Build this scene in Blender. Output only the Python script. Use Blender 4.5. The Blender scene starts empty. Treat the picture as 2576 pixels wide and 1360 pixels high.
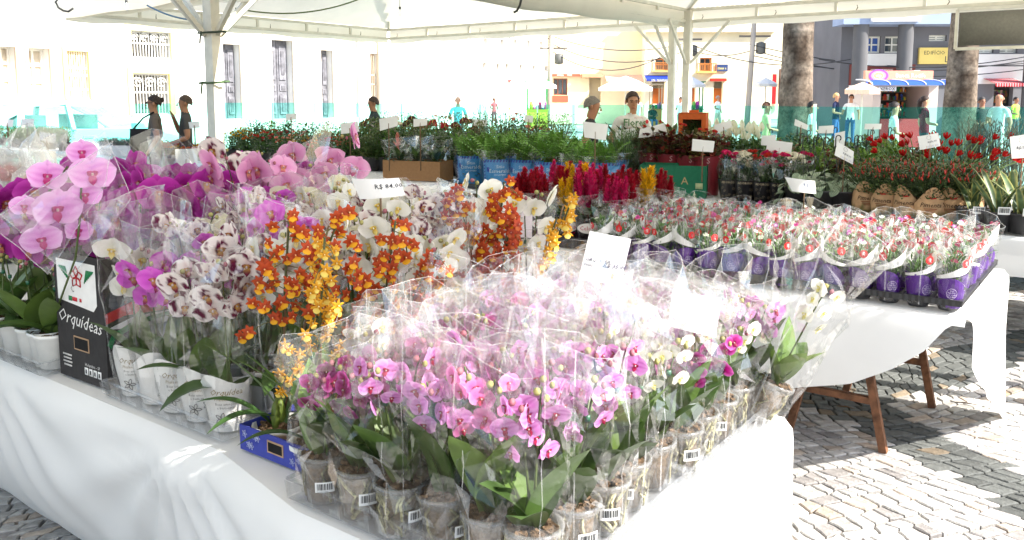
import bpy, math, random
from mathutils import Vector, Matrix, Euler, noise
from math import sin, cos, pi, radians, sqrt, atan2
RND = random.Random(11)
sc = bpy.context.scene
COL = sc.collection
# ------------------------------------------------------------------ camera, sky, sun, exposure
CAM_H = 1.6
FPX, CXP, CYP, HOR = 2105.0, 1288.0, 497.0, 245.0      # photo measured at 2576 px wide
PITCH = math.atan((CYP - HOR) / FPX)
cd = bpy.data.cameras.new("camera")
cam = bpy.data.objects.new("camera", cd)
COL.objects.link(cam)
cam.location = (0, 0, CAM_H)
cam.rotation_euler = (pi / 2 - PITCH, 0, 0)
cd.sensor_width = 36.0
cd.lens = 36.0 * FPX / 2576.0
cd.shift_y = -(680.0 - CYP) / 2576.0
cd.clip_start = 0.05
cd.clip_end = 2000
sc.camera = cam
SUN_EL = radians(40)
SUN_H = Vector((0.895, -0.446, 0)).normalized()
w = bpy.data.worlds.new("World")
sc.world = w
w.use_nodes = True
nt = w.node_tree
bg = nt.nodes["Background"]
sky = nt.nodes.new("ShaderNodeTexSky")
sky.sky_type = 'NISHITA'
sky.sun_disc = False
sky.sun_elevation = SUN_EL
sky.sun_rotation = atan2(SUN_H.x, SUN_H.y)
sky.air_density = 1.0
sky.dust_density = 1.5
nt.links.new(sky.outputs[0], bg.inputs[0])
bg.inputs[1].default_value = 0.15
sl = bpy.data.lights.new("sun", 'SUN')
sl.energy = 5.0
sl.angle = radians(0.53)
sl.color = (1.0, 0.95, 0.87)
sun = bpy.data.objects.new("sun", sl)
COL.objects.link(sun)
to_sun = Vector((SUN_H.x * cos(SUN_EL), SUN_H.y * cos(SUN_EL), sin(SUN_EL)))
sun.rotation_euler = (-to_sun).to_track_quat('-Z', 'Y').to_euler()
sc.view_settings.view_transform = 'Standard'
sc.view_settings.look = 'None'
sc.view_settings.gamma = 1.0
sc.view_settings.exposure = 1.5
sc.view_settings.use_curve_mapping = False
cy = sc.cycles
cy.use_denoising = True
cy.max_bounces = 10
cy.diffuse_bounces = 4
cy.glossy_bounces = 3
cy.transmission_bounces = 4
cy.transparent_max_bounces = 40
cy.sample_clamp_indirect = 6.0
cy.caustics_reflective = False
cy.caustics_refractive = False

# ------------------------------------------------------------------ frames of reference
ANG = radians(36.5)
AX = Vector((sin(ANG), cos(ANG), 0))      # market axis pointing away to the right  (v)
UX = Vector((cos(ANG), -sin(ANG), 0))     # market axis pointing right and nearer   (u)
TROT = -ANG
def W(u, v, z=0.0):
    p = UX * u + AX * v
    return Vector((p.x, p.y, z))
def ray(px, py):
    x = (px - CXP) / FPX; z = -(py - CYP) / FPX
    return Vector((x, cos(PITCH) + z * sin(PITCH), z * cos(PITCH) - sin(PITCH)))
def at_z(px, py, z):
    d = ray(px, py); t = (z - CAM_H) / d.z
    return Vector((d.x * t, d.y * t, z))
def at_y(px, py, Y):
    d = ray(px, py); t = Y / d.y
    return Vector((d.x * t, Y, CAM_H + d.z * t))
def on_v(px, py, v):                      # photo pixel on the upright plane of one table row
    d = ray(px, py); n = AX; t = v / (d.x * n.x + d.y * n.y)
    return Vector((d.x * t, d.y * t, CAM_H + d.z * t))
def on_plane(px, py, p0, dirv):           # on an upright facade through p0 along dirv -> (s, z)
    d = ray(px, py); n = Vector((dirv.y, -dirv.x, 0))
    t = n.dot(Vector((p0.x, p0.y, 0))) / (n.x * d.x + n.y * d.y)
    q = Vector((d.x * t, d.y * t, 0))
    return (q - Vector((p0.x, p0.y, 0))).dot(dirv), CAM_H + d.z * t
def uv_of(p):
    return p.dot(UX), p.dot(AX)

# ------------------------------------------------------------------ mesh collecting helpers
def srgb(r, g=None, b=None):
    if g is None: r, g, b = r
    def f(c):
        c /= 255.0
        return c / 12.92 if c <= 0.04045 else ((c + 0.055) / 1.055) ** 2.4
    return (f(r), f(g), f(b))
def mix(a, b, t):
    t = max(0.0, min(1.0, t))
    return (a[0] + (b[0] - a[0]) * t, a[1] + (b[1] - a[1]) * t, a[2] + (b[2] - a[2]) * t)
def mul(a, k):
    return (a[0] * k, a[1] * k, a[2] * k)
class G:
    def __init__(s):
        s.v = []; s.f = []; s.m = []; s.c = []; s.s = []
    def add(s, vf, col=(1, 1, 1), mat=0, M=None, sm=True):
        vs, fs = vf
        o = len(s.v)
        if M is not None:
            vs = [M @ Vector(p) for p in vs]
        s.v.extend([tuple(p) for p in vs])
        if col and isinstance(col[0], (tuple, list)):
            s.c.extend(col)
        else:
            s.c.extend([col] * len(vs))
        for f in fs:
            s.f.append(tuple(i + o for i in f)); s.m.append(mat); s.s.append(sm)
        return s
    def mesh(s, name, mats):
        me = bpy.data.meshes.new(name)
        me.from_pydata(s.v, [], s.f)
        for m in (mats if isinstance(mats, (list, tuple)) else [mats]):
            me.materials.append(m)
        if s.f:
            me.polygons.foreach_set("material_index", s.m)
            me.polygons.foreach_set("use_smooth", s.s)
        ca = me.color_attributes.new("Col", 'FLOAT_COLOR', 'POINT')
        flat = []
        for c in s.c: flat.extend((c[0], c[1], c[2], 1.0))
        if flat: ca.data.foreach_set("color", flat)
        me.update()
        return me
def ob(name, me, parent=None, loc=(0, 0, 0), rot=(0, 0, 0), scale=1.0):
    o = bpy.data.objects.new(name, me)
    COL.objects.link(o)
    o.location = loc
    o.rotation_euler = rot
    o.scale = (scale, scale, scale) if isinstance(scale, (int, float)) else scale
    if parent is not None: o.parent = parent
    return o
def tag(o, label, cat, group=None):
    o['label'] = label; o['category'] = cat
    if group: o['group'] = group
    return o
def thing(name, label, cat, loc, rz=0.0, group=None):
    o = bpy.data.objects.new(name, None)
    COL.objects.link(o)
    o.empty_display_size = 0.05
    o.location = loc; o.rotation_euler = (0, 0, rz)
    return tag(o, label, cat, group)
def stuff(o): o['kind'] = 'stuff'; return o
def struct(o): o['kind'] = 'structure'; return o

def box(cx, cy, cz, sx, sy, sz):
    x, y, z = sx / 2, sy / 2, sz / 2
    vs = [(cx + i * x, cy + j * y, cz + k * z) for k in (-1, 1) for j in (-1, 1) for i in (-1, 1)]
    return vs, [(0, 2, 3, 1), (4, 5, 7, 6), (0, 1, 5, 4), (2, 6, 7, 3), (0, 4, 6, 2), (1, 3, 7, 5)]
def lathe(prof, n=14, cap0=False, cap1=False, ph=0.0):
    vs = []; fs = []
    for r, z in prof:
        for i in range(n):
            a = ph + 2 * pi * i / n
            vs.append((r * cos(a), r * sin(a), z))
    for j in range(len(prof) - 1):
        for i in range(n):
            k = (i + 1) % n
            fs.append((j * n + i, j * n + k, (j + 1) * n + k, (j + 1) * n + i))
    if cap0: fs.append(tuple(range(n - 1, -1, -1)))
    if cap1: fs.append(tuple((len(prof) - 1) * n + i for i in range(n)))
    return vs, fs
def tube(pts, rad, n=5, cap=True):
    pts = [Vector(p) for p in pts]
    vs = []; fs = []
    ref = Vector((0.13, 0.2, 1)).normalized()
    for i, p in enumerate(pts):
        t = (pts[min(i + 1, len(pts) - 1)] - pts[max(i - 1, 0)])
        if t.length < 1e-9: t = Vector((0, 0, 1))
        t.normalize()
        a = t.cross(ref)
        if a.length < 0.05: a = t.cross(Vector((1, 0, 0)))
        a.normalize(); b = t.cross(a)
        r = rad[i] if isinstance(rad, (list, tuple)) else rad
        for k in range(n):
            q = 2 * pi * k / n
            vs.append(p + (a * cos(q) + b * sin(q)) * r)
    for i in range(len(pts) - 1):
        for k in range(n):
            l = (k + 1) % n
            fs.append((i * n + k, i * n + l, (i + 1) * n + l, (i + 1) * n + k))
    if cap:
        fs.append(tuple(range(n - 1, -1, -1))); fs.append(tuple((len(pts) - 1) * n + k for k in range(n)))
    return vs, fs
def beam(p, q, wx, wz=None):
    """square bar from p to q"""
    p = Vector(p); q = Vector(q); wz = wz or wx
    t = (q - p).normalized()
    a = t.cross(Vector((0, 0, 1)))
    if a.length < 0.01: a = Vector((1, 0, 0))
    a.normalize(); b = a.cross(t)
    vs = []
    for e in (p, q):
        for i, j in ((-1, -1), (1, -1), (1, 1), (-1, 1)):
            vs.append(e + a * (i * wx / 2) + b * (j * wz / 2))
    return vs, [(0, 3, 2, 1), (4, 5, 6, 7), (0, 1, 5, 4), (1, 2, 6, 5), (2, 3, 7, 6), (3, 0, 4, 7)]
def grid(nu, nv, fn):
    vs = [fn(i / nu, j / nv) for j in range(nv + 1) for i in range(nu + 1)]
    fs = [(j * (nu + 1) + i, j * (nu + 1) + i + 1, (j + 1) * (nu + 1) + i + 1, (j + 1) * (nu + 1) + i) for j in range(nv) for i in range(nu)]
    return vs, fs
def ell(c, r, n=8, m=6):
    vs = []; fs = []
    for j in range(m + 1):
        t = pi * j / m
        for i in range(n):
            a = 2 * pi * i / n
            vs.append((c[0] + r[0] * sin(t) * cos(a), c[1] + r[1] * sin(t) * sin(a), c[2] + r[2] * cos(t)))
    for j in range(m):
        for i in range(n):
            k = (i + 1) % n
            fs.append((j * n + i, (j + 1) * n + i, (j + 1) * n + k, j * n + k))
    return vs, fs
TXT = {}
def text_vf(s, size=1.0, align='CENTER', bold=0.0, slant=0.0):
    """flat lettering as vertices and faces in the XZ plane (facing -Y)"""
    k = (s, align, bold, slant)
    if k not in TXT:
        cu = bpy.data.curves.new("lettering", 'FONT')
        cu.body = s; cu.align_x = align; cu.align_y = 'CENTER'; cu.size = 1.0; cu.resolution_u = 1; cu.offset = bold; cu.shear = slant
        o = bpy.data.objects.new("lettering", cu)
        COL.objects.link(o)
        dg = bpy.context.evaluated_depsgraph_get()
        me = bpy.data.meshes.new_from_object(o.evaluated_get(dg))
        TXT[k] = ([(v.co.x, 0.0, v.co.y) for v in me.vertices], [tuple(p.vertices) for p in me.polygons])
        bpy.data.objects.remove(o); bpy.data.curves.remove(cu); bpy.data.meshes.remove(me)
    vs, fs = TXT[k]
    return [(x * size, 0.0, z * size) for x, y, z in vs], fs
def T(x=0, y=0, z=0): return Matrix.Translation((x, y, z))
def RX(a): return Matrix.Rotation(a, 4, 'X')
def RY(a): return Matrix.Rotation(a, 4, 'Y')
def RZ(a): return Matrix.Rotation(a, 4, 'Z')
def bent(vf, R_, z0=0.0, cone=0.0):
    """wrap flat lettering (XZ) round an upright cylinder of radius R_, facing -Y"""
    vs, fs = vf
    out = []
    for x, y, z in vs:
        r = R_ + cone * (z + z0)
        out.append((r * sin(x / r), -r * cos(x / r), z + z0))
    return out, fs

# ------------------------------------------------------------------ materials
def new_mat(name):
    m = bpy.data.materials.new(name); m.use_nodes = True
    t = m.node_tree
    for n in list(t.nodes): t.nodes.remove(n)
    out = t.nodes.new("ShaderNodeOutputMaterial")
    return m, t, out
def N(t, kind, **kw):
    n = t.nodes.new("ShaderNode" + kind)
    for k, v in kw.items():
        if k.startswith('i_'):
            key = k[2:]
            n.inputs[int(key) if key.isdigit() else key.replace('_', ' ')].default_value = v
        else: setattr(n, k, v)
    return n
def noise_fac(t, scale, lo, hi, detail=4.0, coord='Object'):
    tc = N(t, 'TexCoord'); nz = N(t, 'TexNoise'); nz.inputs['Scale'].default_value = scale; nz.inputs['Detail'].default_value = detail
    t.links.new(tc.outputs[coord], nz.inputs['Vector'])
    mr = N(t, 'MapRange'); mr.inputs['From Min'].default_value = 0.3; mr.inputs['From Max'].default_value = 0.7
    mr.inputs['To Min'].default_value = lo; mr.inputs['To Max'].default_value = hi
    t.links.new(nz.outputs['Fac'], mr.inputs['Value'])
    return mr.outputs[0], nz
def scaled(t, colsock, facsock):
    m = N(t, 'VectorMath', operation='SCALE')
    t.links.new(colsock, m.inputs[0]); t.links.new(facsock, m.inputs['Scale'])
    return m.outputs[0]
def solid(name, col=None, rough=0.6, spec=0.4, metal=0.0, nscale=20, var=0.12, bump=0.0, bscale=60, transl=0.0, objvar=0.0, coat=0.0, gain=1.0):
    """principled surface; col None reads the mesh's own colour attribute"""
    m, t, out = new_mat(name)
    if col is None:
        c = N(t, 'VertexColor', layer_name="Col").outputs[0]
    else:
        rgb = N(t, 'RGB'); rgb.outputs[0].default_value = (*col, 1); c = rgb.outputs[0]
    if var > 0:
        f, _ = noise_fac(t, nscale, (1 - var) * gain, (1 + var) * gain)
        c = scaled(t, c, f)
    if objvar > 0:
        oi = N(t, 'ObjectInfo'); mr = N(t, 'MapRange'); mr.inputs['To Min'].default_value = 1 - objvar; mr.inputs['To Max'].default_value = 1 + objvar
        t.links.new(oi.outputs['Random'], mr.inputs['Value']); c = scaled(t, c, mr.outputs[0])
    p = N(t, 'BsdfPrincipled')
    p.inputs['Roughness'].default_value = rough; p.inputs['Metallic'].default_value = metal
    p.inputs['Specular IOR Level'].default_value = spec
    if coat: p.inputs['Coat Weight'].default_value = coat
    t.links.new(c, p.inputs['Base Color'])
    if bump > 0:
        nz = N(t, 'TexNoise'); nz.inputs['Scale'].default_value = bscale; nz.inputs['Detail'].default_value = 5
        tc = N(t, 'TexCoord'); t.links.new(tc.outputs['Object'], nz.inputs['Vector'])
        b = N(t, 'Bump'); b.inputs['Strength'].default_value = bump; b.inputs['Distance'].default_value = 0.01
        t.links.new(nz.outputs['Fac'], b.inputs['Height']); t.links.new(b.outputs[0], p.inputs['Normal'])
    sh = p.outputs[0]
    if transl > 0:
        tr = N(t, 'BsdfTranslucent'); t.links.new(c, tr.inputs[0])
        mx = N(t, 'MixShader'); mx.inputs[0].default_value = transl
        t.links.new(sh, mx.inputs[1]); t.links.new(tr.outputs[0], mx.inputs[2]); sh = mx.outputs[0]
    t.links.new(sh, out.inputs[0])
    return m
def clear(name, tint=(0.97, 0.98, 0.98), base=0.04, edge=0.35, haze=0.05, streak=0.12, rough=0.06):
    """thin clear plastic: mostly see-through, glossy at grazing angles, white sunlit sheen painted in as faint streaks"""
    m, t, out = new_mat(name)
    tr = N(t, 'BsdfTransparent'); tr.inputs[0].default_value = (*tint, 1)
    gl = N(t, 'BsdfGlossy'); gl.inputs['Roughness'].default_value = rough; gl.inputs[0].default_value = (1, 1, 1, 1)
    lw = N(t, 'LayerWeight'); lw.inputs[0].default_value = 0.3
    mr = N(t, 'MapRange'); mr.inputs['To Min'].default_value = base; mr.inputs['To Max'].default_value = edge
    t.links.new(lw.outputs['Facing'], mr.inputs['Value'])
    m1 = N(t, 'MixShader'); t.links.new(mr.outputs[0], m1.inputs[0]); t.links.new(tr.outputs[0], m1.inputs[1]); t.links.new(gl.outputs[0], m1.inputs[2])
    df = N(t, 'BsdfDiffuse'); df.inputs[0].default_value = (0.95, 0.95, 0.96, 1)
    tl = N(t, 'BsdfTranslucent'); tl.inputs[0].default_value = (0.95, 0.95, 0.96, 1)
    ma = N(t, 'MixShader'); ma.inputs[0].default_value = 0.5; t.links.new(df.outputs[0], ma.inputs[1]); t.links.new(tl.outputs[0], ma.inputs[2])
    tc = N(t, 'TexCoord'); mp = N(t, 'Mapping'); mp.inputs['Scale'].default_value = (95, 95, 2.2)
    nz = N(t, 'TexNoise'); nz.inputs['Scale'].default_value = 1.0; nz.inputs['Detail'].default_value = 3
    t.links.new(tc.outputs['Object'], mp.inputs[0]); t.links.new(mp.outputs[0], nz.inputs['Vector'])
    m2r = N(t, 'MapRange'); m2r.inputs['From Min'].default_value = 0.58; m2r.inputs['From Max'].default_value = 0.68  # upright streaks of sun sheen mixed into the film as white
    m2r.inputs['To Min'].default_value = haze; m2r.inputs['To Max'].default_value = haze + streak
    t.links.new(nz.outputs['Fac'], m2r.inputs['Value'])
    m2 = N(t, 'MixShader'); t.links.new(m2r.outputs[0], m2.inputs[0]); t.links.new(m1.outputs[0], m2.inputs[1]); t.links.new(ma.outputs[0], m2.inputs[2])
    t.links.new(m2.outputs[0], out.inputs[0])
    return m
M_PETAL = solid("petal", None, rough=0.55, spec=0.25, nscale=90, var=0.08, transl=0.35, objvar=0.08)
M_LEAF = solid("leaf", None, rough=0.42, spec=0.4, nscale=18, var=0.22, transl=0.15, objvar=0.22, gain=0.72)
M_VC = solid("printed", None, rough=0.55, spec=0.35, nscale=30, var=0.06)
M_PLAS = solid("plastic", None, rough=0.35, spec=0.5, nscale=25, var=0.06)
M_CARD = solid("card", None, rough=0.75, spec=0.2, nscale=40, var=0.09, bump=0.1)
M_PAPER = solid("paper", None, rough=0.7, spec=0.2, nscale=12, var=0.03, transl=0.2)
M_WRAP = solid("foil_wrap", None, rough=0.28, spec=0.5, nscale=14, var=0.08, transl=0.08, objvar=0.12)
M_CELLO = clear("cellophane", tint=(0.99, 0.99, 0.99), base=0.04, edge=0.42, haze=0.003, streak=0.08, rough=0.025)
M_CELLO3 = clear("sleeve_film", tint=(0.99, 0.99, 0.99), base=0.03, edge=0.26, haze=0.003, streak=0.04, rough=0.03)
M_BAG = clear("bag_film", base=0.04, edge=0.4, haze=0.07, streak=0.05, rough=0.04)
M_SEAM = clear("cellophane_fold", tint=(0.98, 0.98, 0.98), base=0.12, edge=0.5, haze=0.2, streak=0.1, rough=0.05)
M_CELLO2 = clear("cellophane_soft", base=0.035, edge=0.4, haze=0.004, streak=0.06, rough=0.03)
M_POT = clear("clear_pot", tint=(0.86, 0.86, 0.84), base=0.05, edge=0.3, haze=0.16, streak=0.12, rough=0.12)
M_TRAY = clear("clear_tray", tint=(0.93, 0.94, 0.95), base=0.06, edge=0.4, haze=0.08, streak=0.1, rough=0.1)
M_BARK = solid("bark_mix", None, rough=0.9, spec=0.1, nscale=120, var=0.45, bump=0.6, bscale=180)
M_BLACK = solid("black_plastic", srgb(42, 42, 44), rough=0.42, spec=0.5, nscale=30, var=0.15)
M_WHITE = solid("white_plastic", srgb(226, 226, 224), rough=0.4, spec=0.45, nscale=15, var=0.04)
M_STEEL = solid("white_painted_steel", srgb(212, 208, 192), rough=0.45, spec=0.45, nscale=8, var=0.1, bump=0.05)
M_RUST = solid("rusty_iron", srgb(112, 76, 54), rough=0.75, spec=0.3, nscale=26, var=0.5, bump=0.25, bscale=120)
M_STONE = solid("paving_stone", None, rough=0.8, spec=0.25, nscale=28, var=0.22, bump=0.5, bscale=70)
M_WOODB = solid("brown_stick", srgb(120, 95, 70), rough=0.7, var=0.2)
M_SKIN = solid("skin", None, rough=0.55, spec=0.3, nscale=30, var=0.08)
M_FABRIC = solid("clothing", None, rough=0.9, spec=0.1, nscale=25, var=0.1)
M_HAIR = solid("hair", None, rough=0.6, spec=0.3, nscale=80, var=0.35, bump=0.4, bscale=200)
M_WIRE = solid("cable", srgb(40, 42, 42), rough=0.6, var=0.1)
M_WALLV = solid("plaster", None, rough=0.9, spec=0.15, nscale=0.6, var=0.14, bump=0.2, bscale=20)
def cloth_mat(name, col, transl=0.18, bs=7, bump=0.35):
    m, t, out = new_mat(name)
    p = N(t, 'BsdfPrincipled'); p.inputs['Roughness'].default_value = 0.7; p.inputs['Specular IOR Level'].default_value = 0.25
    f, nz = noise_fac(t, 2.2, 0.94, 1.03)
    rgb = N(t, 'RGB'); rgb.outputs[0].default_value = (*col, 1)
    c = scaled(t, rgb.outputs[0], f); t.links.new(c, p.inputs['Base Color'])
    n2 = N(t, 'TexNoise'); n2.noise_type = 'RIDGED_MULTIFRACTAL'; n2.inputs['Scale'].default_value = bs * 0.6; n2.inputs['Detail'].default_value = 4; n2.inputs['Distortion'].default_value = 0.9
    tc = N(t, 'TexCoord'); t.links.new(tc.outputs['Object'], n2.inputs['Vector'])
    b = N(t, 'Bump'); b.inputs['Strength'].default_value = bump; b.inputs['Distance'].default_value = 0.02
    t.links.new(n2.outputs['Fac'], b.inputs['Height']); t.links.new(b.outputs[0], p.inputs['Normal'])
    tr = N(t, 'BsdfTranslucent'); t.links.new(c, tr.inputs[0]); t.links.new(b.outputs[0], tr.inputs['Normal'])
    mx = N(t, 'MixShader'); mx.inputs[0].default_value = transl
    t.links.new(p.outputs[0], mx.inputs[1]); t.links.new(tr.outputs[0], mx.inputs[2]); t.links.new(mx.outputs[0], out.inputs[0])
    return m
M_CLOTH = cloth_mat("table_cloth", (0.82, 0.82, 0.81), 0.18, 6, 0.22)
M_CANOPY = cloth_mat("tent_canvas", (0.86, 0.82, 0.71), transl=0.27, bs=3, bump=0.2)
def film_mat():
    m, t, out = new_mat("green_film")
    tr = N(t, 'BsdfTransparent'); tr.inputs[0].default_value = (0.45, 0.97, 0.9, 1)
    df = N(t, 'BsdfDiffuse'); df.inputs[0].default_value = (0.03, 0.55, 0.42, 1)
    tl = N(t, 'BsdfTranslucent'); tl.inputs[0].default_value = (0.05, 0.65, 0.5, 1)
    ad = N(t, 'MixShader'); ad.inputs[0].default_value = 0.5; t.links.new(df.outputs[0], ad.inputs[1]); t.links.new(tl.outputs[0], ad.inputs[2])
    f, _ = noise_fac(t, 1.5, 0.04, 0.09)
    mx = N(t, 'MixShader'); t.links.new(f, mx.inputs[0]); t.links.new(tr.outputs[0], mx.inputs[1]); t.links.new(ad.outputs[0], mx.inputs[2])
    t.links.new(mx.outputs[0], out.inputs[0])
    return m
M_FILM = film_mat()
def ground_mat():
    m, t, out = new_mat("far_paving")
    tc = N(t, 'TexCoord'); vo = N(t, 'TexVoronoi'); vo.inputs['Scale'].default_value = 9.0
    t.links.new(tc.outputs['Object'], vo.inputs['Vector'])
    vd = N(t, 'TexVoronoi', feature='DISTANCE_TO_EDGE'); vd.inputs['Scale'].default_value = 9.0
    t.links.new(tc.outputs['Object'], vd.inputs['Vector'])
    cr = N(t, 'ValToRGB'); cr.color_ramp.elements[0].color = (0.12, 0.11, 0.1, 1); cr.color_ramp.elements[1].color = (0.5, 0.48, 0.45, 1)
    cr.color_ramp.elements[0].position = 0.02; cr.color_ramp.elements[1].position = 0.09
    t.links.new(vd.outputs['Distance'], cr.inputs[0])
    f, _ = noise_fac(t, 0.5, 0.75, 1.15)
    c = scaled(t, cr.outputs[0], f)
    p = N(t, 'BsdfPrincipled'); p.inputs['Roughness'].default_value = 0.85
    t.links.new(c, p.inputs['Base Color']); t.links.new(p.outputs[0], out.inputs[0])
    return m
M_GROUND = ground_mat()
M_DIRT = solid("joint_dirt", srgb(62, 57, 51), rough=0.95, spec=0.1, nscale=14, var=0.4, bump=0.4)
def glass_mat(name, col):
    m, t, out = new_mat(name)
    p = N(t, 'BsdfPrincipled'); p.inputs['Base Color'].default_value = (*col, 1); p.inputs['Roughness'].default_value = 0.08
    p.inputs['Specular IOR Level'].default_value = 0.7
    t.links.new(p.outputs[0], out.inputs[0]); return m
M_GLASS = glass_mat("dark_glass", (0.05, 0.07, 0.09))
# ================================================================== GROUND
g = G(); g.add(([(-400, -200, -0.03), (400, -200, -0.03), (400, 600, -0.03), (-400, 600, -0.03)], [(0, 1, 2, 3)]))
ground = struct(ob("ground", g.mesh("ground", M_GROUND)))
ground['label'] = "pale cobbled square reaching to the buildings"
g = G()
def quadpatch(x0, y0, x1, y1, z): return [(x0, y0, z), (x1, y0, z), (x1, y1, z), (x0, y1, z)], [(0, 1, 2, 3)]
g.add(quadpatch(-9, 0.2, 8.5, 11, -0.022))
pav = struct(ob("pavement", g.mesh("pavement", M_DIRT)))
pav['label'] = "cobbled pavement of pale and dark stones under the tables"
BANDS = [[at_z(x, y, 0) for x, y in pl] for pl in (
    [(1850, 985), (1960, 1000), (2110, 1010), (2260, 1075), (2420, 1165), (2640, 1270)],
    [(2100, 1005), (2230, 965), (2380, 930), (2480, 900)],
    [(2420, 900), (2520, 870), (2640, 840)],
    [(2440, 740), (2520, 720), (2640, 690)])]
def seg_d(p, a, b):
    ab = b - a; t = max(0, min(1, (p - a).dot(ab) / ab.length_squared))
    return (p - a - ab * t).length
def band_d(p):
    return min(seg_d(p, pl[i], pl[i + 1]) for pl in BANDS for i in range(len(pl) - 1))
rs = random.Random(5)
STONES = []
def warp(p):
    n1 = noise.noise_vector(Vector((p.x * 0.75, p.y * 0.75, 0.3)))
    return Vector((p.x + n1.x * 0.42, p.y + n1.y * 0.42, 0))
def stone_field(x0, x1, y0, y1, keep, ang=0.42):
    c, s = cos(ang), sin(ang)
    S = 0.071
    mx_, my_ = (x0 + x1) / 2, (y0 + y1) / 2
    R_ = int(max(x1 - x0, y1 - y0) / S * 0.75)
    def P(x, y):
        y2 = y + 0.3 * S * noise.noise(Vector((x * 8, y * 41.7, 0.5))) + 0.12 * S * noise.noise(Vector((x * 27, y * 23.9, 4.5)))
        return warp(Vector((mx_ + x * c - y2 * s, my_ + x * s + y2 * c, 0)))
    ys = [-R_ * S]
    while ys[-1] < R_ * S: ys.append(ys[-1] + S * rs.uniform(0.78, 1.22))
    for j in range(len(ys) - 1):
        x = -R_ * S * 1.2 + rs.uniform(0, S); top = x
        while x < R_ * S * 1.2:
            x2 = x + S * rs.choice((0.8, 0.95, 1.1, 1.25, 1.45, 1.7)) * rs.uniform(0.9, 1.1); top2 = x2 + rs.uniform(-0.32, 0.32) * S
            q0, q1, q2, q3 = P(x, ys[j]), P(x2, ys[j]), P(top2, ys[j + 1]), P(top, ys[j + 1])
            x, top = x2, top2
            ce = (q0 + q1 + q2 + q3) / 4
            if not (x0 < ce.x < x1 and y0 < ce.y < y1) or not keep(ce): continue
            d = band_d(ce)
            dark = d < 0.17 + 0.05 * noise.noise(ce * 3)
            STONES.append((ce, [q0, q1, q2, q3], dark))
stone_field(0.35, 5.6, 1.2, 8.2, lambda p: p.x > 0.62 + (p.y - 1.2) * 0.02)
stone_field(-3.1, -1.2, 2.0, 4.2, lambda p: uv_of(p)[1] < 1.75)
def stone_geo(q, dark, seed, origin):
    r = random.Random(seed)
    ce = sum(q, Vector()) / 4
    gap = 0.004 if not dark else 0.003
    h = r.uniform(-0.0018, 0.0018) + (-0.003 if dark else 0.0)
    if dark:
        k = r.uniform(0.7, 1.2); col = mul(srgb(88, 90, 88), k)
        if r.random() < 0.08: col = mul(srgb(122, 110, 94), k)
    else:
        k = r.uniform(0.68, 1.15); col = mul(srgb(170, 167, 163), k)
        e = r.random()
        if e < 0.1: col = mul(srgb(166, 154, 142), k)
        elif e < 0.22: col = mul(srgb(142, 138, 136), k)
        elif e < 0.235: col = mul(srgb(150, 132, 110), k)
    tops = []; bots = []
    ring = []
    for i in range(4):
        a, b = q[i], q[(i + 1) % 4]
        ring.append(a); ring.append((a + b) / 2 + (ce - (a + b) / 2) * r.uniform(-0.13, 0.1))
    vs = []; n = len(ring)
    tilt = (r.uniform(-0.025, 0.025), r.uniform(-0.025, 0.025))
    for lev, (ins, z) in enumerate(((gap, -0.022), (gap, h - 0.004), (gap + 0.005, h))):
        for i, p in enumerate(ring):
            d = (p - ce); l = max(d.length, 1e-4)
            rr = 0.95 if i % 2 == 0 else 0.985
            p2 = ce + d * max(0.1, (l * rr - ins) / l)
            zz = z + (d.x * tilt[0] + d.y * tilt[1] if lev else 0)
            vs.append((p2.x - origin.x, p2.y - origin.y, zz - origin.z))
    fs = []
    for lev in range(2):
        for i in range(n):
            k2 = (i + 1) % n
            fs.append((lev * n + i, lev * n + k2, (lev + 1) * n + k2, (lev + 1) * n + i))
    fs.append(tuple(2 * n + i for i in range(n)))
    return (vs, fs), col
def px_of(p):
    z = p.z - CAM_H
    yc = p.y * cos(PITCH) - z * sin(PITCH); zc = z * cos(PITCH) + p.y * sin(PITCH)
    return CXP + FPX * p.x / yc, CYP - FPX * zc / yc
def in_frame(p):
    x, y = px_of(p)
    return -10 < x < 2586 and 0 < y < 1380 and (x < 130 or x > 1915)
STONES.sort(key=lambda s: (not in_frame(s[0]), s[0].length))
for i, (ce, q, dark) in enumerate(STONES[:300]):
    g = G(); vf, col = stone_geo(q, dark, i, ce); g.add(vf, col, sm=False)
    ob("stone", g.mesh("stone", M_STONE), pav, loc=ce)
g = G()
for i, (ce, q, dark) in enumerate(STONES[300:]):
    vf, col = stone_geo(q, dark, 1000 + i, Vector()); g.add(vf, col, sm=False)
stuff(ob("small_stones", g.mesh("small_stones", M_STONE), pav))
# litter on the stones
for (x, y, L, a, c) in ((3330, 1605, 0.09, -0.5, (98, 72, 48)), (3800, 1590, 0.14, -0.4, (70, 55, 45))):
    p = at_z(x / 1.565, y / 1.565, 0.008)
    g = G(); g.add(tube([(-L / 2, 0, 0), (0, 0.006, 0.003), (L / 2, 0, 0)], [0.002, 0.004, 0.001], 5), srgb(*c))
    tag(ob("twig", g.mesh("twig", M_VC), None, p, (0, 0, a)), "dry brown twig lying on the %s stones" % ("pale sunlit" if x < 3500 else "shaded pale"), "twig")

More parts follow.
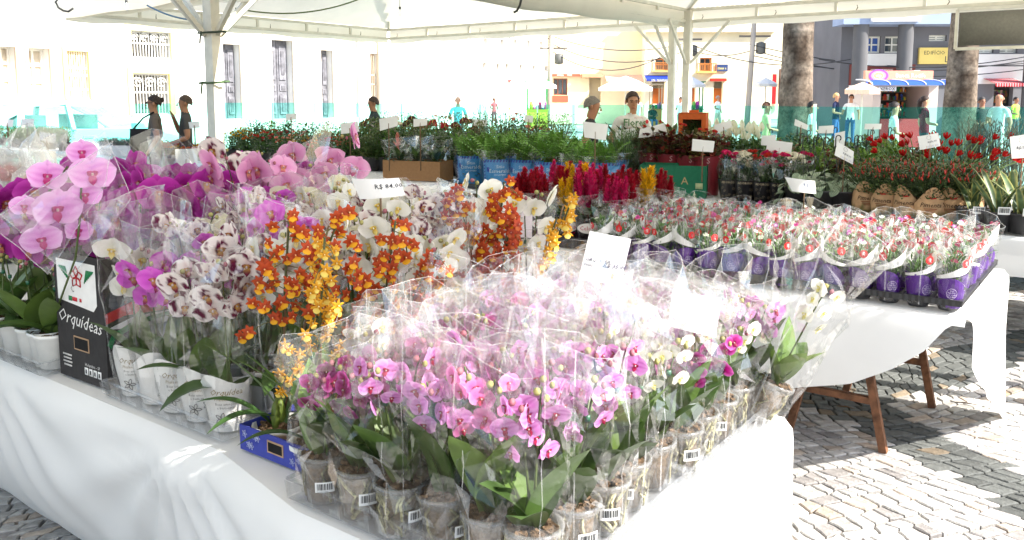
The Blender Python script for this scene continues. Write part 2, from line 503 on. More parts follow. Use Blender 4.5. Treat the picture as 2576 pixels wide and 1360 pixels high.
# ================================================================== TENTS
EAVE0, EAVE1 = 2.66, 2.86
def tent(label, u0, u1, v0, v1, apex, posts, sides, spacer=1.0, rise=1.75):
    t = thing("market_tent", label, "tent", W(u0, v0, 0), TROT, "white market tents")
    L, D = u1 - u0, v1 - v0
    def roof(i, j):
        x, y = i * L, j * D
        m = max(abs(2 * i - 1), abs(2 * j - 1))
        k = 1 - m
        z = EAVE1 + rise * (k ** 1.18)
        return (x, y, z + 0.01)
    g = G(); g.add(grid(24, 24, roof)); ob("canopy", g.mesh("canopy", M_CANOPY), t)
    for sd in sides:
        if sd in 'NS':
            y = D if sd == 'N' else 0; pts = ((0, y), (L, y)); ln = L
        else:
            x = L if sd == 'E' else 0; pts = ((x, 0), (x, D)); ln = D
        (xa, ya), (xb, yb) = pts
        ix, iy = (0, (-0.03 if sd == 'N' else 0.03)) if sd in 'NS' else ((-0.03 if sd == 'E' else 0.03), 0)
        for nm, z in (("lower_rail", EAVE0 + 0.02), ("upper_rail", EAVE1 - 0.02)):
            g = G(); g.add(beam((xa + ix, ya + iy, z), (xb + ix, yb + iy, z), 0.04), sm=False)
            ob(nm, g.mesh(nm, M_STEEL), t)
        n = int(round(ln / spacer))
        for i in range(1, n):
            k = i / n; x = xa + (xb - xa) * k + ix; y = ya + (yb - ya) * k + iy
            g = G(); g.add(beam((x, y, EAVE0 + 0.041), (x, y, EAVE1 - 0.041), 0.035), sm=False)
            ob("spacer", g.mesh("spacer", M_STEEL), t)
        ox, oy = -ix * 0.9, -iy * 0.9
        def val(i, j):
            k = i; zz = EAVE1 + 0.005 - j * (0.27 + 0.012 * sin(k * 31) + 0.008 * noise.noise(Vector((k * 9, 0, 3))))
            b = 0.02 * noise.noise(Vector((k * ln * 1.6, j * 1.5, u0 + v0))) * (1 - abs(2 * j - 1) * 0.5)
            return (xa + (xb - xa) * k + ox + (b if sd in 'EW' else 0), ya + (yb - ya) * k + oy + (b if sd in 'NS' else 0), zz)
        g = G(); g.add(grid(int(ln * 6), 5, val)); ob("valance", g.mesh("valance", M_CANOPY), t)
        for i in range(n * 2):                                   # lacing knots along the rail
            k = (i + 0.5) / (n * 2); x = xa + (xb - xa) * k + ix; y = ya + (yb - ya) * k + iy
            if i % 2 == 0:
                g = G(); g.add(tube([(0.0, 0, 0.06), (0.012, -0.01, 0.03), (-0.01, 0.005, 0.0), (0.008, 0, -0.04)], 0.006, 4), srgb(120, 108, 84))
                ob("lacing", g.mesh("lacing", M_VC), t, (x, y, EAVE0 + 0.045))
    hips = []
    for (i, j) in ((0, 0), (1, 0), (0, 1), (1, 1)):
        g = G(); g.add(beam((i * L + (0.05 if i == 0 else -0.05), j * D + (0.05 if j == 0 else -0.05), EAVE1 - 0.01), (L / 2, D / 2, EAVE1 + rise - 0.05), 0.035), sm=False)
        ob("hip_rafter", g.mesh("hip_rafter", M_STEEL), t)
    for (i, j, wd) in posts:
        x, y = i * L, j * D
        sx = 0.06 if i == 0 else -0.06; sy = 0.06 if j == 0 else -0.06
        g = G(); g.add(box(x + sx, y + sy, (EAVE1 - 0.02) / 2, wd, wd, EAVE1 - 0.02), sm=False)
        g.add(box(x + sx, y + sy, 0.006, 0.2, 0.2, 0.012), sm=False)
        ob("post", g.mesh("post", M_STEEL), t)
        for dx, dy in ((1 if i == 0 else -1, 0), (0, 1 if j == 0 else -1)):
            g = G(); g.add(beam((x + sx + dx * 0.04, y + sy + dy * 0.04, 2.08), (x + sx + dx * 0.62, y + sy + dy * 0.62, EAVE0), 0.035), sm=False)
            ob("brace", g.mesh("brace", M_STEEL), t)
    return t
t1 = tent("white canopy tent over the far rows of potted flowers, backed by the white church", -11.3, -5.42, 5.5, 11.4, 0, [(1, 1, 0.09)], 'NESW')
t2 = tent("white canopy tent over the tulips and peppers with a grey panel hung on its rail", -5.3, 1.0, 5.5, 11.4, 0, [(0, 1, 0.1), (1, 1, 0.09), (1, 0, 0.09)], 'NWES')  # unseen right edge set further out to trim sun on the dianthus
t3 = tent("white canopy tent sheltering the cellophane wrapped orchids, its double post tied with rope", -7.7, 0.3, -2.6, 5.2, 0, [(1, 1, 0.09)], 'NES', rise=2.2)  # unseen right edge shaped to let sun reach only the table's right end
# the post pair tied with rope where two tents meet
pq = at_y(541, 300, 8.6); uq, vq = uv_of(pq)
loc = t3.matrix_world
t3u, t3v = -7.7, -2.6
for k, (du, dv, c) in enumerate(((-0.055, 0.03, 1), (0.055, -0.02, 1))):
    g = G(); g.add(box(uq - t3u + du, vq - t3v + dv, 1.5, 0.1, 0.1, 3.0), sm=False)
    ob("post", g.mesh("post", M_STEEL), t3)
for dx, dy in ((1, 0), (-1, 0), (0, 1), (0, -1), (0.75, 0.75), (-0.8, -0.5)):
    g = G(); x, y = uq - t3u, vq - t3v
    g.add(beam((x + dx * 0.08, y + dy * 0.08, 2.22), (x + dx * 0.72, y + dy * 0.72, 2.92), 0.045), sm=False)
    ob("brace", g.mesh("brace", M_STEEL), t3)
def rope_ring(z, r, col):
    g = G(); n = 20
    pts = []
    for i in range(n + 1):
        a = 2 * pi * i / n
        pts.append((uq - t3u + r * 1.25 * cos(a) * (1 + 0.1 * sin(3 * a)), vq - t3v + r * cos(0) * sin(a) * 0.9, z + 0.012 * sin(a)))
    g.add(tube(pts, 0.011, 5), col)
    g.add(tube([(uq - t3u + 0.02, vq - t3v - r, z), (uq - t3u + 0.03, vq - t3v - r - 0.02, z - 0.06), (uq - t3u + 0.02, vq - t3v - r - 0.02, z - 0.12)], 0.01, 5), col)
    return g
ob("rope", rope_ring(1.75, 0.14, srgb(70, 96, 62)).mesh("rope", M_VC), t3)
ob("rope", rope_ring(2.25, 0.13, srgb(60, 74, 60)).mesh("rope", M_VC), t3)
# rain gutter canvas sagging between the tents
def gutter(label, p, q, sag=0.1, wd=0.22, cut=None):
    p, q = Vector(p), Vector(q); L = (q - p).length
    t = thing("gutter_canvas", label, "canvas", p, atan2(q.y - p.y, q.x - p.x), "canvas gutters between the tents")
    def f(i, j):
        a = pi * (j - 0.5)
        s = 0.02 * noise.noise(Vector((i * L * 1.3, j * 2, 1.7)))
        return (i * L, wd * 0.62 * sin(a), -(sag * (0.75 + 0.35 * sin(i * pi))) * cos(a) * 1.6 + s + 0.05)
    g = G(); g.add(grid(int(L * 5), 8, f)); ob("sheet", g.mesh("sheet", M_CANOPY), t)
    return t
gutter("canvas gutter hanging between the two tents above the ferns", W(-5.36, 3.2, 2.72), W(-5.36, 11.1, 2.66), 0.13)
gutter("canvas gutter sagging over the magenta orchids at the church side", W(-13.5, 5.36, 2.76), W(-7.9, 5.36, 2.80), 0.12)
# loops of cable and bulbs below the canopy
def cable(label, pts, rad=0.006, col=(50, 60, 52), name="cable"):
    g = G(); g.add(tube(pts, rad, 5), srgb(*col))
    return tag(ob(name, g.mesh(name, M_VC)), label, "cable")
def sagline(p, q, sag, n=14):
    p, q = Vector(p), Vector(q)
    return [p.lerp(q, i / n) - Vector((0, 0, sag * 4 * (i / n) * (1 - i / n))) for i in range(n + 1)]
cable("green cable of the light string under the white canopy", sagline(at_y(592, 22, 10.0), at_y(915, -6, 11.0), 0.12), 0.009, (92, 108, 60))
cable("blue cable running to the braces of the roped post", sagline(at_y(370, 14, 9.2), at_y(490, 52, 8.7), 0.03), 0.009, (90, 120, 140))
cable("black cable loop hanging from the canvas gutter beside the light bulb", [at_y(x, y, 9.6) for x, y in ((148, -6), (140, 6), (147, 20), (160, 28), (172, 30), (184, 22))], 0.012, (44, 44, 40))
cable("black tie loop on the canvas gutter above the ferns", [at_y(x, y, 8.4) for x, y in ((1312, -4), (1308, 14), (1300, 28), (1292, 32))], 0.012, (50, 50, 46))
for i, (x, y, Y) in enumerate(((318, 8, 9.4), (1006, 24, 10.5))):
    p = at_y(x, y, Y)
    t = thing("light_bulb", ["clear light bulb hanging by the black cable loop", "small light bulb on the green light string"][i], "bulb", p)
    g = G(); g.add(lathe([(0.014, 0.03), (0.014, 0.0), (0.012, 0.0)], 8, True, True), srgb(40, 40, 38)); g.add(tube([(0, 0, 0.03), (0, 0.0, 0.22)], 0.004, 4), srgb(40, 40, 38)); ob("socket", g.mesh("socket", M_PLAS), t)
    g = G(); g.add(lathe([(0.012, 0.0), (0.022, -0.03), (0.026, -0.055), (0.015, -0.08), (0.002, -0.085)], 10)); ob("glass_bulb", g.mesh("glass_bulb", M_TRAY), t)
# grey panel hung from the rail
p0 = on_v(2408, 45, 11.3); p1 = on_v(2640, 25, 11.3); zt, zb = 2.63, 2.17
t = thing("notice_board", "grey hanging panel with a pale frame below the tent rail", "panel", p0, TROT)
Lp = (p1 - p0).xy.length
g = G(); g.add(box(Lp / 2, 0, (zt + zb) / 2 - p0.z, Lp - 0.07, 0.02, zt - zb - 0.07), srgb(120, 118, 108)); ob("board", g.mesh("board", M_CARD), t)
for (x0, z0, x1, z1) in ((0, zt, Lp, zt), (0, zb, Lp, zb), (0, zb, 0, zt), (Lp, zb, Lp, zt)):
    g = G(); g.add(beam((x0, 0, z0 - p0.z), (x1, 0, z1 - p0.z), 0.035), sm=False); ob("frame_bar", g.mesh("frame_bar", M_STEEL), t)

# ================================================================== GREEN FILM BARRIER
def film(label, pts, top=1.47, bot=0.12):
    t = thing("film_barrier", label, "barrier", pts[0])
    o = Vector(pts[0])
    for i in range(len(pts) - 1):
        p, q = Vector(pts[i]) - o, Vector(pts[i + 1]) - o
        L = (q - p).length; d = (q - p) / L; n = Vector((-d.y, d.x, 0))
        def f(a, b):
            b2 = 0.05 * noise.noise(Vector((a * L * 0.5, b * 1.2, i))) * sin(pi * b)
            pp = p + d * (a * L) + n * b2
            return (pp.x, pp.y, bot + b * (top - bot) + 0.015 * noise.noise(Vector((a * L * 0.35, 0, b * 3))))
        g = G(); g.add(grid(int(L * 2), 4, f)); ob("film_sheet", g.mesh("film_sheet", M_FILM), t)
        m = max(2, int(L / 4))
        for k in range(m + 1):
            pp = p + d * (L * k / m) + n * 0.03
            g = G(); g.add(box(pp.x, pp.y, 0.75, 0.04, 0.04, 1.5), sm=False); ob("stake", g.mesh("stake", M_STEEL), t)
    return t
film("see-through green plastic film fence behind the tulips and palm trunks", [W(-16, 12.3), W(4.5, 12.3)])
film("see-through green plastic film fence in front of the parked car", [W(-16.0, 12.25), W(-16.0, 1.5)])
# ================================================================== BUILDINGS
def wall_holes(L, H, rects, dep, z0=0.0):
    """front wall in XZ (facing -Y) with real openings and reveals; rects = (x0,x1,z0,z1)"""
    xs = sorted(set([0, L] + [max(0, min(L, v)) for r in rects for v in r[:2]]))
    zs = sorted(set([z0, H] + [max(z0, min(H, v)) for r in rects for v in r[2:]]))
    vs = []; fs = []
    def q(a, b, c, d):
        o = len(vs); vs.extend([a, b, c, d]); fs.append((o, o + 1, o + 2, o + 3))
    for i in range(len(xs) - 1):
        for k in range(len(zs) - 1):
            cx, cz = (xs[i] + xs[i + 1]) / 2, (zs[k] + zs[k + 1]) / 2
            if any(r[0] < cx < r[1] and r[2] < cz < r[3] for r in rects): continue
            q((xs[i], 0, zs[k]), (xs[i + 1], 0, zs[k]), (xs[i + 1], 0, zs[k + 1]), (xs[i], 0, zs[k + 1]))
    for r in rects:
        a, b, c, d = r
        q((a, 0, c), (a, dep, c), (a, dep, d), (a, 0, d)); q((b, 0, c), (b, 0, d), (b, dep, d), (b, dep, c))
        q((a, 0, d), (a, dep, d), (b, dep, d), (b, 0, d)); q((a, 0, c), (b, 0, c), (b, dep, c), (a, dep, c))
    # sides, back and top
    D = 6.0
    q((0, 0, z0), (0, 0, H), (0, D, H), (0, D, z0)); q((L, 0, z0), (L, D, z0), (L, D, H), (L, 0, H)); q((0, 0, H), (L, 0, H), (L, D, H), (0, D, H))
    q((0, dep + 0.4, z0), (L, dep + 0.4, z0), (L, dep + 0.4, H), (0, dep + 0.4, H))
    return vs, fs
def scrawl(n, wd, h, seed):
    """lettering too far off to read: upright strokes in word-like clusters"""
    r = random.Random(seed); vs = []; fs = []
    for i in range(n):
        if i and r.random() < 0.12: continue
        x = wd * ((i + 0.5) / n - 0.5); sw = wd / n
        for (a, b, c, d) in ((-0.36, -0.2, -0.5, 0.5), (0.18, 0.34, -0.5, 0.5), (-0.2, 0.2, r.choice((-0.1, 0.3, -0.5)), 0)):
            d2 = d if d else c + 0.18
            o = len(vs); vs += [(x + a * sw, 0, c * h), (x + b * sw, 0, c * h), (x + b * sw, 0, d2 * h), (x + a * sw, 0, d2 * h)]; fs.append((o, o + 1, o + 2, o + 3))
    return vs, fs
class Bld:
    def __init__(s, label, p0, dirv, L, H, col, dep=0.35, name="building"):
        s.p0 = Vector(p0); s.d = dirv.normalized(); s.L = L; s.H = H; s.dep = dep; s.col = col; s.rects = []; s.todo = []
        s.t = thing(name, label, "building", s.p0, atan2(s.d.y, s.d.x))
    def px(s, x0, y0, x1, y1):
        xm, ym = (x0 + x1) / 2, (y0 + y1) / 2
        a, _ = on_plane(x0, ym, s.p0, s.d); b, _ = on_plane(x1, ym, s.p0, s.d)
        _, zt = on_plane(xm, y0, s.p0, s.d); _, zb = on_plane(xm, y1, s.p0, s.d)
        return min(a, b), max(a, b), max(0.0, zb), zt
    def hole(s, r): s.rects.append(r); return r
    def part(s, name, g, mat, parent=None): return ob(name, g.mesh(name, mat), parent or s.t)
    def bx(s, name, r, y0, y1, col, mat=None, parent=None):
        g = G(); g.add(box((r[0] + r[1]) / 2, (y0 + y1) / 2, (r[2] + r[3]) / 2, r[1] - r[0], y1 - y0, r[3] - r[2]), col, sm=False)
        return s.part(name, g, mat or M_WALLV, parent)
    def window(s, r, fcol, nx=2, nz=2, glass=None, grille=0):
        s.hole(r); fw = min(0.07, (r[1] - r[0]) * 0.12)
        g = G()
        y = s.dep * 0.6
        for a, b, c, d in ((r[0], r[0] + fw, r[2], r[3]), (r[1] - fw, r[1], r[2], r[3]), (r[0] + fw, r[1] - fw, r[2], r[2] + fw), (r[0] + fw, r[1] - fw, r[3] - fw, r[3])):
            g.add(box((a + b) / 2, y, (c + d) / 2, b - a, 0.06, d - c), fcol, sm=False)
        for i in range(1, nx):
            x = r[0] + (r[1] - r[0]) * i / nx; g.add(box(x, y, (r[2] + r[3]) / 2, fw * 0.8, 0.05, r[3] - r[2] - 2 * fw), fcol, sm=False)
        for i in range(1, nz):
            z = r[2] + (r[3] - r[2]) * i / nz; g.add(box((r[0] + r[1]) / 2, y - 0.003, z, r[1] - r[0] - 2 * fw, 0.05, fw * 0.8), fcol, sm=False)
        o = s.part("window", g, M_PLAS)
        g = G(); yy = y + 0.04
        g.add(([(r[0], yy, r[2]), (r[1], yy, r[2]), (r[1], yy, r[3]), (r[0], yy, r[3])], [(0, 1, 2, 3)]), (1, 1, 1)); s.part("pane", g, glass or M_GLASS, o)
        if grille:
            g = G()
            for i in range(1, grille):
                x = r[0] + (r[1] - r[0]) * i / grille
                g.add(beam((x, 0.06, r[2]), (x, 0.06, r[3]), 0.03), fcol, sm=False)
            for k in (0.2, 0.5, 0.65): g.add(beam((r[0], 0.055, r[2] + (r[3] - r[2]) * k), (r[1], 0.055, r[2] + (r[3] - r[2]) * k), 0.05), fcol, sm=False)
            s.part("grille", g, M_PLAS, o)
        return o
    def frame(s, r, wd, col, proud=0.06, sill=False):
        for a, b, c, d in ((r[0] - wd, r[0], r[2], r[3] + wd), (r[1], r[1] + wd, r[2], r[3] + wd), (r[0], r[1], r[3], r[3] + wd)):
            s.bx("surround", (a, b, c, d), -proud, 0.02, col)
    def door(s, r, col, open_=0.0):
        """panelled double door set in the opening"""
        s.hole(r); wd = (r[1] - r[0]) / 2
        for k in (0, 1):
            x0 = r[0] + k * wd; g = G(); y = s.dep * 0.55
            g.add(box(x0 + wd / 2, y, (r[2] + r[3]) / 2, wd - 0.02, 0.06, r[3] - r[2]), col, sm=False)
            H = r[3] - r[2]
            for c, d in ((0.06, 0.3), (0.36, 0.44), (0.5, 0.93)):
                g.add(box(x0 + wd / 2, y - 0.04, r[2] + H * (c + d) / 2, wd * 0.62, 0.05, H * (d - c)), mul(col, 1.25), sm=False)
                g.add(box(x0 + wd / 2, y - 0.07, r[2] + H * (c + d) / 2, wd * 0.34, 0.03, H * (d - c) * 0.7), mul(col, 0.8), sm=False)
            s.part("door_leaf", g, M_WOODG)
    def done(s):
        g = G(); g.add(wall_holes(s.L, s.H, s.rects, s.dep), s.col, sm=False); s.part("wall", g, M_WALLV)
        return s.t
M_WOODG = solid("weathered_wood", None, rough=0.8, nscale=6, var=0.35, bump=0.3, bscale=30)
M_PALE = solid('pale_pane', srgb(214, 200, 180), rough=0.6, var=0.25, nscale=3)  # church window glass, outdoor glare put into its pale colour
WHT = srgb(240, 237, 230)
# ---- white church facade on the left
p0 = Vector((-13.6, 17.5, 0)); dL = Vector((0.55, 0.835, 0)).normalized()
ch = Bld("long white church front with tall grey panelled doors", p0, dL, 21.5, 8.5, WHT, 0.5, "church")
gr = srgb(104, 104, 110)
for x0, y0, x1, y1 in ((560, 112, 604, 300), (683, 102, 736, 300), (806, 127, 836, 300)):
    r = ch.px(x0, y0, x1, y1); ch.door(r, gr); ch.frame(r, 0.32, srgb(232, 220, 196))
r = ch.px(920, 135, 948, 290); ch.window(r, srgb(176, 160, 140), 3, 4, None, 6); ch.frame(r, 0.35, srgb(226, 214, 190))
for x in (956, 906):
    s0, _ = on_plane(x, 200, p0, dL); g = G()
    g.add(lathe([(0.3, 0), (0.3, 0.3), (0.24, 0.35), (0.22, 2.6), (0.2, 4.2), (0.3, 4.3), (0.34, 4.5), (0.4, 4.6)], 14), WHT, M=T(s0, -0.2, 0)); ch.part("column", g, M_WALLV)
# iron gate portal
IRON = srgb(190, 188, 182)
r = ch.px(328, 80, 428, 148); ch.hole(r); ch.frame(r, 0.15, srgb(236, 224, 170))
def ironwork(b, r, n, scroll):
    g = G()
    for i in range(n + 1):
        x = r[0] + (r[1] - r[0]) * i / n; g.add(beam((x, 0.1, r[2]), (x, 0.1, r[3]), 0.03), IRON, sm=False)
    for k in (0.02, 0.55, 0.98):
        z = r[2] + (r[3] - r[2]) * k; g.add(beam((r[0], 0.09, z), (r[1], 0.09, z), 0.05), IRON, sm=False)
    for i in range(scroll):
        cx = r[0] + (r[1] - r[0]) * (i + 0.5) / scroll; cz = r[2] + (r[3] - r[2]) * 0.78; R_ = (r[1] - r[0]) / scroll * 0.45
        pts = [(cx + R_ * (1 - a / 14) * cos(a * 0.9), 0.08, cz + R_ * (1 - a / 14) * sin(a * 0.9)) for a in range(13)]
        g.add(tube(pts, 0.03, 4), IRON)
    b.part("iron_grille", g, M_PLAS)
    g = G(); y = b.dep + 0.3
    g.add(([(r[0], y, r[2]), (r[1], y, r[2]), (r[1], y, r[3]), (r[0], y, r[3])], [(0, 1, 2, 3)]), srgb(120, 112, 104)); b.part("dark_interior", g, M_WALLV)
ironwork(ch, r, 14, 4)
r = ch.px(334, 186, 426, 290); ch.hole(r); ch.frame(r, 0.15, srgb(240, 214, 130)); ironwork(ch, r, 12, 3)
# windows of the low wing
for x0, y0, x1, y1, k in ((168, 130, 222, 250, 1), (72, 122, 126, 250, 0), (0, 118, 40, 245, 0)):
    r = ch.px(x0, y0, x1, y1)
    if k: ch.window(r, srgb(240, 222, 190), 2, 3, M_PALE, 9); ch.frame(r, 0.1, srgb(240, 214, 140))
    else:
        ch.window(r, srgb(236, 230, 220), 2, 3, M_PALE); ch.frame(r, 0.07, srgb(236, 206, 176))
for z, hh in ((0.0, 0.9), (4.35, 0.22), (8.3, 0.5)):
    ch.bx("moulding", (0.05, 21.4, z + 0.02, z + hh), -0.12, -0.004, srgb(230, 226, 214))
ch.done()
# ---- long white convent wing with small windows
p0 = at_y(960, 200, 37); p0.z = 0; pe = at_y(1386, 200, 50.5); pe.z = 0; dC = (pe - p0).normalized()
cv = Bld("long white convent wall with rows of small dark windows", p0, dC, (pe - p0).length, 9, srgb(240, 237, 230), 0.3, "convent")
for x, y in ((1006, 158), (1060, 160), (1103, 161), (1163, 164), (1220, 166), (1254, 169), (1276, 169), (1312, 170), (1345, 172), (1375, 173)):
    w_ = 12 - (x - 1000) / 110; r = cv.px(x - w_ / 2, y - w_ * 0.8, x + w_ / 2, y + w_ * 0.8); cv.window(r, srgb(170, 160, 150), 1, 1)
for x, y in ((1180, 110), (1222, 112), (1263, 113), (1297, 114), (1330, 116), (1362, 117)):
    w_ = 11 - (x - 1000) / 110; r = cv.px(x - w_ / 2, y - w_ * 1.6, x + w_ / 2, y + w_ * 1.6); cv.window(r, srgb(180, 170, 160), 1, 2)
cv.done()
# ---- beige shop building
DX = Vector((1, 0, 0))
p0 = at_y(1384, 200, 50); p0.z = 0
bs = Bld("beige shop building with brown awning boards and a display window", p0, Vector((1, 0.05, 0)), 6.0, 7.2, srgb(240, 222, 184), 0.3, "shop_building")
r = bs.px(1392, 198, 1428, 240); bs.window(r, srgb(120, 70, 50), 3, 1, None)
rb = bs.px(1389, 241, 1429, 258); bs.bx("stall_riser", rb, -0.05, 0.02, srgb(140, 90, 70))
r = bs.px(1482, 196, 1512, 258); bs.hole(r)
bs.bx("shop_sign", bs.px(1388, 187, 1458, 193), -0.25, -0.005, srgb(178, 92, 74))
bs.bx("awning_board", bs.px(1462, 187, 1514, 196), -0.5, -0.005, srgb(196, 150, 120))
g = G(); rr = bs.px(1398, 187, 1440, 193); g.add(scrawl(9, 0.9, 0.1, 3), srgb(240, 235, 225), M=T((rr[0] + rr[1]) / 2, -0.26, (rr[2] + rr[3]) / 2)); bs.part("lettering", g, M_VC)
bs.done()
p0 = at_y(1516, 200, 50.5); p0.z = 0
bs2 = Bld("cream building with a white sign panel and pink awning", p0, DX, 5.0, 6.9, srgb(242, 230, 204), 0.3, "shop_building")
bs2.bx("sign_panel", bs2.px(1518, 143, 1622, 180), -0.12, -0.004, srgb(240, 238, 230))
bs2.bx("sign_stripes", bs2.px(1598, 150, 1620, 170), -0.16, -0.125, srgb(226, 160, 110))
g = G(); rr = bs2.px(1570, 155, 1592, 170); g.add(scrawl(4, 0.45, 0.2, 5), srgb(120, 110, 110), M=T((rr[0] + rr[1]) / 2, -0.13, (rr[2] + rr[3]) / 2)); bs2.part("lettering", g, M_VC)
def awning(b, r, drop, out, col, name="awning"):
    g = G(); n = 10
    g.add(grid(n, 3, lambda i, j: (r[0] + (r[1] - r[0]) * i, -0.02 - out * j, r[3] - (r[3] - r[2]) * j)), col)
    g.add(grid(n * 2, 1, lambda i, j: (r[0] + (r[1] - r[0]) * i, -0.02 - out, r[2] - drop * j * (0.8 + 0.2 * cos(i * n * 4)))), mul(col, 0.85))
    return b.part(name, g, M_FABRIC)
awning(bs2, bs2.px(1520, 186, 1620, 204), 0.12, 1.2, srgb(226, 190, 170))
r = bs2.px(1524, 206, 1600, 262); bs2.hole(r)
bs2.done()
p0 = at_y(1622, 200, 49); p0.z = 0
co = Bld("weathered yellow colonial house with balustrade, blue awning and balcony doors", p0, DX, 7.4, 6.6, srgb(244, 232, 200), 0.35, "colonial_house")
for x0, y0, x1, y1 in ((1648, 148, 1692, 178), (1760, 146, 1790, 180)):
    r = co.px(x0, y0, x1, y1); co.window(r, srgb(196, 130, 80), 2, 2); co.frame(r, 0.12, srgb(238, 230, 206))
    g = G(); a, b = r[0] - 0.2, r[1] + 0.2
    for i in range(13):
        x = a + (b - a) * i / 12; g.add(beam((x, -0.4, r[2]), (x, -0.4, r[2] + 0.4), 0.03), srgb(190, 120, 60), sm=False)
    g.add(beam((a, -0.4, r[2] + 0.42), (b, -0.4, r[2] + 0.42), 0.05), srgb(190, 120, 60), sm=False); g.add(box((a + b) / 2, -0.22, r[2] - 0.06, b - a, 0.44, 0.1), srgb(226, 190, 110), sm=False)
    co.part("balcony", g, M_PLAS)
awning(co, co.px(1620, 190, 1692, 202), 0.1, 1.0, srgb(40, 62, 170))
g = G(); rr = co.px(1630, 193, 1680, 203); g.add(scrawl(14, 1.1, 0.12, 6), srgb(240, 240, 250), M=T((rr[0] + rr[1]) / 2, -1.03, (rr[2] + rr[3]) / 2 - 0.13)); co.part("lettering", g, M_VC)
for x0, x1 in ((1640, 1672), (1720, 1750), (1795, 1818)):
    r = co.px(x0, 206, x1, 262); co.hole(r); co.bx("shop_goods", (r[0], r[1], r[2], r[2] + 0.9), co.dep, co.dep + 0.25, srgb(190, 110, 60))
co.bx("blue_sign", co.px(1800, 163, 1830, 180), -0.1, -0.004, srgb(60, 76, 120))
g = G(); rr = co.px(1800, 163, 1830, 180); g.add(scrawl(8, 0.5, 0.12, 7), srgb(240, 230, 150), M=T((rr[0] + rr[1]) / 2, -0.104, rr[2] + 0.15)); co.part("lettering", g, M_VC)
co.bx("red_sign", co.px(1786, 198, 1826, 205), -0.2, -0.004, srgb(190, 60, 50))
rc = (0.0, 7.4, 5.3, 5.55)
co.bx("cornice", rc, -0.3, -0.004, srgb(232, 222, 196))
g = G()
for i in range(26):
    g.add(lathe([(0.06, 6.6), (0.1, 6.75), (0.05, 6.95), (0.08, 7.05)], 6), srgb(150, 140, 120), M=T(0.15 + i * 0.284, 0.05, 0))
g.add(box(3.7, 0.05, 7.1, 7.4, 0.2, 0.1), srgb(160, 150, 130), sm=False); co.part("balustrade", g, M_WALLV)
co.done()
# ---- alley: cream block and tall signs
p0 = at_y(1862, 200, 62); p0.z = 0
al = Bld("cream and yellow block at the end of the alley with upright shop signs", p0, DX, 9.0, 10, srgb(232, 222, 190), 0.3, "alley_building")
for x0, y0, x1, y1, c in ((1900, 195, 1915, 262, (40, 60, 110)), (1928, 188, 1946, 262, (176, 40, 44)), (1955, 175, 1972, 262, (120, 96, 84))):
    al.bx("upright_sign", al.px(x0, y0, x1, y1), -0.6, -0.3, srgb(*c))
for x0, y0, x1, y1 in ((1880, 110, 1900, 150), (1915, 110, 1935, 150), (1885, 170, 1905, 186), (2045, 60, 2065, 110), (2075, 80, 2092, 120), (2070, 140, 2090, 170)):
    al.window(al.px(x0, y0, x1, y1), srgb(200, 180, 130), 2, 2)
al.bx("blue_board", al.px(2093, 60, 2106, 130), -0.4, -0.004, srgb(50, 90, 170))
al.bx("dark_fascia", al.px(2054, 192, 2112, 212), -0.5, -0.004, srgb(70, 66, 60))
g = G(); rr = al.px(2060, 195, 2110, 210); g.add(scrawl(9, 1.1, 0.2, 8), srgb(230, 230, 220), M=T((rr[0] + rr[1]) / 2, -0.51, (rr[2] + rr[3]) / 2)); al.part("lettering", g, M_VC)
for k, (x0, x1) in enumerate(((2056, 2072), (2078, 2095))):
    al.hole(al.px(x0, 214, x1, 265))
al.done()
# ---- grey-blue modern building with the yellow name board
p0 = at_y(2112, 200, 36); p0.z = 0
ed = Bld("grey-blue office building on dark columns with a yellow name board", p0, Vector((1, -0.03, 0)), 13.5, 9.5, srgb(112, 112, 116), 0.3, "office_building")
ed.bx("upper_slab", (-0.4, 13.5, 4.55, 9.4), -1.3, -0.004, srgb(146, 160, 186))
ed.bx("white_board", ed.px(2160, 30, 2276, 62), -1.5, -1.31, srgb(238, 240, 240))
for x0, y0, x1, y1, b in ((2176, 92, 2216, 134, 1), (2226, 92, 2268, 134, 0), (2337, 89, 2382, 104, 0), (2460, 120, 2500, 134, 0), (2515, 118, 2560, 134, 0)):
    r = ed.px(x0, y0, x1, y1); ed.window(r, srgb(232, 230, 220), 2, 2, solid("blue_pane", srgb(60, 96, 170), 0.2) if b else M_GLASS)
for x0, y0, x1, y1 in ((2172, 136, 2268, 166), (2456, 137, 2576, 165), (2456, 168, 2576, 212)):
    ed.bx("spandrel", ed.px(x0, y0, x1, y1), -0.08, -0.004, srgb(226, 224, 220))
rb = ed.px(2309, 121, 2400, 162); ed.bx("name_board", rb, -0.14, -0.004, srgb(232, 206, 122))
g = G(); g.add(text_vf("EDIFÍCIO", 0.22), srgb(62, 60, 56), M=T(rb[0] + 0.62, -0.145, rb[3] - 0.22)); ed.part("lettering", g, M_VC); g = G(); g.add(text_vf("LEI", 0.36, 'LEFT'), srgb(62, 60, 56), M=T(rb[0] + 1.05, -0.145, rb[3] - 0.5)); ed.part("lettering", g, M_VC)
ed.bx("brick_panel", ed.px(2135, 163, 2300, 245), -0.05, -0.003, srgb(132, 74, 68))
ed.bx("jeweller_sign", ed.px(2188, 175, 2240, 192), -0.25, -0.055, srgb(226, 200, 196))
g = G(); rr = ed.px(2188, 175, 2240, 192); g.add(text_vf("ALANDA JÓIAS", 0.13), srgb(90, 70, 70), M=T((rr[0] + rr[1]) / 2, -0.26, rr[2] + 0.22)); ed.part("lettering", g, M_VC)
for x in (2139, 2248, 2560):
    s0, _ = on_plane(x, 180, p0, ed.d); g = G(); g.add(lathe([(0.3, 0), (0.3, 4.6)], 14), srgb(96, 96, 98), M=T(s0, -1.0, 0)); ed.part("column", g, M_WALLV)
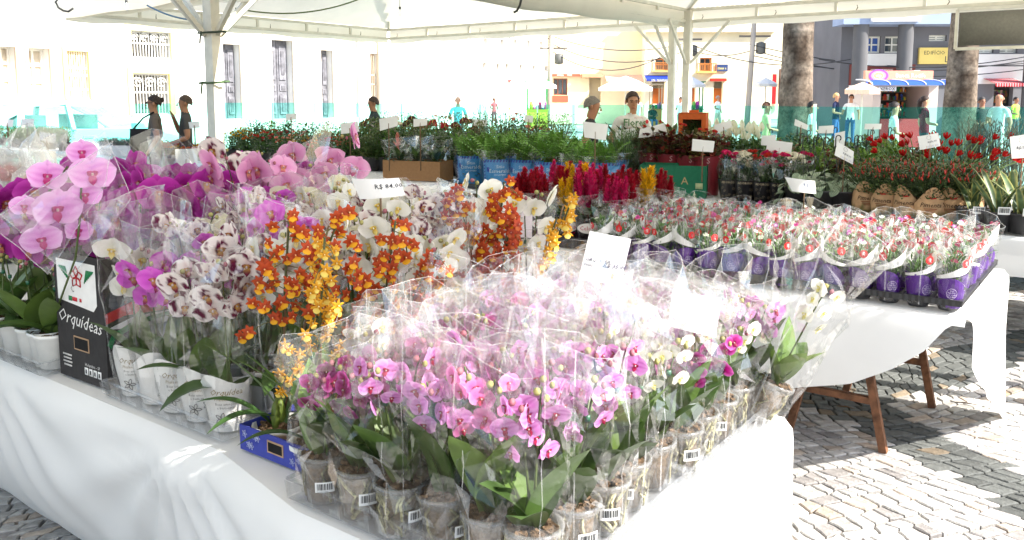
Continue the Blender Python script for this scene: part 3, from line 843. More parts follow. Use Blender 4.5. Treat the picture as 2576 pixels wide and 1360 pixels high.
for x0, x1 in ((2392, 2440), (2500, 2548)):
    ed.hole(ed.px(x0, 214, x1, 268))
rr = ed.px(2470, 198, 2546, 211)
g = G(); n = 24
for i in range(n):
    a, b = rr[0] + (rr[1] - rr[0]) * i / n, rr[0] + (rr[1] - rr[0]) * (i + 1) / n
    c = srgb(190, 40, 50) if i % 2 == 0 else srgb(226, 150, 150)
    g.add(([(a, -0.06, rr[3]), (b, -0.06, rr[3]), (b, -1.1, rr[2]), (a, -1.1, rr[2])], [(0, 1, 2, 3)]), c, sm=False)
    g.add(([(a, -1.1, rr[2]), (b, -1.1, rr[2]), (b, -1.1, rr[2] - 0.1), ((a + b) / 2, -1.1, rr[2] - 0.16), (a, -1.1, rr[2] - 0.1)], [(0, 1, 2, 3, 4)]), c, sm=False)
ed.part("striped_awning", g, M_FABRIC)
g = G(); r = ed.px(2505, 218, 2545, 268); rs2 = random.Random(4)
for i in range(60):
    g.add(box(rs2.uniform(r[0], r[1]), ed.dep + 0.2, rs2.uniform(r[2] + 0.2, r[3] - 0.2), 0.12, 0.1, 0.18), mul((rs2.random(), rs2.random() * 0.7, rs2.random() * 0.5), 0.6), sm=False)
ed.part("shop_goods", g, M_VC)
ac = ed.px(2284, 178, 2304, 195); ed.bx("air_conditioner", ac, -0.4, -0.055, srgb(226, 224, 218))
ed.done()
# ---- news kiosk with blue awning
p0 = at_y(2196, 250, 27); p0.z = 0
k = thing("news_kiosk", "news kiosk with a curved blue awning and an orange banner", "kiosk", p0, 0.0)
def kx(px): return at_y(px, 200, 27).x - p0.x
def kz(py): return at_y(2280, py, 27).z
Lk = kx(2362)
g = G()
for a, b, c, d in ((0, 0.25, 0, kz(218)), (Lk - 0.3, Lk, 0, kz(218))):
    g.add(box((a + b) / 2, 1.0, d / 2, b - a, 2.0, d), srgb(200, 186, 176), sm=False)
g.add(box(Lk / 2, 1.9, kz(218) / 2, Lk - 0.5, 0.1, kz(218)), srgb(88, 80, 78), sm=False); g.add(box(Lk / 2, 1.0, kz(218) + 0.03, Lk, 2.0, 0.06), srgb(190, 190, 186), sm=False)
ob("booth", g.mesh("booth", M_WALLV), k)
g = G(); g.add(box(Lk / 2, 0.2, 0.45, Lk - 0.52, 0.5, 0.9), srgb(176, 50, 56), sm=False); ob("counter", g.mesh("counter", M_VC), k)
rs2 = random.Random(9)
for lv in range(5):
    g = G(); z = 0.95 + lv * 0.27
    g.add(box(Lk / 2, 1.6, z, Lk - 0.6, 0.3, 0.02), srgb(120, 110, 100), sm=False)
    for i in range(26):
        hh = rs2.uniform(0.08, 0.22); c = rs2.choice([(220, 60, 60), (230, 200, 60), (60, 90, 170), (235, 235, 230), (210, 120, 60), (90, 60, 50), (60, 140, 90)])
        g.add(box(0.4 + (Lk - 0.8) * i / 25, 1.45, z + 0.01 + hh / 2, 0.07, 0.05, hh), srgb(*c), sm=False)
    ob("shelf", g.mesh("shelf", M_VC), k)
g = G(); a0, a1 = kx(2160), kx(2376)
g.add(grid(8, 8, lambda i, j: (a0 + (a1 - a0) * i, 0.2 - 1.25 * sin(j * pi / 2), kz(216) + (kz(202) - kz(216)) * cos(j * pi / 2))), srgb(52, 84, 168)); ob("awning", g.mesh("awning", M_FABRIC), k)
for i in range(6):
    x = a0 + (a1 - a0) * i / 5; g = G()
    g.add(tube([(x, 0.2 - 1.26 * sin(j * pi / 12), kz(216) + 0.015 + (kz(202) - kz(216)) * cos(j * pi / 12)) for j in range(7)], 0.02, 4), srgb(230, 230, 235)); ob("awning_rib", g.mesh("awning_rib", M_PLAS), k)
g = G(); b0, b1 = kx(2184), kx(2356); zb0, zb1 = kz(203), kz(178)
g.add(box((b0 + b1) / 2, 0.3, (zb0 + zb1) / 2, b1 - b0, 0.16, zb1 - zb0), srgb(222, 150, 120), sm=False)
bn = ob("banner", g.mesh("banner", M_VC), k)
g = G(); zc = (zb0 + zb1) / 2
for R_, c in ((0.2, (150, 80, 170)), (0.15, (226, 150, 190)), (0.1, (236, 180, 110))):
    vs, fs = lathe([(0.0001, 0), (R_, 0)], 20); g.add(([(x * 1.6, 0.215 - R_ * 0 - (0.25 - R_) * 0.02, y) for x, y, z in vs], fs), srgb(*c), M=T(b0 + 0.42, 0, zc))
g.add(text_vf("vip", 0.17), srgb(250, 245, 235), M=T(b0 + 0.42, 0.205, zc)); ob("lettering", g.mesh("lettering", M_VC), bn); g = G(); g.add(text_vf("Banca Recife", 0.19), srgb(250, 240, 230), M=T(b0 + 1.45, 0.214, zc)); ob("lettering", g.mesh("lettering", M_VC), bn)
g = G(); x0, x1, z0, z1 = kx(2211), kx(2255), kz(230), kz(219)
g.add(box((x0 + x1) / 2, -0.02, (z0 + z1) / 2, x1 - x0, 0.02, z1 - z0), srgb(232, 236, 240), sm=False); sg = ob("sign_board", g.mesh("sign_board", M_VC), k)
g = G(); g.add(text_vf("XEROX", 0.145), srgb(30, 36, 50), M=T((x0 + x1) / 2, -0.033, (z0 + z1) / 2)); ob("lettering", g.mesh("lettering", M_VC), sg)
# ---- market umbrellas with small stalls
def umbrella(label, px, py_top, py_edge, half, Y, col, stall=None):
    p = at_y(px, 250, Y); t = thing("market_umbrella", label, "umbrella", (p.x, p.y, 0), 0, "market umbrellas on the square")
    zt, ze = at_y(px, py_top, Y).z, at_y(px, py_edge, Y).z; R_ = half * Y / FPX
    g = G(); g.add(lathe([(0.02, zt), (R_ * 0.5, zt - (zt - ze) * 0.42), (R_, ze), (R_ * 0.99, ze - 0.14)], 8), col, sm=False); ob("canopy", g.mesh("canopy", M_FABRIC), t)
    g = G(); g.add(lathe([(0.03, 0), (0.03, zt - 0.03)], 8, True), srgb(190, 190, 186)); g.add(lathe([(0.3, 0), (0.28, 0.08), (0.03, 0.1)], 12), srgb(150, 150, 148)); ob("pole", g.mesh("pole", M_STEEL), t)
    for i in range(8):
        a = 2 * pi * i / 8; g = G(); g.add(beam((0, 0, ze + 0.12), (R_ * 0.92 * cos(a), R_ * 0.92 * sin(a), ze + 0.03), 0.02), srgb(180, 180, 176), sm=False); ob("rib", g.mesh("rib", M_STEEL), t)
umbrella("white market umbrella over the green and yellow cart by the convent wall", 1352, 196, 216, 48, 40, srgb(236, 234, 228))
umbrella("white market umbrella in front of the cream shop with the grey shutter", 1573, 192, 222, 68, 38, srgb(240, 238, 232))
umbrella("white market umbrella over the green booth beside the tent post", 1740, 194, 214, 34, 42, srgb(238, 236, 230))
umbrella("peach market umbrella beside the news kiosk", 2168, 208, 226, 44, 26, srgb(232, 196, 170))
umbrella("small white umbrella standing in the alley by the red sign", 1925, 196, 212, 30, 44, srgb(240, 236, 228))
def cart(label, px, Y, wpx, py_top, col1, col2, goods):
    p = at_y(px, 250, Y); wd = wpx * Y / FPX; zt = at_y(px, py_top, Y).z
    t = thing("street_stall", label, "stall", (p.x, p.y, 0))
    g = G(); g.add(box(0, 0.7, 0.5, wd, 0.8, 0.9), col1, sm=False); g.add(box(0, 0.7, 0.97, wd + 0.1, 0.9, 0.04), mul(col1, 0.7), sm=False); ob("counter", g.mesh("counter", M_VC), t)
    for sx in (-1, 1):
        for sy in (0.3, 1.1):
            g = G(); g.add(box(sx * wd * 0.47, sy, 0.99 + (zt - 0.99) / 2, 0.06, 0.06, zt - 0.99), col2, sm=False); ob("post", g.mesh("post", M_VC), t)
    g = G(); g.add(box(0, 0.7, zt + 0.03, wd + 0.2, 1.1, 0.06), col2, sm=False); ob("roof", g.mesh("roof", M_VC), t)
    r = random.Random(px)
    for i in range(goods):
        hh = r.uniform(0.1, 0.4); g = G(); g.add(lathe([(0.08, 0), (0.1, hh * 0.5), (0.07, hh)], 7, True, True), mul((r.random(), r.random() * 0.8, r.random() * 0.6), 0.7)); ob("goods", g.mesh("goods", M_VC), t, (wd * (i / max(1, goods - 1) - 0.5) * 0.85, 0.55, 0.99))
cart("green street stall with yellow front under the white umbrella", 1352, 41, 52, 206, srgb(206, 210, 70), srgb(50, 140, 80), 7)
cart("green newspaper booth behind the tent post", 1752, 43, 40, 208, srgb(60, 130, 90), srgb(60, 140, 96), 5)
cart("colourful snack stall by the far end of the convent", 1262, 46, 40, 204, srgb(230, 160, 60), srgb(220, 90, 90), 6)
cart("orange fruit stall beside the man sitting by the colonial house", 1655, 44, 26, 214, srgb(226, 150, 70), srgb(200, 180, 150), 5)
# ---- utility poles and overhead wires
def utility(label, px, Y, top, lean=0.0):
    p = at_y(px, 250, Y); t = thing("utility_pole", label, "pole", (p.x, p.y, 0))
    g = G(); g.add(tube([(0, 0, 0), (lean * 0.5, 0, top / 2), (lean, 0, top)], [0.13, 0.12, 0.1], 8), srgb(168, 160, 150)); ob("pole", g.mesh("pole", M_WALLV), t)
    for z in (top - 1.2, top - 2.2):
        g = G(); g.add(beam((-0.7 + lean, 0, z), (0.7 + lean, 0, z), 0.08), srgb(110, 104, 96), sm=False); ob("crossarm", g.mesh("crossarm", M_WALLV), t)
    g = G(); g.add(lathe([(0.05, 0), (0.22, 0.05), (0.22, 0.5), (0.05, 0.55)], 8), srgb(96, 96, 92), M=T(0.28 + lean, 0, top - 3.0)); ob("transformer", g.mesh("transformer", M_VC), t)
utility("leaning utility pole in front of the convent wall's end", 1376, 42, 6.2, 0.3)
utility("utility pole behind the tent post by the colonial house", 1722, 40, 6.5, 0.05)
utility("dark utility pole at the alley mouth beside the palm", 1880, 38, 6.5, 0.25)
for i, (a, b, sg) in enumerate((((1390, 92, 42), (1722, 110, 40), 0.5), ((1386, 110, 42), (1722, 130, 40), 0.7), ((1386, 128, 42), (1700, 122, 40), 1.0), ((1380, 98, 42), (1200, 60, 50), 0.4),
        ((1722, 105, 40), (2140, 150, 35), 0.6), ((1885, 112, 38), (2576, 160, 34), 0.5), ((1890, 125, 38), (2600, 172, 34), 0.7), ((1890, 140, 38), (2600, 150, 34), 0.6), ((2060, 150, 36), (2600, 140, 33), 0.4), ((1722, 120, 40), (1890, 128, 38), 0.3))):
    cable("overhead black cable %s" % ["from the leaning pole to the pole by the colonial house, topmost", "drooping from the leaning pole, second of its bunch", "drooping lowest between the two poles before the beige shop", "from the leaning pole along the convent wall",
          "from the colonial house pole across the alley to the kiosk side", "crossing the yellow name board, upper one", "crossing the yellow name board, lower one", "sagging across the office windows", "running behind the palm towards the striped awning", "short span between colonial house pole and alley pole"][i], sagline(at_y(*a), at_y(*b), sg), 0.022, (54, 54, 56), "overhead_cable")
# ---- palms
M_TRUNK = solid("palm_bark", None, rough=0.9, spec=0.1, nscale=14, var=0.45, bump=0.6, bscale=24)
def palm(label, px, Y, wpx, seed):
    p = at_y(px, 250, Y); r = random.Random(seed)
    t = thing("palm_tree", label, "palm", (p.x, p.y, 0), 0, "palm trees on the square")
    R0 = wpx / 2 * Y / FPX; H_ = 13.0
    rings = 90
    def f(i, j):
        z = j * H_; a = 2 * pi * i
        rr = R0 * (1.12 - 0.3 * min(1, z / 4.5) + 0.12 * math.exp(-z / 0.6)) * (1 + 0.012 * sin(z * 40)) + 0.012 * noise.noise(Vector((cos(a) * 2, sin(a) * 2, z * 3 + seed)))
        return (rr * cos(a), rr * sin(a), z)
    vs, fs = grid(18, rings, f)
    cols = []
    for v in vs:
        n1 = noise.noise(Vector((v[0] * 6, v[1] * 6, v[2] * 2.2 + seed))); n2 = noise.noise(Vector((v[0] * 2, v[1] * 2, v[2] * 9)))
        c = mix(srgb(112, 100, 88), srgb(58, 48, 40), 0.5 + n1 * 1.3); c = mix(c, srgb(140, 130, 118), max(0, n2 * 1.4)); cols.append(c)
    g = G(); g.add((vs, fs), cols); ob("trunk", g.mesh("trunk", M_TRUNK), t)
    g = G()
    for q in range(16):
        a = 2 * pi * q / 16 + r.uniform(-0.2, 0.2); el = r.uniform(-0.2, 1.0); L = r.uniform(2.6, 3.4)
        pts = [Vector((cos(a) * L * s * cos(el * (1 - s * 0.6)), sin(a) * L * s * cos(el * (1 - s * 0.6)), H_ + L * s * sin(el) - 1.9 * s * s)) for s in [i / 12 for i in range(13)]]
        g.add(tube(pts, 0.03, 4), srgb(96, 120, 60))
        for i in range(1, 13):
            tdir = (pts[i] - pts[i - 1]).normalized(); sd = tdir.cross(Vector((0, 0, 1))).normalized()
            for s in (-1, 1):
                for e in (0.0, 0.5):
                    b0 = pts[i - 1].lerp(pts[i], e); tip = b0 + sd * s * 0.7 + tdir * 0.25 - Vector((0, 0, 0.3))
                    g.add(([b0, b0 + tdir * 0.08, tip], [(0, 1, 2)]), srgb(70, 110, 50), sm=False)
    ob("crown", g.mesh("crown", M_LEAF), t)
palm("grey-brown palm trunk seen through the green film between alley and kiosk", 2002, 16.5, 78, 1)
palm("pale ringed palm trunk standing in front of the news kiosk", 2416, 16.8, 72, 2)
# ================================================================== CAR beyond the film
pc = W(-17.4, 8.3)
car = thing("parked_car", "pale sedan car parked behind the green film fence by the church", "car", pc, atan2(AX.y, AX.x))
CARC = srgb(214, 216, 216)
st = [(-2.25, .45, .80, .62), (-2.15, .3, .95, .78), (-1.75, .24, 1.0, .85), (-0.9, .22, .99, .88), (0.2, .22, .97, .89), (1.1, .22, .95, .88), (1.6, .24, .9, .85), (2.05, .28, .78, .78), (2.25, .4, .62, .6)]
def carbody():
    vs = []; fs = []; n = 10
    for (x, zb, zt, hw) in st:
        for y, z in ((-hw * .9, zb), (-hw, zb + .12), (-hw, (zb + zt) / 2), (-hw * .97, zt - .06), (-hw * .9, zt), (hw * .9, zt), (hw * .97, zt - .06), (hw, (zb + zt) / 2), (hw, zb + .12), (hw * .9, zb)):
            vs.append((x, y, z))
    for i in range(len(st) - 1):
        for k in range(n):
            l = (k + 1) % n; fs.append((i * n + k, (i + 1) * n + k, (i + 1) * n + l, i * n + l))
    fs.append(tuple(range(n))); fs.append(tuple((len(st) - 1) * n + k for k in range(n - 1, -1, -1)))
    return vs, fs
M_CARP = solid("car_paint", None, rough=0.25, spec=0.5, var=0.02, coat=0.6)
g = G(); g.add(carbody(), CARC); ob("body", g.mesh("body", M_CARP), car)
roofp = [(1.35, .9), (0.95, 1.18), (0.4, 1.43), (-0.2, 1.5), (-0.9, 1.45), (-1.45, 1.2), (-1.95, .97)]
def gh(ins=0.0):
    vs = []; fs = []
    for x, z in roofp:
        hw = .82 - (z - .9) * .34 + ins
        vs += [(x, -hw, z + ins), (x, hw, z + ins)]
    for i in (2, 3): fs.append((2 * i, 2 * i + 1, 2 * i + 3, 2 * i + 2))
    return vs, fs
g = G(); g.add(gh(), CARC)
for s in (-1, 1):
    def rp(i): x, z = roofp[i]; return (x, s * (.82 - (z - .9) * .34), z)
    for i, j in ((0, 1), (1, 2), (2, 3), (3, 4), (4, 5), (5, 6)): g.add(beam(rp(i), rp(j), .06), CARC, sm=False)
    g.add(beam((-.25, s * .82, .95), (-.25, s * .62, 1.48), .08), CARC, sm=False); g.add(beam((-1.24, s * .8, .98), (-1.15, s * .68, 1.34), .06), CARC, sm=False)
ob("cabin", g.mesh("cabin", M_CARP), car)
for x in (.25, -.75):
    g = G(); g.add(box(x, -.38, .95, .18, .48, .6), srgb(120, 118, 112)); g.add(box(x, .38, .95, .18, .48, .6), srgb(120, 118, 112)); ob("seat_back", g.mesh("seat_back", M_FABRIC), car)
M_CGL = clear("car_glass", tint=(0.75, 0.8, 0.8), base=0.1, edge=0.5, haze=0.05, streak=0.0)
for s in (-1, 1):
    for pts in ([(1.15, .97), (0.42, 1.38), (-0.2, 1.43), (-0.2, .98)], [(-0.3, .98), (-0.3, 1.43), (-0.85, 1.39), (-1.1, 1.27), (-1.2, 1.0)], [(-1.27, 1.0), (-1.2, 1.24), (-1.42, 1.12), (-1.62, 1.02)]):
        g = G(); vs = [(x, s * (.825 - (z - .9) * .34 + .004), z) for x, z in pts]
        g.add((vs, [tuple(range(len(vs)))]), (1, 1, 1), sm=False); ob("side_window", g.mesh("side_window", M_CGL), car)
    g = G(); g.add(box(1.0, s * 0.95, 1.0, 0.18, 0.2, 0.14), CARC, sm=False); ob("mirror", g.mesh("mirror", M_CARP), car)
    for x in (0.0, -1.05):
        g = G(); g.add(box(x, s * 0.895, 0.82, 0.2, 0.03, 0.035), srgb(190, 190, 190), sm=False); ob("door_handle", g.mesh("door_handle", M_PLAS), car)
    for x in (1.4, -1.35):
        g = G(); g.add(lathe([(.2, -.1), (.31, -.1), (.33, -.06), (.33, .06), (.31, .1), (.2, .1)], 20), srgb(30, 30, 32), M=T(x, s * .8, .33) @ RX(pi / 2)); wh = ob("wheel", g.mesh("wheel", M_PLAS), car)
        g = G(); g.add(lathe([(.02, .11), (.2, .08), (.21, .1)], 12), srgb(170, 170, 172), M=T(x, s * .8, .33) @ RX(-s * -pi / 2)); ob("rim", g.mesh("rim", M_PLAS), wh)
    g = G(); g.add(ell((2.08, s * .62, .68), (.12, .14, .07)), srgb(220, 220, 220)); ob("headlight", g.mesh("headlight", M_GLASS), car)
    g = G(); g.add(ell((-2.17, s * .62, .82), (.08, .14, .08)), srgb(160, 30, 30)); ob("tail_light", g.mesh("tail_light", M_PLAS), car)
for a, b in (((1.34, .93), (0.42, 1.43)), ((-1.9, 1.01), (-0.98, 1.44))):
    g = G(); hw0, hw1 = .74, .6
    g.add(([(a[0] + .02, -hw0, a[1] + .03), (a[0] + .02, hw0, a[1] + .03), (b[0], hw1, b[1] + .012), (b[0], -hw1, b[1] + .012)], [(0, 1, 2, 3)]), sm=False); ob("windscreen", g.mesh("windscreen", M_CGL), car)
# a green litter bin by the church
pb = at_y(30, 250, 24)
tb = thing("litter_bin", "yellow-green wheeled litter bin by the church windows", "bin", (pb.x, pb.y, 0))
g = G(); g.add(lathe([(.3, .1), (.42, 1.5), (.46, 1.52)], 8), srgb(190, 205, 90)); ob("body", g.mesh("body", M_PLAS), tb)
g = G(); g.add(lathe([(.47, 1.53), (.4, 1.62), (.02, 1.66)], 8), srgb(60, 110, 50)); ob("lid", g.mesh("lid", M_PLAS), tb)

# ================================================================== PEOPLE
def person(label, loc, yaw, H_=1.68, shirt=(200, 200, 200), pants=(60, 70, 100), skin=(170, 120, 92), hair=(40, 32, 28), style='short', arms=None, sleeve=0.55, hi=False, head=(0, 0), sit=False, stride=0.0, shoe=(60, 50, 46), group=None, bulk=1.0, sink=0.0):
    k = H_ / 1.7
    V = []; E = []; Rr = []; reg = []
    def add(p, r, parent=None, region=None):
        V.append(Vector(p) * k); Rr.append((r[0] * k, r[1] * k) if isinstance(r, tuple) else (r * k, r * k))
        if parent is not None: E.append((parent, len(V) - 1)); reg.append(region)
        return len(V) - 1
    zz = -0.45 if sit else 0
    b = bulk
    pel = add((0, 0, .95 + zz), (.155 * b, .12 * b)); bel = add((0, -.01, 1.09 + zz), (.145 * b, .115 * b), pel, 'shirt'); che = add((0, .0, 1.27 + zz), (.165 * b, .115 * b), bel, 'shirt')
    upc = add((0, .015, 1.375 + zz), (.12 * b, .08), che, 'shirt'); nek = add((0, .01, 1.46 + zz), .052, upc, 'skin')
    hy, hp = head
    Hm = Matrix.Rotation(hy, 3, 'Z') @ Matrix.Rotation(hp, 3, 'X')
    nb = Vector((0, .01, 1.47 + zz))
    def hpnt(x, y, z): return nb + Hm @ Vector((x, y, z))
    h1 = add(hpnt(0, -.03, .07), (.055, .062), nek, 'skin'); h2 = add(hpnt(0, -.02, .14), (.068, .085), h1, 'skin'); h3 = add(hpnt(0, -.005, .2), (.058, .07), h2, 'skin')
    arms = arms or (((.25, .03, 1.12), (.27, -.02, .88)), ((.25, .03, 1.12), (.27, -.02, .88)))
    for s, (el, ha) in zip((-1, 1), arms):
        sh = add((s * .165 * b, .01, 1.375 + zz), .058, upc, 'shirt')
        elv = Vector((s * el[0], el[1], el[2] + zz)); hav = Vector((s * ha[0], ha[1], ha[2] + zz)); shv = Vector((s * .165 * b, .01, 1.375 + zz))
        m = shv.lerp(elv, sleeve) if sleeve < 1 else elv
        cur = sh
        if 0 < sleeve < 1: cur = add(m, .05, sh, 'shirt')
        e = add(elv, .04, cur, 'skin' if sleeve < 1 else 'shirt'); w_ = add(elv.lerp(hav, .8), .028, e, 'skin' if sleeve <= 1 else 'shirt')
        d = (hav - elv).normalized(); h = add(hav, (.036, .02), w_, 'skin')
        if hi:
            sd = d.cross(Vector((0, 1, 0.3))).normalized()
            for q, (off, L) in enumerate(((-.03, .06), (-.01, .075), (.01, .08), (.03, .065))):
                f1 = add(hav + sd * off + d * .03, .0095, h, 'skin'); add(hav + sd * off * 1.15 + d * L + Vector((0, -.012, -.012)), .008, f1, 'skin')
            f1 = add(hav + sd * -.042 - d * .01, .011, h, 'skin'); add(hav + sd * -.06 + d * .03, .009, f1, 'skin')
    for s in (-1, 1):
        hip = add((s * .085 * b, 0, .88 + zz), .088 * b, pel, 'pants')
        if sit: kn = add((s * .12, -.42, .9 + zz), .062, hip, 'pants'); an = add((s * .12, -.42, .08), .042, kn, 'pants'); add((s * .13, -.56, .035), .036, an, 'shoe')
        else:
            sw = s * stride
            kn = add((s * .095, -.02 - sw * .5, .49), .06, hip, 'pants'); an = add((s * .1, .03 - sw, .09 + max(0, -sw) * .1), .042, kn, 'pants'); add((s * .11, -.12 - sw, .035), .036, an, 'shoe')
    me = bpy.data.meshes.new("body")
    me.from_pydata([tuple(v) for v in V], E, [])
    o = bpy.data.objects.new("body", me); COL.objects.link(o)
    sk = o.modifiers.new("s", 'SKIN'); sk.use_smooth_shade = True; sk.branch_smoothing = 0.6
    for i, r in enumerate(Rr):
        me.skin_vertices[0].data[i].radius = r; me.skin_vertices[0].data[i].use_root = (i == 0)
    ss = o.modifiers.new("d", 'SUBSURF'); ss.levels = 2 if hi else 1; ss.render_levels = ss.levels
    dg = bpy.context.evaluated_depsgraph_get()
    nm = bpy.data.meshes.new_from_object(o.evaluated_get(dg))
    bpy.data.objects.remove(o); bpy.data.meshes.remove(me)
    nm.name = "body"
    nm.materials.clear(); nm.materials.append(M_SKIN); nm.materials.append(M_FABRIC)
    cols = {'skin': srgb(*skin), 'shirt': srgb(*shirt), 'pants': srgb(*pants), 'shoe': srgb(*shoe)}
    ca = nm.color_attributes.new("Col", 'FLOAT_COLOR', 'CORNER'); buf = [1.0] * (len(nm.loops) * 4)
    for f in nm.polygons:
        c = f.center; best = None
        for (a, bb), rg in zip(E, reg):
            A_, B_ = V[a], V[bb]; ab = B_ - A_; t = max(0, min(1, (c - A_).dot(ab) / max(ab.length_squared, 1e-9)))
            d = (c - A_ - ab * t).length - (Rr[a][0] * (1 - t) + Rr[bb][0] * t) * 0.6
            if best is None or d < best[0]: best = (d, rg)
        rg = best[1]
        if rg in ('shirt', 'pants'): rg = 'shirt' if c.z > (.93 + zz) * k or (sit and c.y > -0.12 * k) else 'pants'
        f.material_index = 0 if rg == 'skin' else 1; f.use_smooth = True
        cc = cols[rg]
        for li in f.loop_indices: buf[4 * li:4 * li + 3] = cc
    ca.data.foreach_set("color", buf)
    t = thing("person", label, "person", (loc[0], loc[1], (loc[2] if len(loc) > 2 else 0) - sink), yaw, group)
    ob("body", nm, t)
    # face
    HM = T(*(nb * k)) @ Hm.to_4x4() @ Matrix.Scale(k, 4)
    sc_ = srgb(*skin); g = G()
    g.add(([(0, -.128, .085), (-.017, -.1, .08), (.017, -.1, .08), (0, -.103, .135)], [(0, 1, 3), (0, 3, 2), (0, 2, 1)]), sc_, M=HM)
    for s in (-1, 1):
        g.add(ell((s * .03, -.094, .125), (.013, .009, .006), 6, 4), srgb(36, 26, 22), M=HM)
        g.add(tube([(s * .048, -.088, .14), (s * .03, -.1, .146), (s * .014, -.1, .142)], .004, 4), mul(srgb(*hair), .8), M=HM)
        g.add(ell((s * .078, -.0, .115), (.012, .02, .03), 6, 5), mul(sc_, .95), M=HM)
    g.add(ell((0, -.094, .055), (.024, .01, .007), 8, 4), mix(sc_, srgb(140, 60, 60), .5), M=HM)
    ob("face", g.mesh("face", M_SKIN), t)
    hc = srgb(*hair); g = G()
    if style != 'bald':
        def hp_(i, j):
            a = 2 * pi * i; ph = j * pi * .62
            lim = 1.0
            back = .5 + .5 * sin(a)                         # 1 at the back (+Y), 0 at the face
            ph = j * pi * (.34 + .32 * back)
            R_ = 1 + .06 * noise.noise(Vector((cos(a) * 3, sin(a) * 3, j * 5))) * (2.5 if style == 'curly' else 1)
            ex = 1.12 if style == 'curly' else 1.0
            return (.083 * ex * R_ * sin(ph) * cos(a), .004 + .1 * ex * R_ * sin(ph) * sin(a), .135 + .108 * ex * R_ * cos(ph))
        g.add(grid(20, 8, hp_), hc, M=HM)
        if style == 'bun': g.add(ell((0, .105, .17), (.036, .03, .036), 10, 7), hc, M=HM)
        if style in ('long',): g.add(tube([(0, .07, .16), (0, .11, .1), (0, .11, -.02), (0, .1, -.16)], [.05, .055, .05, .02], 8), hc, M=HM)
        if style == 'cap':
            g.add(grid(16, 1, lambda i, j: (.075 * cos(pi + pi * i), -.07 - (.0 + .08 * j) * sin(pi * i) - .0 * j, .165 - .015 * j)), mul(hc, .9), M=HM)
        ob("hair", g.mesh("hair", M_HAIR), t)
    return t, HM, k
# two stall keepers
pw = at_y(1590, 300, 9.6)
t, HM, kk = person("person in a white T-shirt printed with red and green lettering, holding a card", (pw.x, pw.y, 0), 0.25, 1.66, (214, 210, 202), (52, 56, 74), (184, 134, 102), (62, 46, 38), 'bun',
    (((.25, .02, 1.14), (.2, -.27, 1.08)), ((.27, .0, 1.12), (.06, -.25, 1.1))), .62, True, (-.15, .12))
g = G()
def chest(vf, x, z): # lettering lies on the shirt front
    vs, fs = vf
    return [(p[0] + x, -.122 * kk - .012 + 0.9 * (p[0] + x) ** 2, p[2] + z) for p in vs], fs
g.add(chest(text_vf("Flores", 0.11, "CENTER", .02), -.015, 1.345 * kk), srgb(84, 120, 76)); g.add(chest(text_vf("FESTIVAL", 0.028), .03, 1.4 * kk), srgb(190, 120, 120)); g.add(chest(text_vf("HOLAMBRA", 0.04), .0, 1.28 * kk), srgb(180, 110, 110))
vs, fs = lathe([(.0001, 0), (.024, 0)], 12); g.add(chest(([(x, 0, y) for x, y, z in vs], fs), .135, 1.355 * kk), srgb(190, 30, 40))
ob("shirt_print", g.mesh("shirt_print", M_VC), t)
g = G(); g.add(box(0, 0, 0, .13, .01, .09), srgb(150, 160, 110)); g.add(box(.0, -.007, -.01, .1, .004, .05), srgb(190, 190, 180))
tag(ob("flower_card", g.mesh("flower_card", M_PAPER), None, (t.location.x - .02, t.location.y - .32, 1.09), (.5, .1, .2)), "small green card held by the person in the white T-shirt", "card")
pw = at_y(1487, 300, 9.3)
person("person with short grey hair in a dark sleeveless top, head bowed towards the ferns", (pw.x, pw.y, 0), 1.35, 1.6, (62, 62, 62), (50, 50, 58), (172, 122, 92), (120, 112, 102), 'short', (((.24, .05, 1.13), (.22, -.2, 1.0)), ((.25, .02, 1.12), (.2, -.25, 1.02))), 0.05, True, (.1, .15))
# shoppers on the left
pw = at_y(388, 300, 11.3)
t, HM, kk = person("person in a dark grey T-shirt with sunglasses and hair tied back, carrying a bag", (pw.x, pw.y, 0), -1.3, 1.62, (98, 88, 80), (50, 52, 60), (160, 116, 88), (50, 38, 32), 'bun', (((.22, .05, 1.12), (.2, -.12, .92)), ((.24, .06, 1.12), (.22, -.08, .9))), .6, True, (0, 0))
g = G()
for s in (-1, 1): g.add(box(s * .032, -.1, .128, .04, .008, .028), srgb(30, 28, 26), M=HM, sm=False); g.add(beam((s * .052, -.098, .132), (s * .08, 0, .132), .005), srgb(30, 28, 26), M=HM, sm=False)
ob("sunglasses", g.mesh("sunglasses", M_PLAS), t)
pbag = at_y(356, 330, 11.2)
tb = thing("shoulder_bag", "dark shoulder bag carried by the person with sunglasses", "bag", (pbag.x, pbag.y, .82))
g = G(); g.add(grid(10, 8, lambda i, j: (.15 * (1 + .1 * sin(j * 3)) * cos(2 * pi * i), .08 * sin(2 * pi * i), .36 * j)), srgb(46, 44, 44)); g.add(([(-.14, 0, .36), (0, -.07, .36), (.14, 0, .36), (0, .07, .36)], [(0, 1, 2, 3)]), srgb(40, 38, 38)); ob("pouch", g.mesh("pouch", M_FABRIC), tb)
g = G(); g.add(tube([(-.12, 0, .34), (.02, .02, .5), (.16, .04, .58)], .012, 5), srgb(40, 38, 38)); ob("strap", g.mesh("strap", M_FABRIC), tb)
pw = at_y(466, 300, 11.6)
person("person in a dark T-shirt with cropped hair raising one hand to the mouth", (pw.x, pw.y, 0), -1.2, 1.62, (78, 76, 72), (44, 46, 54), (164, 118, 88), (80, 64, 52), 'short', (((.2, -.08, 1.14), (.06, -.17, 1.42)), ((.24, .02, 1.1), (.2, -.24, 1.02))), .6, True)
pw = at_y(940, 300, 13.5)
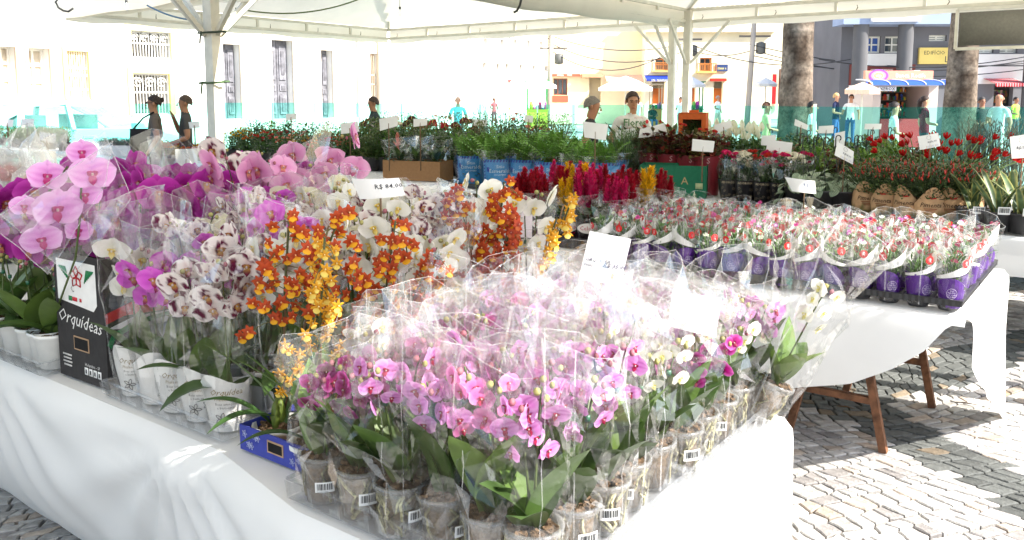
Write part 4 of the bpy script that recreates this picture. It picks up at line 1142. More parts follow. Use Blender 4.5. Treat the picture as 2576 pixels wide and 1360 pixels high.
person("person with shaved head in a dark shirt seen behind the anthuriums", (pw.x, pw.y, 0), -1.15, 1.6, (58, 66, 64), (44, 46, 54), (150, 108, 80), (60, 48, 40), 'short', None, .6, True, (0, .1))
# passers-by beyond the film
far = [
 (1930, 16.5, 1.5, 1.5, (214, 206, 150), (60, 110, 80), (190, 140, 110), (90, 60, 44), 'short', "person in a pale yellow top bending behind the film by the palm", 0.4),
 (2045, 15.5, 1.2, 1.52, (226, 224, 220), (70, 80, 110), (176, 126, 100), (30, 28, 28), 'cap', "person in a black cap and white top beside the brown palm trunk", 0.3),
 (2104, 26, .9, 1.72, (44, 50, 76), (70, 90, 140), (190, 140, 110), (206, 170, 110), 'short', "person in a navy T-shirt looking at a phone by the alley", 0.1),
 (2141, 26.5, -.6, 1.68, (232, 230, 226), (70, 90, 130), (180, 132, 104), (50, 40, 36), 'short', "person in a white T-shirt and jeans under the peach umbrella", 0.1),
 (2252, 14.6, 1.3, 1.5, (226, 226, 220), (150, 170, 160), (190, 140, 112), (40, 34, 32), 'curly', "person with dark curly hair and a pale top behind the film", 0.3),
 (2328, 17.5, 1.4, 1.62, (120, 36, 56), (70, 70, 80), (206, 160, 130), (50, 34, 28), 'long', "person in a maroon top with long hair in front of the kiosk", 0.3),
 (2470, 18.5, 0.1, 1.6, (70, 62, 62), (60, 60, 70), (150, 106, 84), (60, 56, 54), 'short', "bearded person in a dark jacket beside the pale palm", 0.1),
 (2514, 16.5, -1.2, 1.68, (234, 232, 226), (226, 224, 216), (190, 140, 112), (120, 90, 76), 'bald', "bald person in white clothes talking with a raised hand", 0.2),
 (2556, 29, .5, 1.6, (214, 226, 90), (90, 90, 96), (150, 104, 80), (40, 34, 30), 'short', "person in a yellow safety vest before the shop with the striped awning", 0.1),
 (1806, 38, .8, 1.66, (228, 226, 220), (200, 190, 170), (170, 122, 96), (150, 140, 130), 'short', "grey-haired person in white walking past the colonial house", 0.3),
 (1712, 36, -.8, 1.6, (236, 234, 228), (90, 90, 100), (150, 104, 80), (40, 34, 30), 'short', "person in a white shirt by the green newspaper booth", 0.3),
 (1605, 37, -1.0, 1.64, (236, 234, 230), (210, 206, 196), (176, 130, 104), (120, 110, 100), 'short', "person in white behind the person with the printed T-shirt", 0.2),
 (1048, 38, .6, 1.6, (110, 130, 150), (60, 110, 130), (130, 92, 70), (50, 42, 38), 'short', "person in blue striped shirt walking along the convent wall", 0.3),
 (1243, 44, .6, 1.55, (200, 90, 100), (120, 70, 80), (120, 84, 64), (40, 34, 30), 'short', "child-sized person in red by the colourful snack stall", 0.1),
 (1152, 22, .2, 1.6, (150, 220, 226), (120, 200, 210), (190, 150, 120), (200, 170, 140), 'short', "person in pale turquoise standing on the sunlit square", 0.2),
 (930, 30, .3, 1.6, (226, 200, 190), (120, 140, 120), (150, 104, 80), (60, 40, 34), 'cap', "person in a pale shirt and straw hat by the church portal", 0.2)]
for px, Y, yaw, h, sh, pa, skn, hr, sty, lab, strd in far:
    p = at_y(px, 260, Y)
    person(lab, (p.x, p.y, 0), yaw, h, sh, pa, skn, hr, sty, (((.25, .0, 1.12), (.2, -.22, 1.08)), ((.25, .03, 1.12), (.26, -.05, .9))), .6, False, stride=strd * .5)
pw = at_y(1622, 262, 43.5)
pw = at_y(1622 + 20, 262, 43.0)
person("person in a dark shirt sitting with folded arms before the colonial house", (pw.x, pw.y, 0), .1, 1.65, (50, 48, 50), (80, 100, 150), (140, 98, 76), (40, 34, 30), 'short', (((.25, -.1, 1.12), (.05, -.25, 1.12)), ((.25, -.1, 1.12), (.05, -.25, 1.08))), .6, False, (0, .5), sit=True)
tch = thing("plastic_chair", "dark plastic chair under the person sitting by the colonial house", "chair", (pw.x, pw.y, 0))
g = G(); g.add(box(0, -.1, .4, .44, .44, .03), srgb(40, 42, 44)); ob("seat", g.mesh("seat", M_PLAS), tch)
g = G(); g.add(box(0, .14, .66, .42, .03, .48), srgb(40, 42, 44)); ob("backrest", g.mesh("backrest", M_PLAS), tch)
for sx in (-.19, .19):
    for sy in (-.29, .09):
        g = G(); g.add(beam((sx, sy, 0), (sx, sy, .385), .03), srgb(40, 42, 44), sm=False); ob("leg", g.mesh("leg", M_PLAS), tch)
# ================================================================== FLOWERS AND LEAVES
def petal(g, ang, L, Wd, shape, cup, curl, cf, nl=6, nw=6, y0=0.0, out=0.0, z0=0.0, x0=0.0, tip=0.0):
    vs = []; cs = []
    sa, ca = sin(ang), cos(ang)
    for i in range(nl + 1):
        s = i / nl; wv = shape(s) * Wd
        for j in range(nw + 1):
            t = -1 + 2 * j / nw
            a, q = out + s * L, t * wv
            y = y0 - cup * s * (1 - s) * 2 - tip * s * s + curl * t * t * s
            vs.append((x0 + a * sa + q * ca, y, z0 + a * ca - q * sa)); cs.append(cf(s, t))
    n = nw + 1
    fs = [(i * n + j, i * n + j + 1, (i + 1) * n + j + 1, (i + 1) * n + j) for i in range(nl) for j in range(nw)]
    g.add((vs, fs), cs)
def sh_round(s): return max(0.06, sin(pi * min(1.0, (s * .9 + .1)) ** .85)) ** .62 if s < 1 else 0.04
def sh_ell(s): return max(0.05, sin(pi * (s * .88 + .12) ** .9)) ** .75 if s < 1 else 0.03
def sh_nar(s): return max(0.08, sin(pi * (s * .85 + .12))) if s < 1 else 0.02
def pal(base, edge=None, vein=None, throat=None, blotch=None, seed=0):
    base = srgb(*base); edge = srgb(*edge) if edge else base; vein = srgb(*vein) if vein else None; throat = srgb(*throat) if throat else base; blotch = srgb(*blotch) if blotch else None
    def cf(kind):
        def f(s, t):
            c = mix(base, edge, max(0, max(abs(t), s) - .55) * 2)
            c = mix(c, throat, max(0, .35 - s) * 1.6)
            if vein: c = mix(c, vein, .75 * max(0, cos(t * 14 + s * .8)) ** 2 * (1 - s * .55))
            if blotch:
                n = noise.noise(Vector((s * 2.3 + seed, t * 1.5, kind * 1.7 + seed))) + .25 * noise.noise(Vector((s * 7, t * 6, kind + seed)))
                if n > .12: c = mix(c, blotch, min(1, (n - .12) * 8))
            return c
        return f
    return cf
def phal_flower(name, cf, lip, lip2=(235, 190, 70), n=6, wob=0.0, seed=0):
    r = random.Random(seed); g = G(); w_ = lambda a: a + r.uniform(-wob, wob)
    petal(g, w_(0), .5, .22, sh_ell, -.03, .02, cf(1), n, n - 2, .03, tip=w_(.02))
    petal(g, w_(2.25), .5, .21, sh_ell, -.03, .02, cf(2), n, n - 2, .03, tip=w_(.05))
    petal(g, w_(-2.25), .5, .21, sh_ell, -.03, .02, cf(3), n, n - 2, .03, tip=w_(.05))
    petal(g, w_(1.3), .56, .37, sh_round, .06, -.04, cf(4), n, n, 0, tip=w_(.06))
    petal(g, w_(-1.3), .56, .37, sh_round, .06, -.04, cf(5), n, n, -.004, tip=w_(.06))
    lc, l2 = srgb(*lip), srgb(*lip2)
    for a in (.95, -.95): petal(g, a, .15, .075, sh_round, .05, .06, lambda s, t: mix(l2, lc, s), 3, 3, -.04, z0=-.02, tip=.1)
    petal(g, pi, .26, .1, sh_nar, .02, .05, lambda s, t: mix(l2, lc, s * 1.6), 4, 3, -.05, z0=-.02, tip=.1)
    g.add(ell((0, -.08, .0), (.035, .06, .04), 6, 4), mix(lc, (.9, .85, .8), .55))
    return g.mesh(name, M_PETAL)
FL = {}
def variants(key, k, fn): FL[key] = [fn(i) for i in range(k)]
variants('magenta', 4, lambda i: phal_flower("flower", pal((162, 30, 142), (190, 66, 172), (146, 24, 128), (180, 66, 160), seed=i), (140, 16, 84), (206, 140, 60), 7, .1, i))
variants('lilac', 3, lambda i: phal_flower("flower", pal((234, 168, 226), (240, 196, 236), (206, 104, 196), (226, 150, 220), seed=i), (176, 30, 110), (206, 96, 150), 8, .1, i))
variants('softpink', 3, lambda i: phal_flower("flower", pal((228, 160, 204), (236, 186, 216), (214, 130, 190), seed=i), (176, 60, 120), (226, 170, 110), 6, .15, i))
variants('white', 4, lambda i: phal_flower("flower", pal((236, 234, 224), (242, 240, 234), None, (226, 226, 196), seed=i), (232, 214, 130), (226, 180, 50), 6, .14, i))
variants('cream', 3, lambda i: phal_flower("flower", pal((234, 230, 198), (240, 236, 214), None, (216, 206, 120), seed=i), (214, 180, 90), (206, 140, 60), 6, .16, i))
variants('spotted', 5, lambda i: phal_flower("flower", pal((236, 226, 222), (240, 234, 230), None, (226, 190, 190), (98, 18, 56), seed=i * 2.3), (110, 16, 56), (216, 170, 80), 9, .14, i))
variants('rosy', 3, lambda i: phal_flower("flower", pal((214, 92, 206), (222, 120, 214), (196, 70, 188), (226, 140, 214), seed=i), (150, 20, 96), (216, 170, 90), 7, .1, i))
variants('mini_dark', 4, lambda i: phal_flower("flower", pal((158, 16, 112), (206, 110, 186), (130, 8, 88), (150, 16, 100), seed=i), (120, 8, 54), (150, 40, 70), 7, .12, i))
variants('mini_stripe', 4, lambda i: phal_flower("flower", pal((222, 146, 212), (232, 176, 224), (176, 48, 156), (230, 190, 226), seed=i), (140, 10, 60), (176, 40, 76), 8, .12, i))
variants('mini_pink', 4, lambda i: phal_flower("flower", pal((222, 120, 180), (232, 160, 204), (206, 90, 160), seed=i), (170, 20, 80), (200, 80, 90), 6, .14, i))
variants('mini_white', 3, lambda i: phal_flower("flower", pal((238, 236, 228), None, None, (226, 230, 190), seed=i), (226, 220, 150), (220, 200, 60), 5, .14, i))
def onc_flower(name, tep, tep2, lip, lip2, Ls=.46, Wt=.14, lipw=.26, seed=0):
    r = random.Random(seed); g = G(); c1, c2, l1, l2 = srgb(*tep), srgb(*tep2), srgb(*lip), srgb(*lip2)
    for a in (0, 1.1, -1.1, 2.2, -2.2):
        aa = a + r.uniform(-.12, .12)
        petal(g, aa, Ls * r.uniform(.9, 1.1), Wt, sh_nar, -.02, .1, lambda s, t: mix(c2 if abs(t) < .3 and s < .5 else c1, mul(c1, 1.25), s), 4, 2, .02, tip=r.uniform(-.06, .08))
    petal(g, pi, .44, lipw, lambda s: (.25 + .75 * (s > .45)) * (1 if s < 1 else .55), .0, .07, lambda s, t: mix(l2, l1, s * 1.7), 4, 4, -.03, tip=.03)
    g.add(ell((0, -.06, .03), (.05, .06, .05), 5, 4), mix(l1, (1, 1, 1), .3))
    return g.mesh(name, M_PETAL)
variants('onc_orange', 5, lambda i: onc_flower("flower", (170, 68, 32), (146, 44, 24), (240, 180, 44), (206, 90, 30), .5, .15, .27, i))
variants('onc_brown', 3, lambda i: onc_flower("flower", (186, 76, 46), (140, 40, 40), (206, 110, 60), (130, 30, 50), .5, .16, .2, i))
variants('onc_yellow', 5, lambda i: onc_flower("flower", (206, 150, 40), (180, 110, 24), (236, 214, 110), (226, 170, 50), .46, .1, .22, i))
def dian_flower(name, c1, c2, seed=0):
    r = random.Random(seed); g = G(); a1, a2 = srgb(*c1), srgb(*c2)
    for i in range(5):
        petal(g, i * 2 * pi / 5 + r.uniform(-.1, .1), .5, .27, lambda s: (.15 + s * .95) if s < .95 else .8, 0, .05, lambda s, t: mix(a2, a1, s * 1.5 if s < .8 else 1.4), 3, 3, 0, tip=r.uniform(0, .12))
    g.add(tube([(0, 0, 0), (0, .35, 0)], [.12, .08], 5), srgb(96, 130, 66))
    return g.mesh(name, M_PETAL)
variants('dian_maroon', 2, lambda i: dian_flower("flower", (124, 24, 62), (70, 8, 34), i))
variants('dian_white', 2, lambda i: dian_flower("flower", (206, 206, 194), (176, 196, 150), i))
variants('dian_pink', 2, lambda i: dian_flower("flower", (206, 80, 150), (150, 20, 90), i))
variants('dian_violet', 2, lambda i: dian_flower("flower", (150, 50, 140), (236, 210, 230), i))
def rose(name, c, seed=0):
    r = random.Random(seed); g = G(); c = srgb(*c)
    for ring, (n, R_, z, open_) in enumerate(((3, .14, .28, .1), (4, .26, .22, .35), (5, .4, .1, .8))):
        for i in range(n):
            a = 2 * pi * i / n + ring * .7 + r.uniform(-.2, .2)
            vs, fs = grid(3, 3, lambda u_, v_: ((R_ + open_ * .3 * v_ - .2 * (1 - v_)) * cos(a + (u_ - .5) * 1.7), (R_ + open_ * .3 * v_ - .2 * (1 - v_)) * sin(a + (u_ - .5) * 1.7), z - .25 + .45 * v_ * (1 - open_ * .3) - .1 * abs(u_ - .5)))
            g.add((vs, fs), mul(c, .75 + .13 * ring + r.uniform(-.05, .05)))
    g.add(tube([(0, 0, -.5), (0, 0, .05)], [.05, .15], 5), srgb(80, 116, 54))
    return g.mesh(name, M_PETAL)
variants('rose_pink', 2, lambda i: rose("flower", (200, 40, 96), i)); variants('rose_white', 2, lambda i: rose("flower", (232, 226, 206), i)); variants('rose_red', 2, lambda i: rose("flower", (190, 50, 40), i))
variants('begonia', 2, lambda i: rose("flower", (226, 150, 130), i)); variants('mum_yellow', 2, lambda i: rose("flower", (230, 180, 30), i)); variants('mum_orange', 2, lambda i: rose("flower", (214, 110, 40), i)); variants('mum_red', 2, lambda i: rose("flower", (186, 44, 50), i)); variants('mum_salmon', 2, lambda i: rose("flower", (230, 140, 120), i))
def tulip(seed):
    r = random.Random(seed); g = G(); c = srgb(172, 18, 16)
    for i in range(6):
        a = 2 * pi * i / 6 + (i % 2) * .1; o = .12 if i % 2 else 0
        vs, fs = grid(4, 5, lambda u_, v_: ((.1 + .32 * sin(v_ * pi * .75) + o * v_ + .1 * v_ * r.random()) * cos(a + (u_ - .5) * 1.5 * (1 - v_ * .75)), (.1 + .32 * sin(v_ * pi * .75) + o * v_) * sin(a + (u_ - .5) * 1.5 * (1 - v_ * .75)), v_ * .95))
        g.add((vs, fs), [mul(c, .75 + .35 * (k // 5) / 5) for k in range(len(vs))])
    return g.mesh("flower", M_PETAL)
FL['tulip'] = [tulip(i) for i in range(3)]
def plume(seed, c):
    """feathery cockscomb spike"""
    r = random.Random(seed); g = G(); c = srgb(*c)
    g.add(lathe([(.1, 0), (.13, .12), (.1, .45), (.05, .8), (.01, .95)], 7), mul(c, .6))
    for i in range(170):
        z = r.random() ** .9; R_ = .17 * (1 - z) ** .7 + .02; a = r.uniform(0, 2 * pi); d = Vector((cos(a), sin(a), r.uniform(.7, 1.7))); b_ = Vector((cos(a) * R_ * .7, sin(a) * R_ * .7, z * .95)); L = r.uniform(.1, .26) * (1.1 - z * .5)
        s = Vector((-sin(a), cos(a), 0)) * .035
        g.add(([b_ - s, b_ + s, b_ + d.normalized() * L], [(0, 1, 2)]), mul(c, r.uniform(.7, 1.3)), sm=False)
    return g.mesh("plume", M_PETAL)
FL['plume_red'] = [plume(i, (160, 16, 36)) for i in range(3)]; FL['plume_pink'] = [plume(i + 5, (196, 26, 90)) for i in range(3)]; FL['plume_yellow'] = [plume(i + 9, (226, 176, 24)) for i in range(3)]
def leaf_vf(L, Wd, droop=.3, rise=.6, fold=.25, n=7, shape=sh_nar, m=4):
    """leaf growing along +Y from the origin, rising then drooping"""
    vs = []
    for i in range(n + 1):
        s = i / n; wv = shape(s) * Wd / 2
        y = L * s * cos(rise) if droop == 0 else L * (s - droop * .25 * s * s) * cos(rise * (1 - s * .3))
        z = L * (s * sin(rise) - droop * s * s)
        for j in range(m + 1):
            t = -1 + 2 * j / m; vs.append((t * wv, y, z + fold * abs(t) * wv))
    k = m + 1
    return vs, [(i * k + j, i * k + j + 1, (i + 1) * k + j + 1, (i + 1) * k + j) for i in range(n) for j in range(m)]
def leaf_mesh(name, L, Wd, c, c2=None, droop=.3, rise=.6, fold=.25, n=7, shape=sh_nar, m=4, stripe=0):
    vf = leaf_vf(L, Wd, droop, rise, fold, n, shape, m); c = srgb(*c); c2 = srgb(*c2) if c2 else mul(c, 1.3); k = m + 1
    cs = []
    for q in range(len(vf[0])):
        i, j = q // k, q % k; t = abs(-1 + 2 * j / m)
        cs.append(mix(c, c2, (1 - t) * .35 if not stripe else (1 if (j % 2 == stripe % 2) else 0)))
    g = G(); g.add(vf, cs); return g.mesh(name, M_LEAF)
LF = {
 'phal': [leaf_mesh("leaf", .2, .075, c, None, d, r_, .2, 7, sh_ell) for c, d, r_ in (((78, 108, 52), .35, .6), ((92, 124, 60), .2, .9), ((70, 98, 48), .6, .5), ((100, 126, 58), .1, 1.1))],
 'mini': [leaf_mesh("leaf", .18, .074, c, None, d, r_, .2, 6, sh_ell) for c, d, r_ in (((84, 112, 54), .12, 1.15), ((104, 134, 64), .06, 1.3), ((74, 100, 50), .25, 1.0), ((112, 138, 66), .05, 1.38))],
 'strap': [leaf_mesh("leaf", L, .032, c, None, d, r_, .4, 9, sh_nar) for L, c, d, r_ in ((.34, (56, 88, 44), .35, 1.1), (.4, (66, 98, 46), .6, 1.0), (.3, (84, 112, 50), .15, 1.25), (.26, (60, 92, 44), .5, .7))],
 'broad': [leaf_mesh("leaf", .17, .1, c, None, d, r_, .15, 6, sh_ell) for c, d, r_ in (((58, 92, 46), .5, .8), ((76, 110, 56), .4, .6), ((48, 80, 44), .6, 1.0))],
 'dark': [leaf_mesh("leaf", .18, .11, c, None, d, r_, .12, 6, sh_ell) for c, d, r_ in (((70, 30, 36), .5, .9), ((48, 60, 38), .4, .6), ((84, 34, 38), .6, 1.0))],
 'pep': [leaf_mesh("leaf", .09, .075, (70, 100, 62), (186, 200, 170), .5, .4, .1, 7, sh_ell, 10, 1) for _ in range(1)],
 'lance': [leaf_mesh("leaf", .11, .034, c, None, .4, r_, .2, 5, sh_nar) for c, r_ in (((88, 118, 62), .9), ((118, 140, 88), .6), ((74, 102, 54), 1.1))],
 'snake': [leaf_mesh("leaf", .3, .055, (74, 98, 62), (200, 196, 110), 0.03, r_, .5, 8, lambda s: (.55 + .45 * sin(pi * min(1, s * 1.2))) if s < .85 else max(.03, (1 - s) * 5.2), 4) for r_ in (1.35, 1.2, 1.45)],
 'tulip': [leaf_mesh("leaf", .26, .04, (96, 130, 80), None, .2, r_, .4, 7) for r_ in (1.25, 1.0)],
}
for me in LF['snake']:                                        # yellow margins and banded middle
    for i, d in enumerate(me.color_attributes["Col"].data):
        j = i % 5; row = i // 5
        c = srgb(168, 166, 96) if j in (0, 4) else mul(srgb(78, 102, 66), .75 if row % 2 else 1.25); d.color = (*c, 1)
def frond(seed, L=.34):
    r = random.Random(seed); g = G(); rise = r.uniform(1.05, 1.42); dr = r.uniform(.12, .42); n = 13
    def P(s): return Vector((0, L * s * cos(rise) * (1 + s * .4), L * (s * sin(rise) - dr * s ** 2.2 * .8)))
    c = mul(srgb(104, 150, 58), r.uniform(.85, 1.15))
    g.add(tube([P(i / 8) for i in range(9)], [.003 - .0002 * i for i in range(9)], 4), srgb(110, 130, 60))
    for i in range(2, n + 1):
        s = i / n; p = P(s); d = (P(min(1, s + .02)) - P(s - .02)).normalized(); l = .05 * sin(pi * min(1, s * .9 + .12)) ** .7
        for sd in (-1, 1):
            x = Vector((sd, 0, 0)); tip = p + x * l + d * .012 - Vector((0, 0, .008 + r.uniform(0, .008))); m = p + x * l * .5 + Vector((0, 0, .004))
            g.add(([p - d * .006, m - d * .0075, tip, m + d * .0075, p + d * .006], [(0, 1, 3, 4), (1, 2, 3)]), mul(c, r.uniform(.75, 1.3) * (.7 + .6 * s)), sm=False)
    return g.mesh("frond", M_LEAF)
LF['frond'] = [frond(i) for i in range(6)]
def foliage(seed, n, R_, H_, L, Wd, cols, up=.5, ball=True, mat=None):
    """many small folded leaves spread through a bushy volume"""
    r = random.Random(seed); g = G()
    for i in range(n):
        for _ in range(20):
            p = Vector((r.uniform(-1, 1), r.uniform(-1, 1), r.uniform(0, 1)))
            if p.x ** 2 + p.y ** 2 < (1 if not ball else 1 - (p.z - .35) ** 2 * 1.2): break
        q = Vector((p.x * R_, p.y * R_, p.z * H_)); d = Vector((p.x, p.y, r.uniform(up - .6, up + .6))).normalized()
        d = (d + Vector((r.uniform(-.5, .5), r.uniform(-.5, .5), r.uniform(-.3, .3)))).normalized()
        s = d.cross(Vector((r.uniform(-.3, .3), r.uniform(-.3, .3), 1))).normalized(); u_ = s.cross(d); l = L * r.uniform(.6, 1.25); w_ = Wd * r.uniform(.7, 1.2)
        c = mul(srgb(*r.choice(cols)), r.uniform(.7, 1.3))
        g.add(([q, q + d * l * .5 + s * w_ / 2 + u_ * w_ * .15, q + d * l - u_ * l * .15, q + d * l * .5 - s * w_ / 2 + u_ * w_ * .15, q + d * l * .5 - u_ * .02 * l], [(0, 1, 4), (1, 2, 4), (2, 3, 4), (3, 0, 4)]), c, sm=True)
        if i % 6 == 0: g.add(tube([(q.x * .15, q.y * .15, 0), (q.x * .7, q.y * .7, q.z * .6), q], .0025, 3), mul(c, .8))
    return g.mesh("foliage", mat or M_LEAF)
GR = [(70, 104, 46), (92, 130, 54), (58, 88, 42)]
FO = {
 'bush': [foliage(i, 420, .15, .3, .045, .024, GR) for i in range(4)],
 'bright': [foliage(10 + i, 380, .15, .28, .05, .028, [(120, 158, 60), (98, 138, 54), (140, 170, 76)]) for i in range(4)],
 'hedge': [foliage(20 + i, 520, .2, .4, .034, .018, [(96, 116, 52), (74, 100, 46), (120, 130, 66)]) for i in range(4)],
 'asp': [foliage(30 + i, 700, .16, .34, .03, .006, [(104, 138, 78), (126, 156, 96), (84, 120, 66)], .9) for i in range(3)],
 'dian': [foliage(40 + i, 110, .045, .16, .045, .009, [(84, 122, 60), (104, 140, 76)], 1.2, False) for i in range(5)],
 'pepper': [foliage(50 + i, 480, .17, .2, .032, .014, [(74, 96, 50), (94, 116, 60), (62, 84, 46)]) for i in range(4)],
 'lav': [foliage(60 + i, 520, .12, .5, .05, .006, [(108, 124, 104), (126, 140, 120), (92, 110, 92)], 1.6) for i in range(3)],
 'seed': [foliage(70 + i, 300, .12, .14, .03, .012, [(104, 122, 64), (84, 108, 56), (120, 130, 80)], .9, False) for i in range(3)],
 'gray': [foliage(80 + i, 260, .1, .1, .045, .01, [(92, 110, 90), (72, 94, 72)], 1.0, False) for i in range(3)],
 'kal': [foliage(90 + i, 200, .1, .1, .04, .03, [(60, 96, 50), (76, 112, 58)], .4) for i in range(2)],
 'red': [foliage(95 + i, 220, .13, .2, .06, .045, [(140, 60, 44), (96, 90, 50), (110, 40, 40), (120, 110, 60)], .5) for i in range(3)],
 'roseleaf': [foliage(100 + i, 200, .075, .24, .032, .02, [(66, 96, 52), (88, 116, 62)], .6) for i in range(3)],
}
# ================================================================== SLEEVES, POTS, TRAYS
def sleeve_mesh(seed, r0, r1, h, cut=.1, crump=.012, n=13, nz=9, mat=None, pw=.8, flat=1.0, z0=0.0):
    r = random.Random(seed); vs = []; fs = []; ph = r.uniform(0, 6.28)
    for j in range(nz + 1):
        s = j / nz
        for i in range(n):
            a = 2 * pi * (i + .5 * (j % 2)) / n
            rr = (r0 + (r1 - r0) * s ** pw) * (1 + r.uniform(-1, 1) * crump / max(r0, .03) * (.35 + s))
            top = h * (1 + cut * cos(a - ph) + .018 * r.uniform(-1, 1)) if j == nz else h
            z = z0 + h * s + (top - h if j == nz else r.uniform(-.25, .25) * h / nz * (1 if j else 0)) + (cut * h * cos(a - ph) * s * s * .9 if j != nz else 0)
            vs.append((rr * cos(a), rr * sin(a) * flat, z))
    for j in range(nz):
        for i in range(n):
            k = (i + 1) % n; a, b, c, d = j * n + i, j * n + k, (j + 1) * n + k, (j + 1) * n + i
            if j % 2: fs += [(a, b, c), (a, c, d)] if r.random() < .7 else [(a, b, d), (b, c, d)]
            else: fs += [(a, b, d), (b, c, d)] if r.random() < .7 else [(a, b, c), (a, c, d)]
    g = G(); g.add((vs, fs), sm=False)
    top = [Vector(vs[nz * n + i % n]) for i in range(n + 1)]
    g.add(tube(top, .0006, 4), mat=1)
    for i0 in r.sample(range(n), 3):                              # folds and the glued seam
        i = i0; wd = r.choice((.0009, .0013, .0024)); pv = []; pf = []
        for j in range(nz + 1):
            a, b = Vector(vs[j * n + i % n]), Vector(vs[j * n + (i + 1) % n]); d = (b - a).normalized(); a = a if j % 2 == 0 else (a + Vector(vs[j * n + (i - 1) % n])) / 2; o = Vector((a.x, a.y, 0)).normalized() * .0012
            k = len(pv); pv += [a + o - d * wd, a + o + d * wd]
            if j: pf.append((k - 2, k - 1, k + 1, k))
            pass
        g.add((pv, pf), mat=1, sm=False)
    return g.mesh("sleeve", [mat or M_CELLO, M_SEAM])
SL = {
 'mini': [sleeve_mesh(i, .048, .08, .4, .1, .012, 11, 8, None, .9) for i in range(10)],
 'tall': [sleeve_mesh(20 + i, .056, .09, .5, .08, .008, 12, 7, M_CELLO) for i in range(6)],
 'cone': [sleeve_mesh(40 + i, .06, .13, .54, .26, .012, 10, 6, M_CELLO2, .9, .55) for i in range(6)],
 'dian': [sleeve_mesh(60 + i, .036, .06, .19, .16, .0035, 11, 4, M_CELLO3) for i in range(6)],
 'fern': [sleeve_mesh(80 + i, .13, .19, .33, .05, .01, 14, 4, M_CELLO2, .8, .7) for i in range(3)],
 'rose': [sleeve_mesh(90 + i, .06, .1, .34, .06, .008, 12, 5, M_CELLO) for i in range(3)],
 'cel': [sleeve_mesh(100 + i, .07, .14, .26, .06, .008, 12, 5, M_CELLO) for i in range(3)],
 'bush': [sleeve_mesh(110 + i, .1, .19, .36, .07, .012, 13, 5, M_CELLO2) for i in range(3)],
 'bag': [sleeve_mesh(120 + i, .17, .1, .34, .3, .05, 11, 6, clear("white_bag", (0.94, 0.94, 0.92), .05, .3, .3, .3, .15), .9) for i in range(2)],
}
def pot_mesh(r0, r1, h, col, mat, rim=.004, n=18):
    g = G(); g.add(lathe([(r0, 0), (r1, h - .012), (r1 + rim, h - .01), (r1 + rim, h), (r1 - .002, h), (r1 - .004, h - .02)], n, True), col); return g.mesh("pot", mat)
P_CLEAR = pot_mesh(.036, .048, .1, (1, 1, 1), M_POT)
P_WHITE = pot_mesh(.042, .056, .11, srgb(226, 226, 222), M_PLAS)
P_LOW = pot_mesh(.05, .062, .05, srgb(232, 232, 228), M_PLAS)
P_BLACK = pot_mesh(.075, .1, .13, srgb(40, 40, 42), M_PLAS)
P_BIG = pot_mesh(.09, .12, .16, srgb(52, 50, 50), M_PLAS)
P_TERRA = pot_mesh(.08, .11, .13, srgb(132, 66, 48), M_PLAS)
def bark_mesh(R_, seed, h=.014):
    r = random.Random(seed); g = G()
    g.add(grid(10, 4, lambda i, j: (R_ * j * cos(2 * pi * i), R_ * j * sin(2 * pi * i), h * (1 - j * .6) + .004 * noise.noise(Vector((i * 9, j * 4, seed))))), srgb(92, 74, 56))
    for i in range(26):
        a = r.uniform(0, 6.3); q = R_ * r.random() ** .5 * .9; g.add(box(0, 0, 0, r.uniform(.008, .02), r.uniform(.004, .01), .006), mul(srgb(106, 86, 66), r.uniform(.6, 1.3)), M=T(q * cos(a), q * sin(a), h) @ Euler((r.uniform(-.5, .5), r.uniform(-.5, .5), r.uniform(0, 3))).to_matrix().to_4x4(), sm=False)
    return g.mesh("potting_bark", M_BARK)
BARK = [bark_mesh(.045, i) for i in range(3)]; BARKW = [bark_mesh(.053, i + 5) for i in range(2)]; SOIL = [bark_mesh(.092, 9), bark_mesh(.034, 10)]
def root_mesh(seed):
    """pale roots and bark seen through the clear pot"""
    r = random.Random(seed); g = G(); g.add(lathe([(.03, .004), (.04, .085), (.0, .088)], 12, True), srgb(134, 112, 88))
    for i in range(9):
        a = r.uniform(0, 6.3); pts = []
        for j in range(6): a += r.uniform(-.5, .5); s = j / 5; rr = .0335 + .0085 * s + .003; pts.append((rr * cos(a), rr * sin(a), .006 + .08 * s))
        g.add(tube(pts, .0032, 4), mul(srgb(176, 170, 136), r.uniform(.7, 1.1)))
    return g.mesh("root_ball", M_BARK)
ROOT = [root_mesh(i) for i in range(4)]
def barcode_mesh(wd=.036, h=.024, R_=.05):
    g = G(); g.add(bent(grid(6, 1, lambda i, j: ((i - .5) * wd, 0, (j - .5) * h)), R_, .06, .1), srgb(238, 238, 236))
    r = random.Random(3); x = -wd * .4
    while x < wd * .4:
        b = r.choice((.0008, .0014, .002)); g.add(bent(([(x, 0, -h * .25), (x + b, 0, -h * .25), (x + b, 0, h * .36), (x, 0, h * .36)], [(0, 1, 2, 3)]), R_ + .0006, .06, .1), srgb(30, 30, 30)); x += b + r.choice((.0009, .0016))
    return g.mesh("barcode_label", M_PAPER)
BARC = barcode_mesh()
def yaw_to_cam(p): return atan2(-p[0], p[1])        # a flower faces -Y; turn it towards the camera
def stem_obj(pts, r, parent, name="stem", col=(96, 112, 62)):
    g = G(); g.add(tube(pts, r, 5), srgb(*col)); return ob(name, g.mesh(name, M_LEAF), parent)
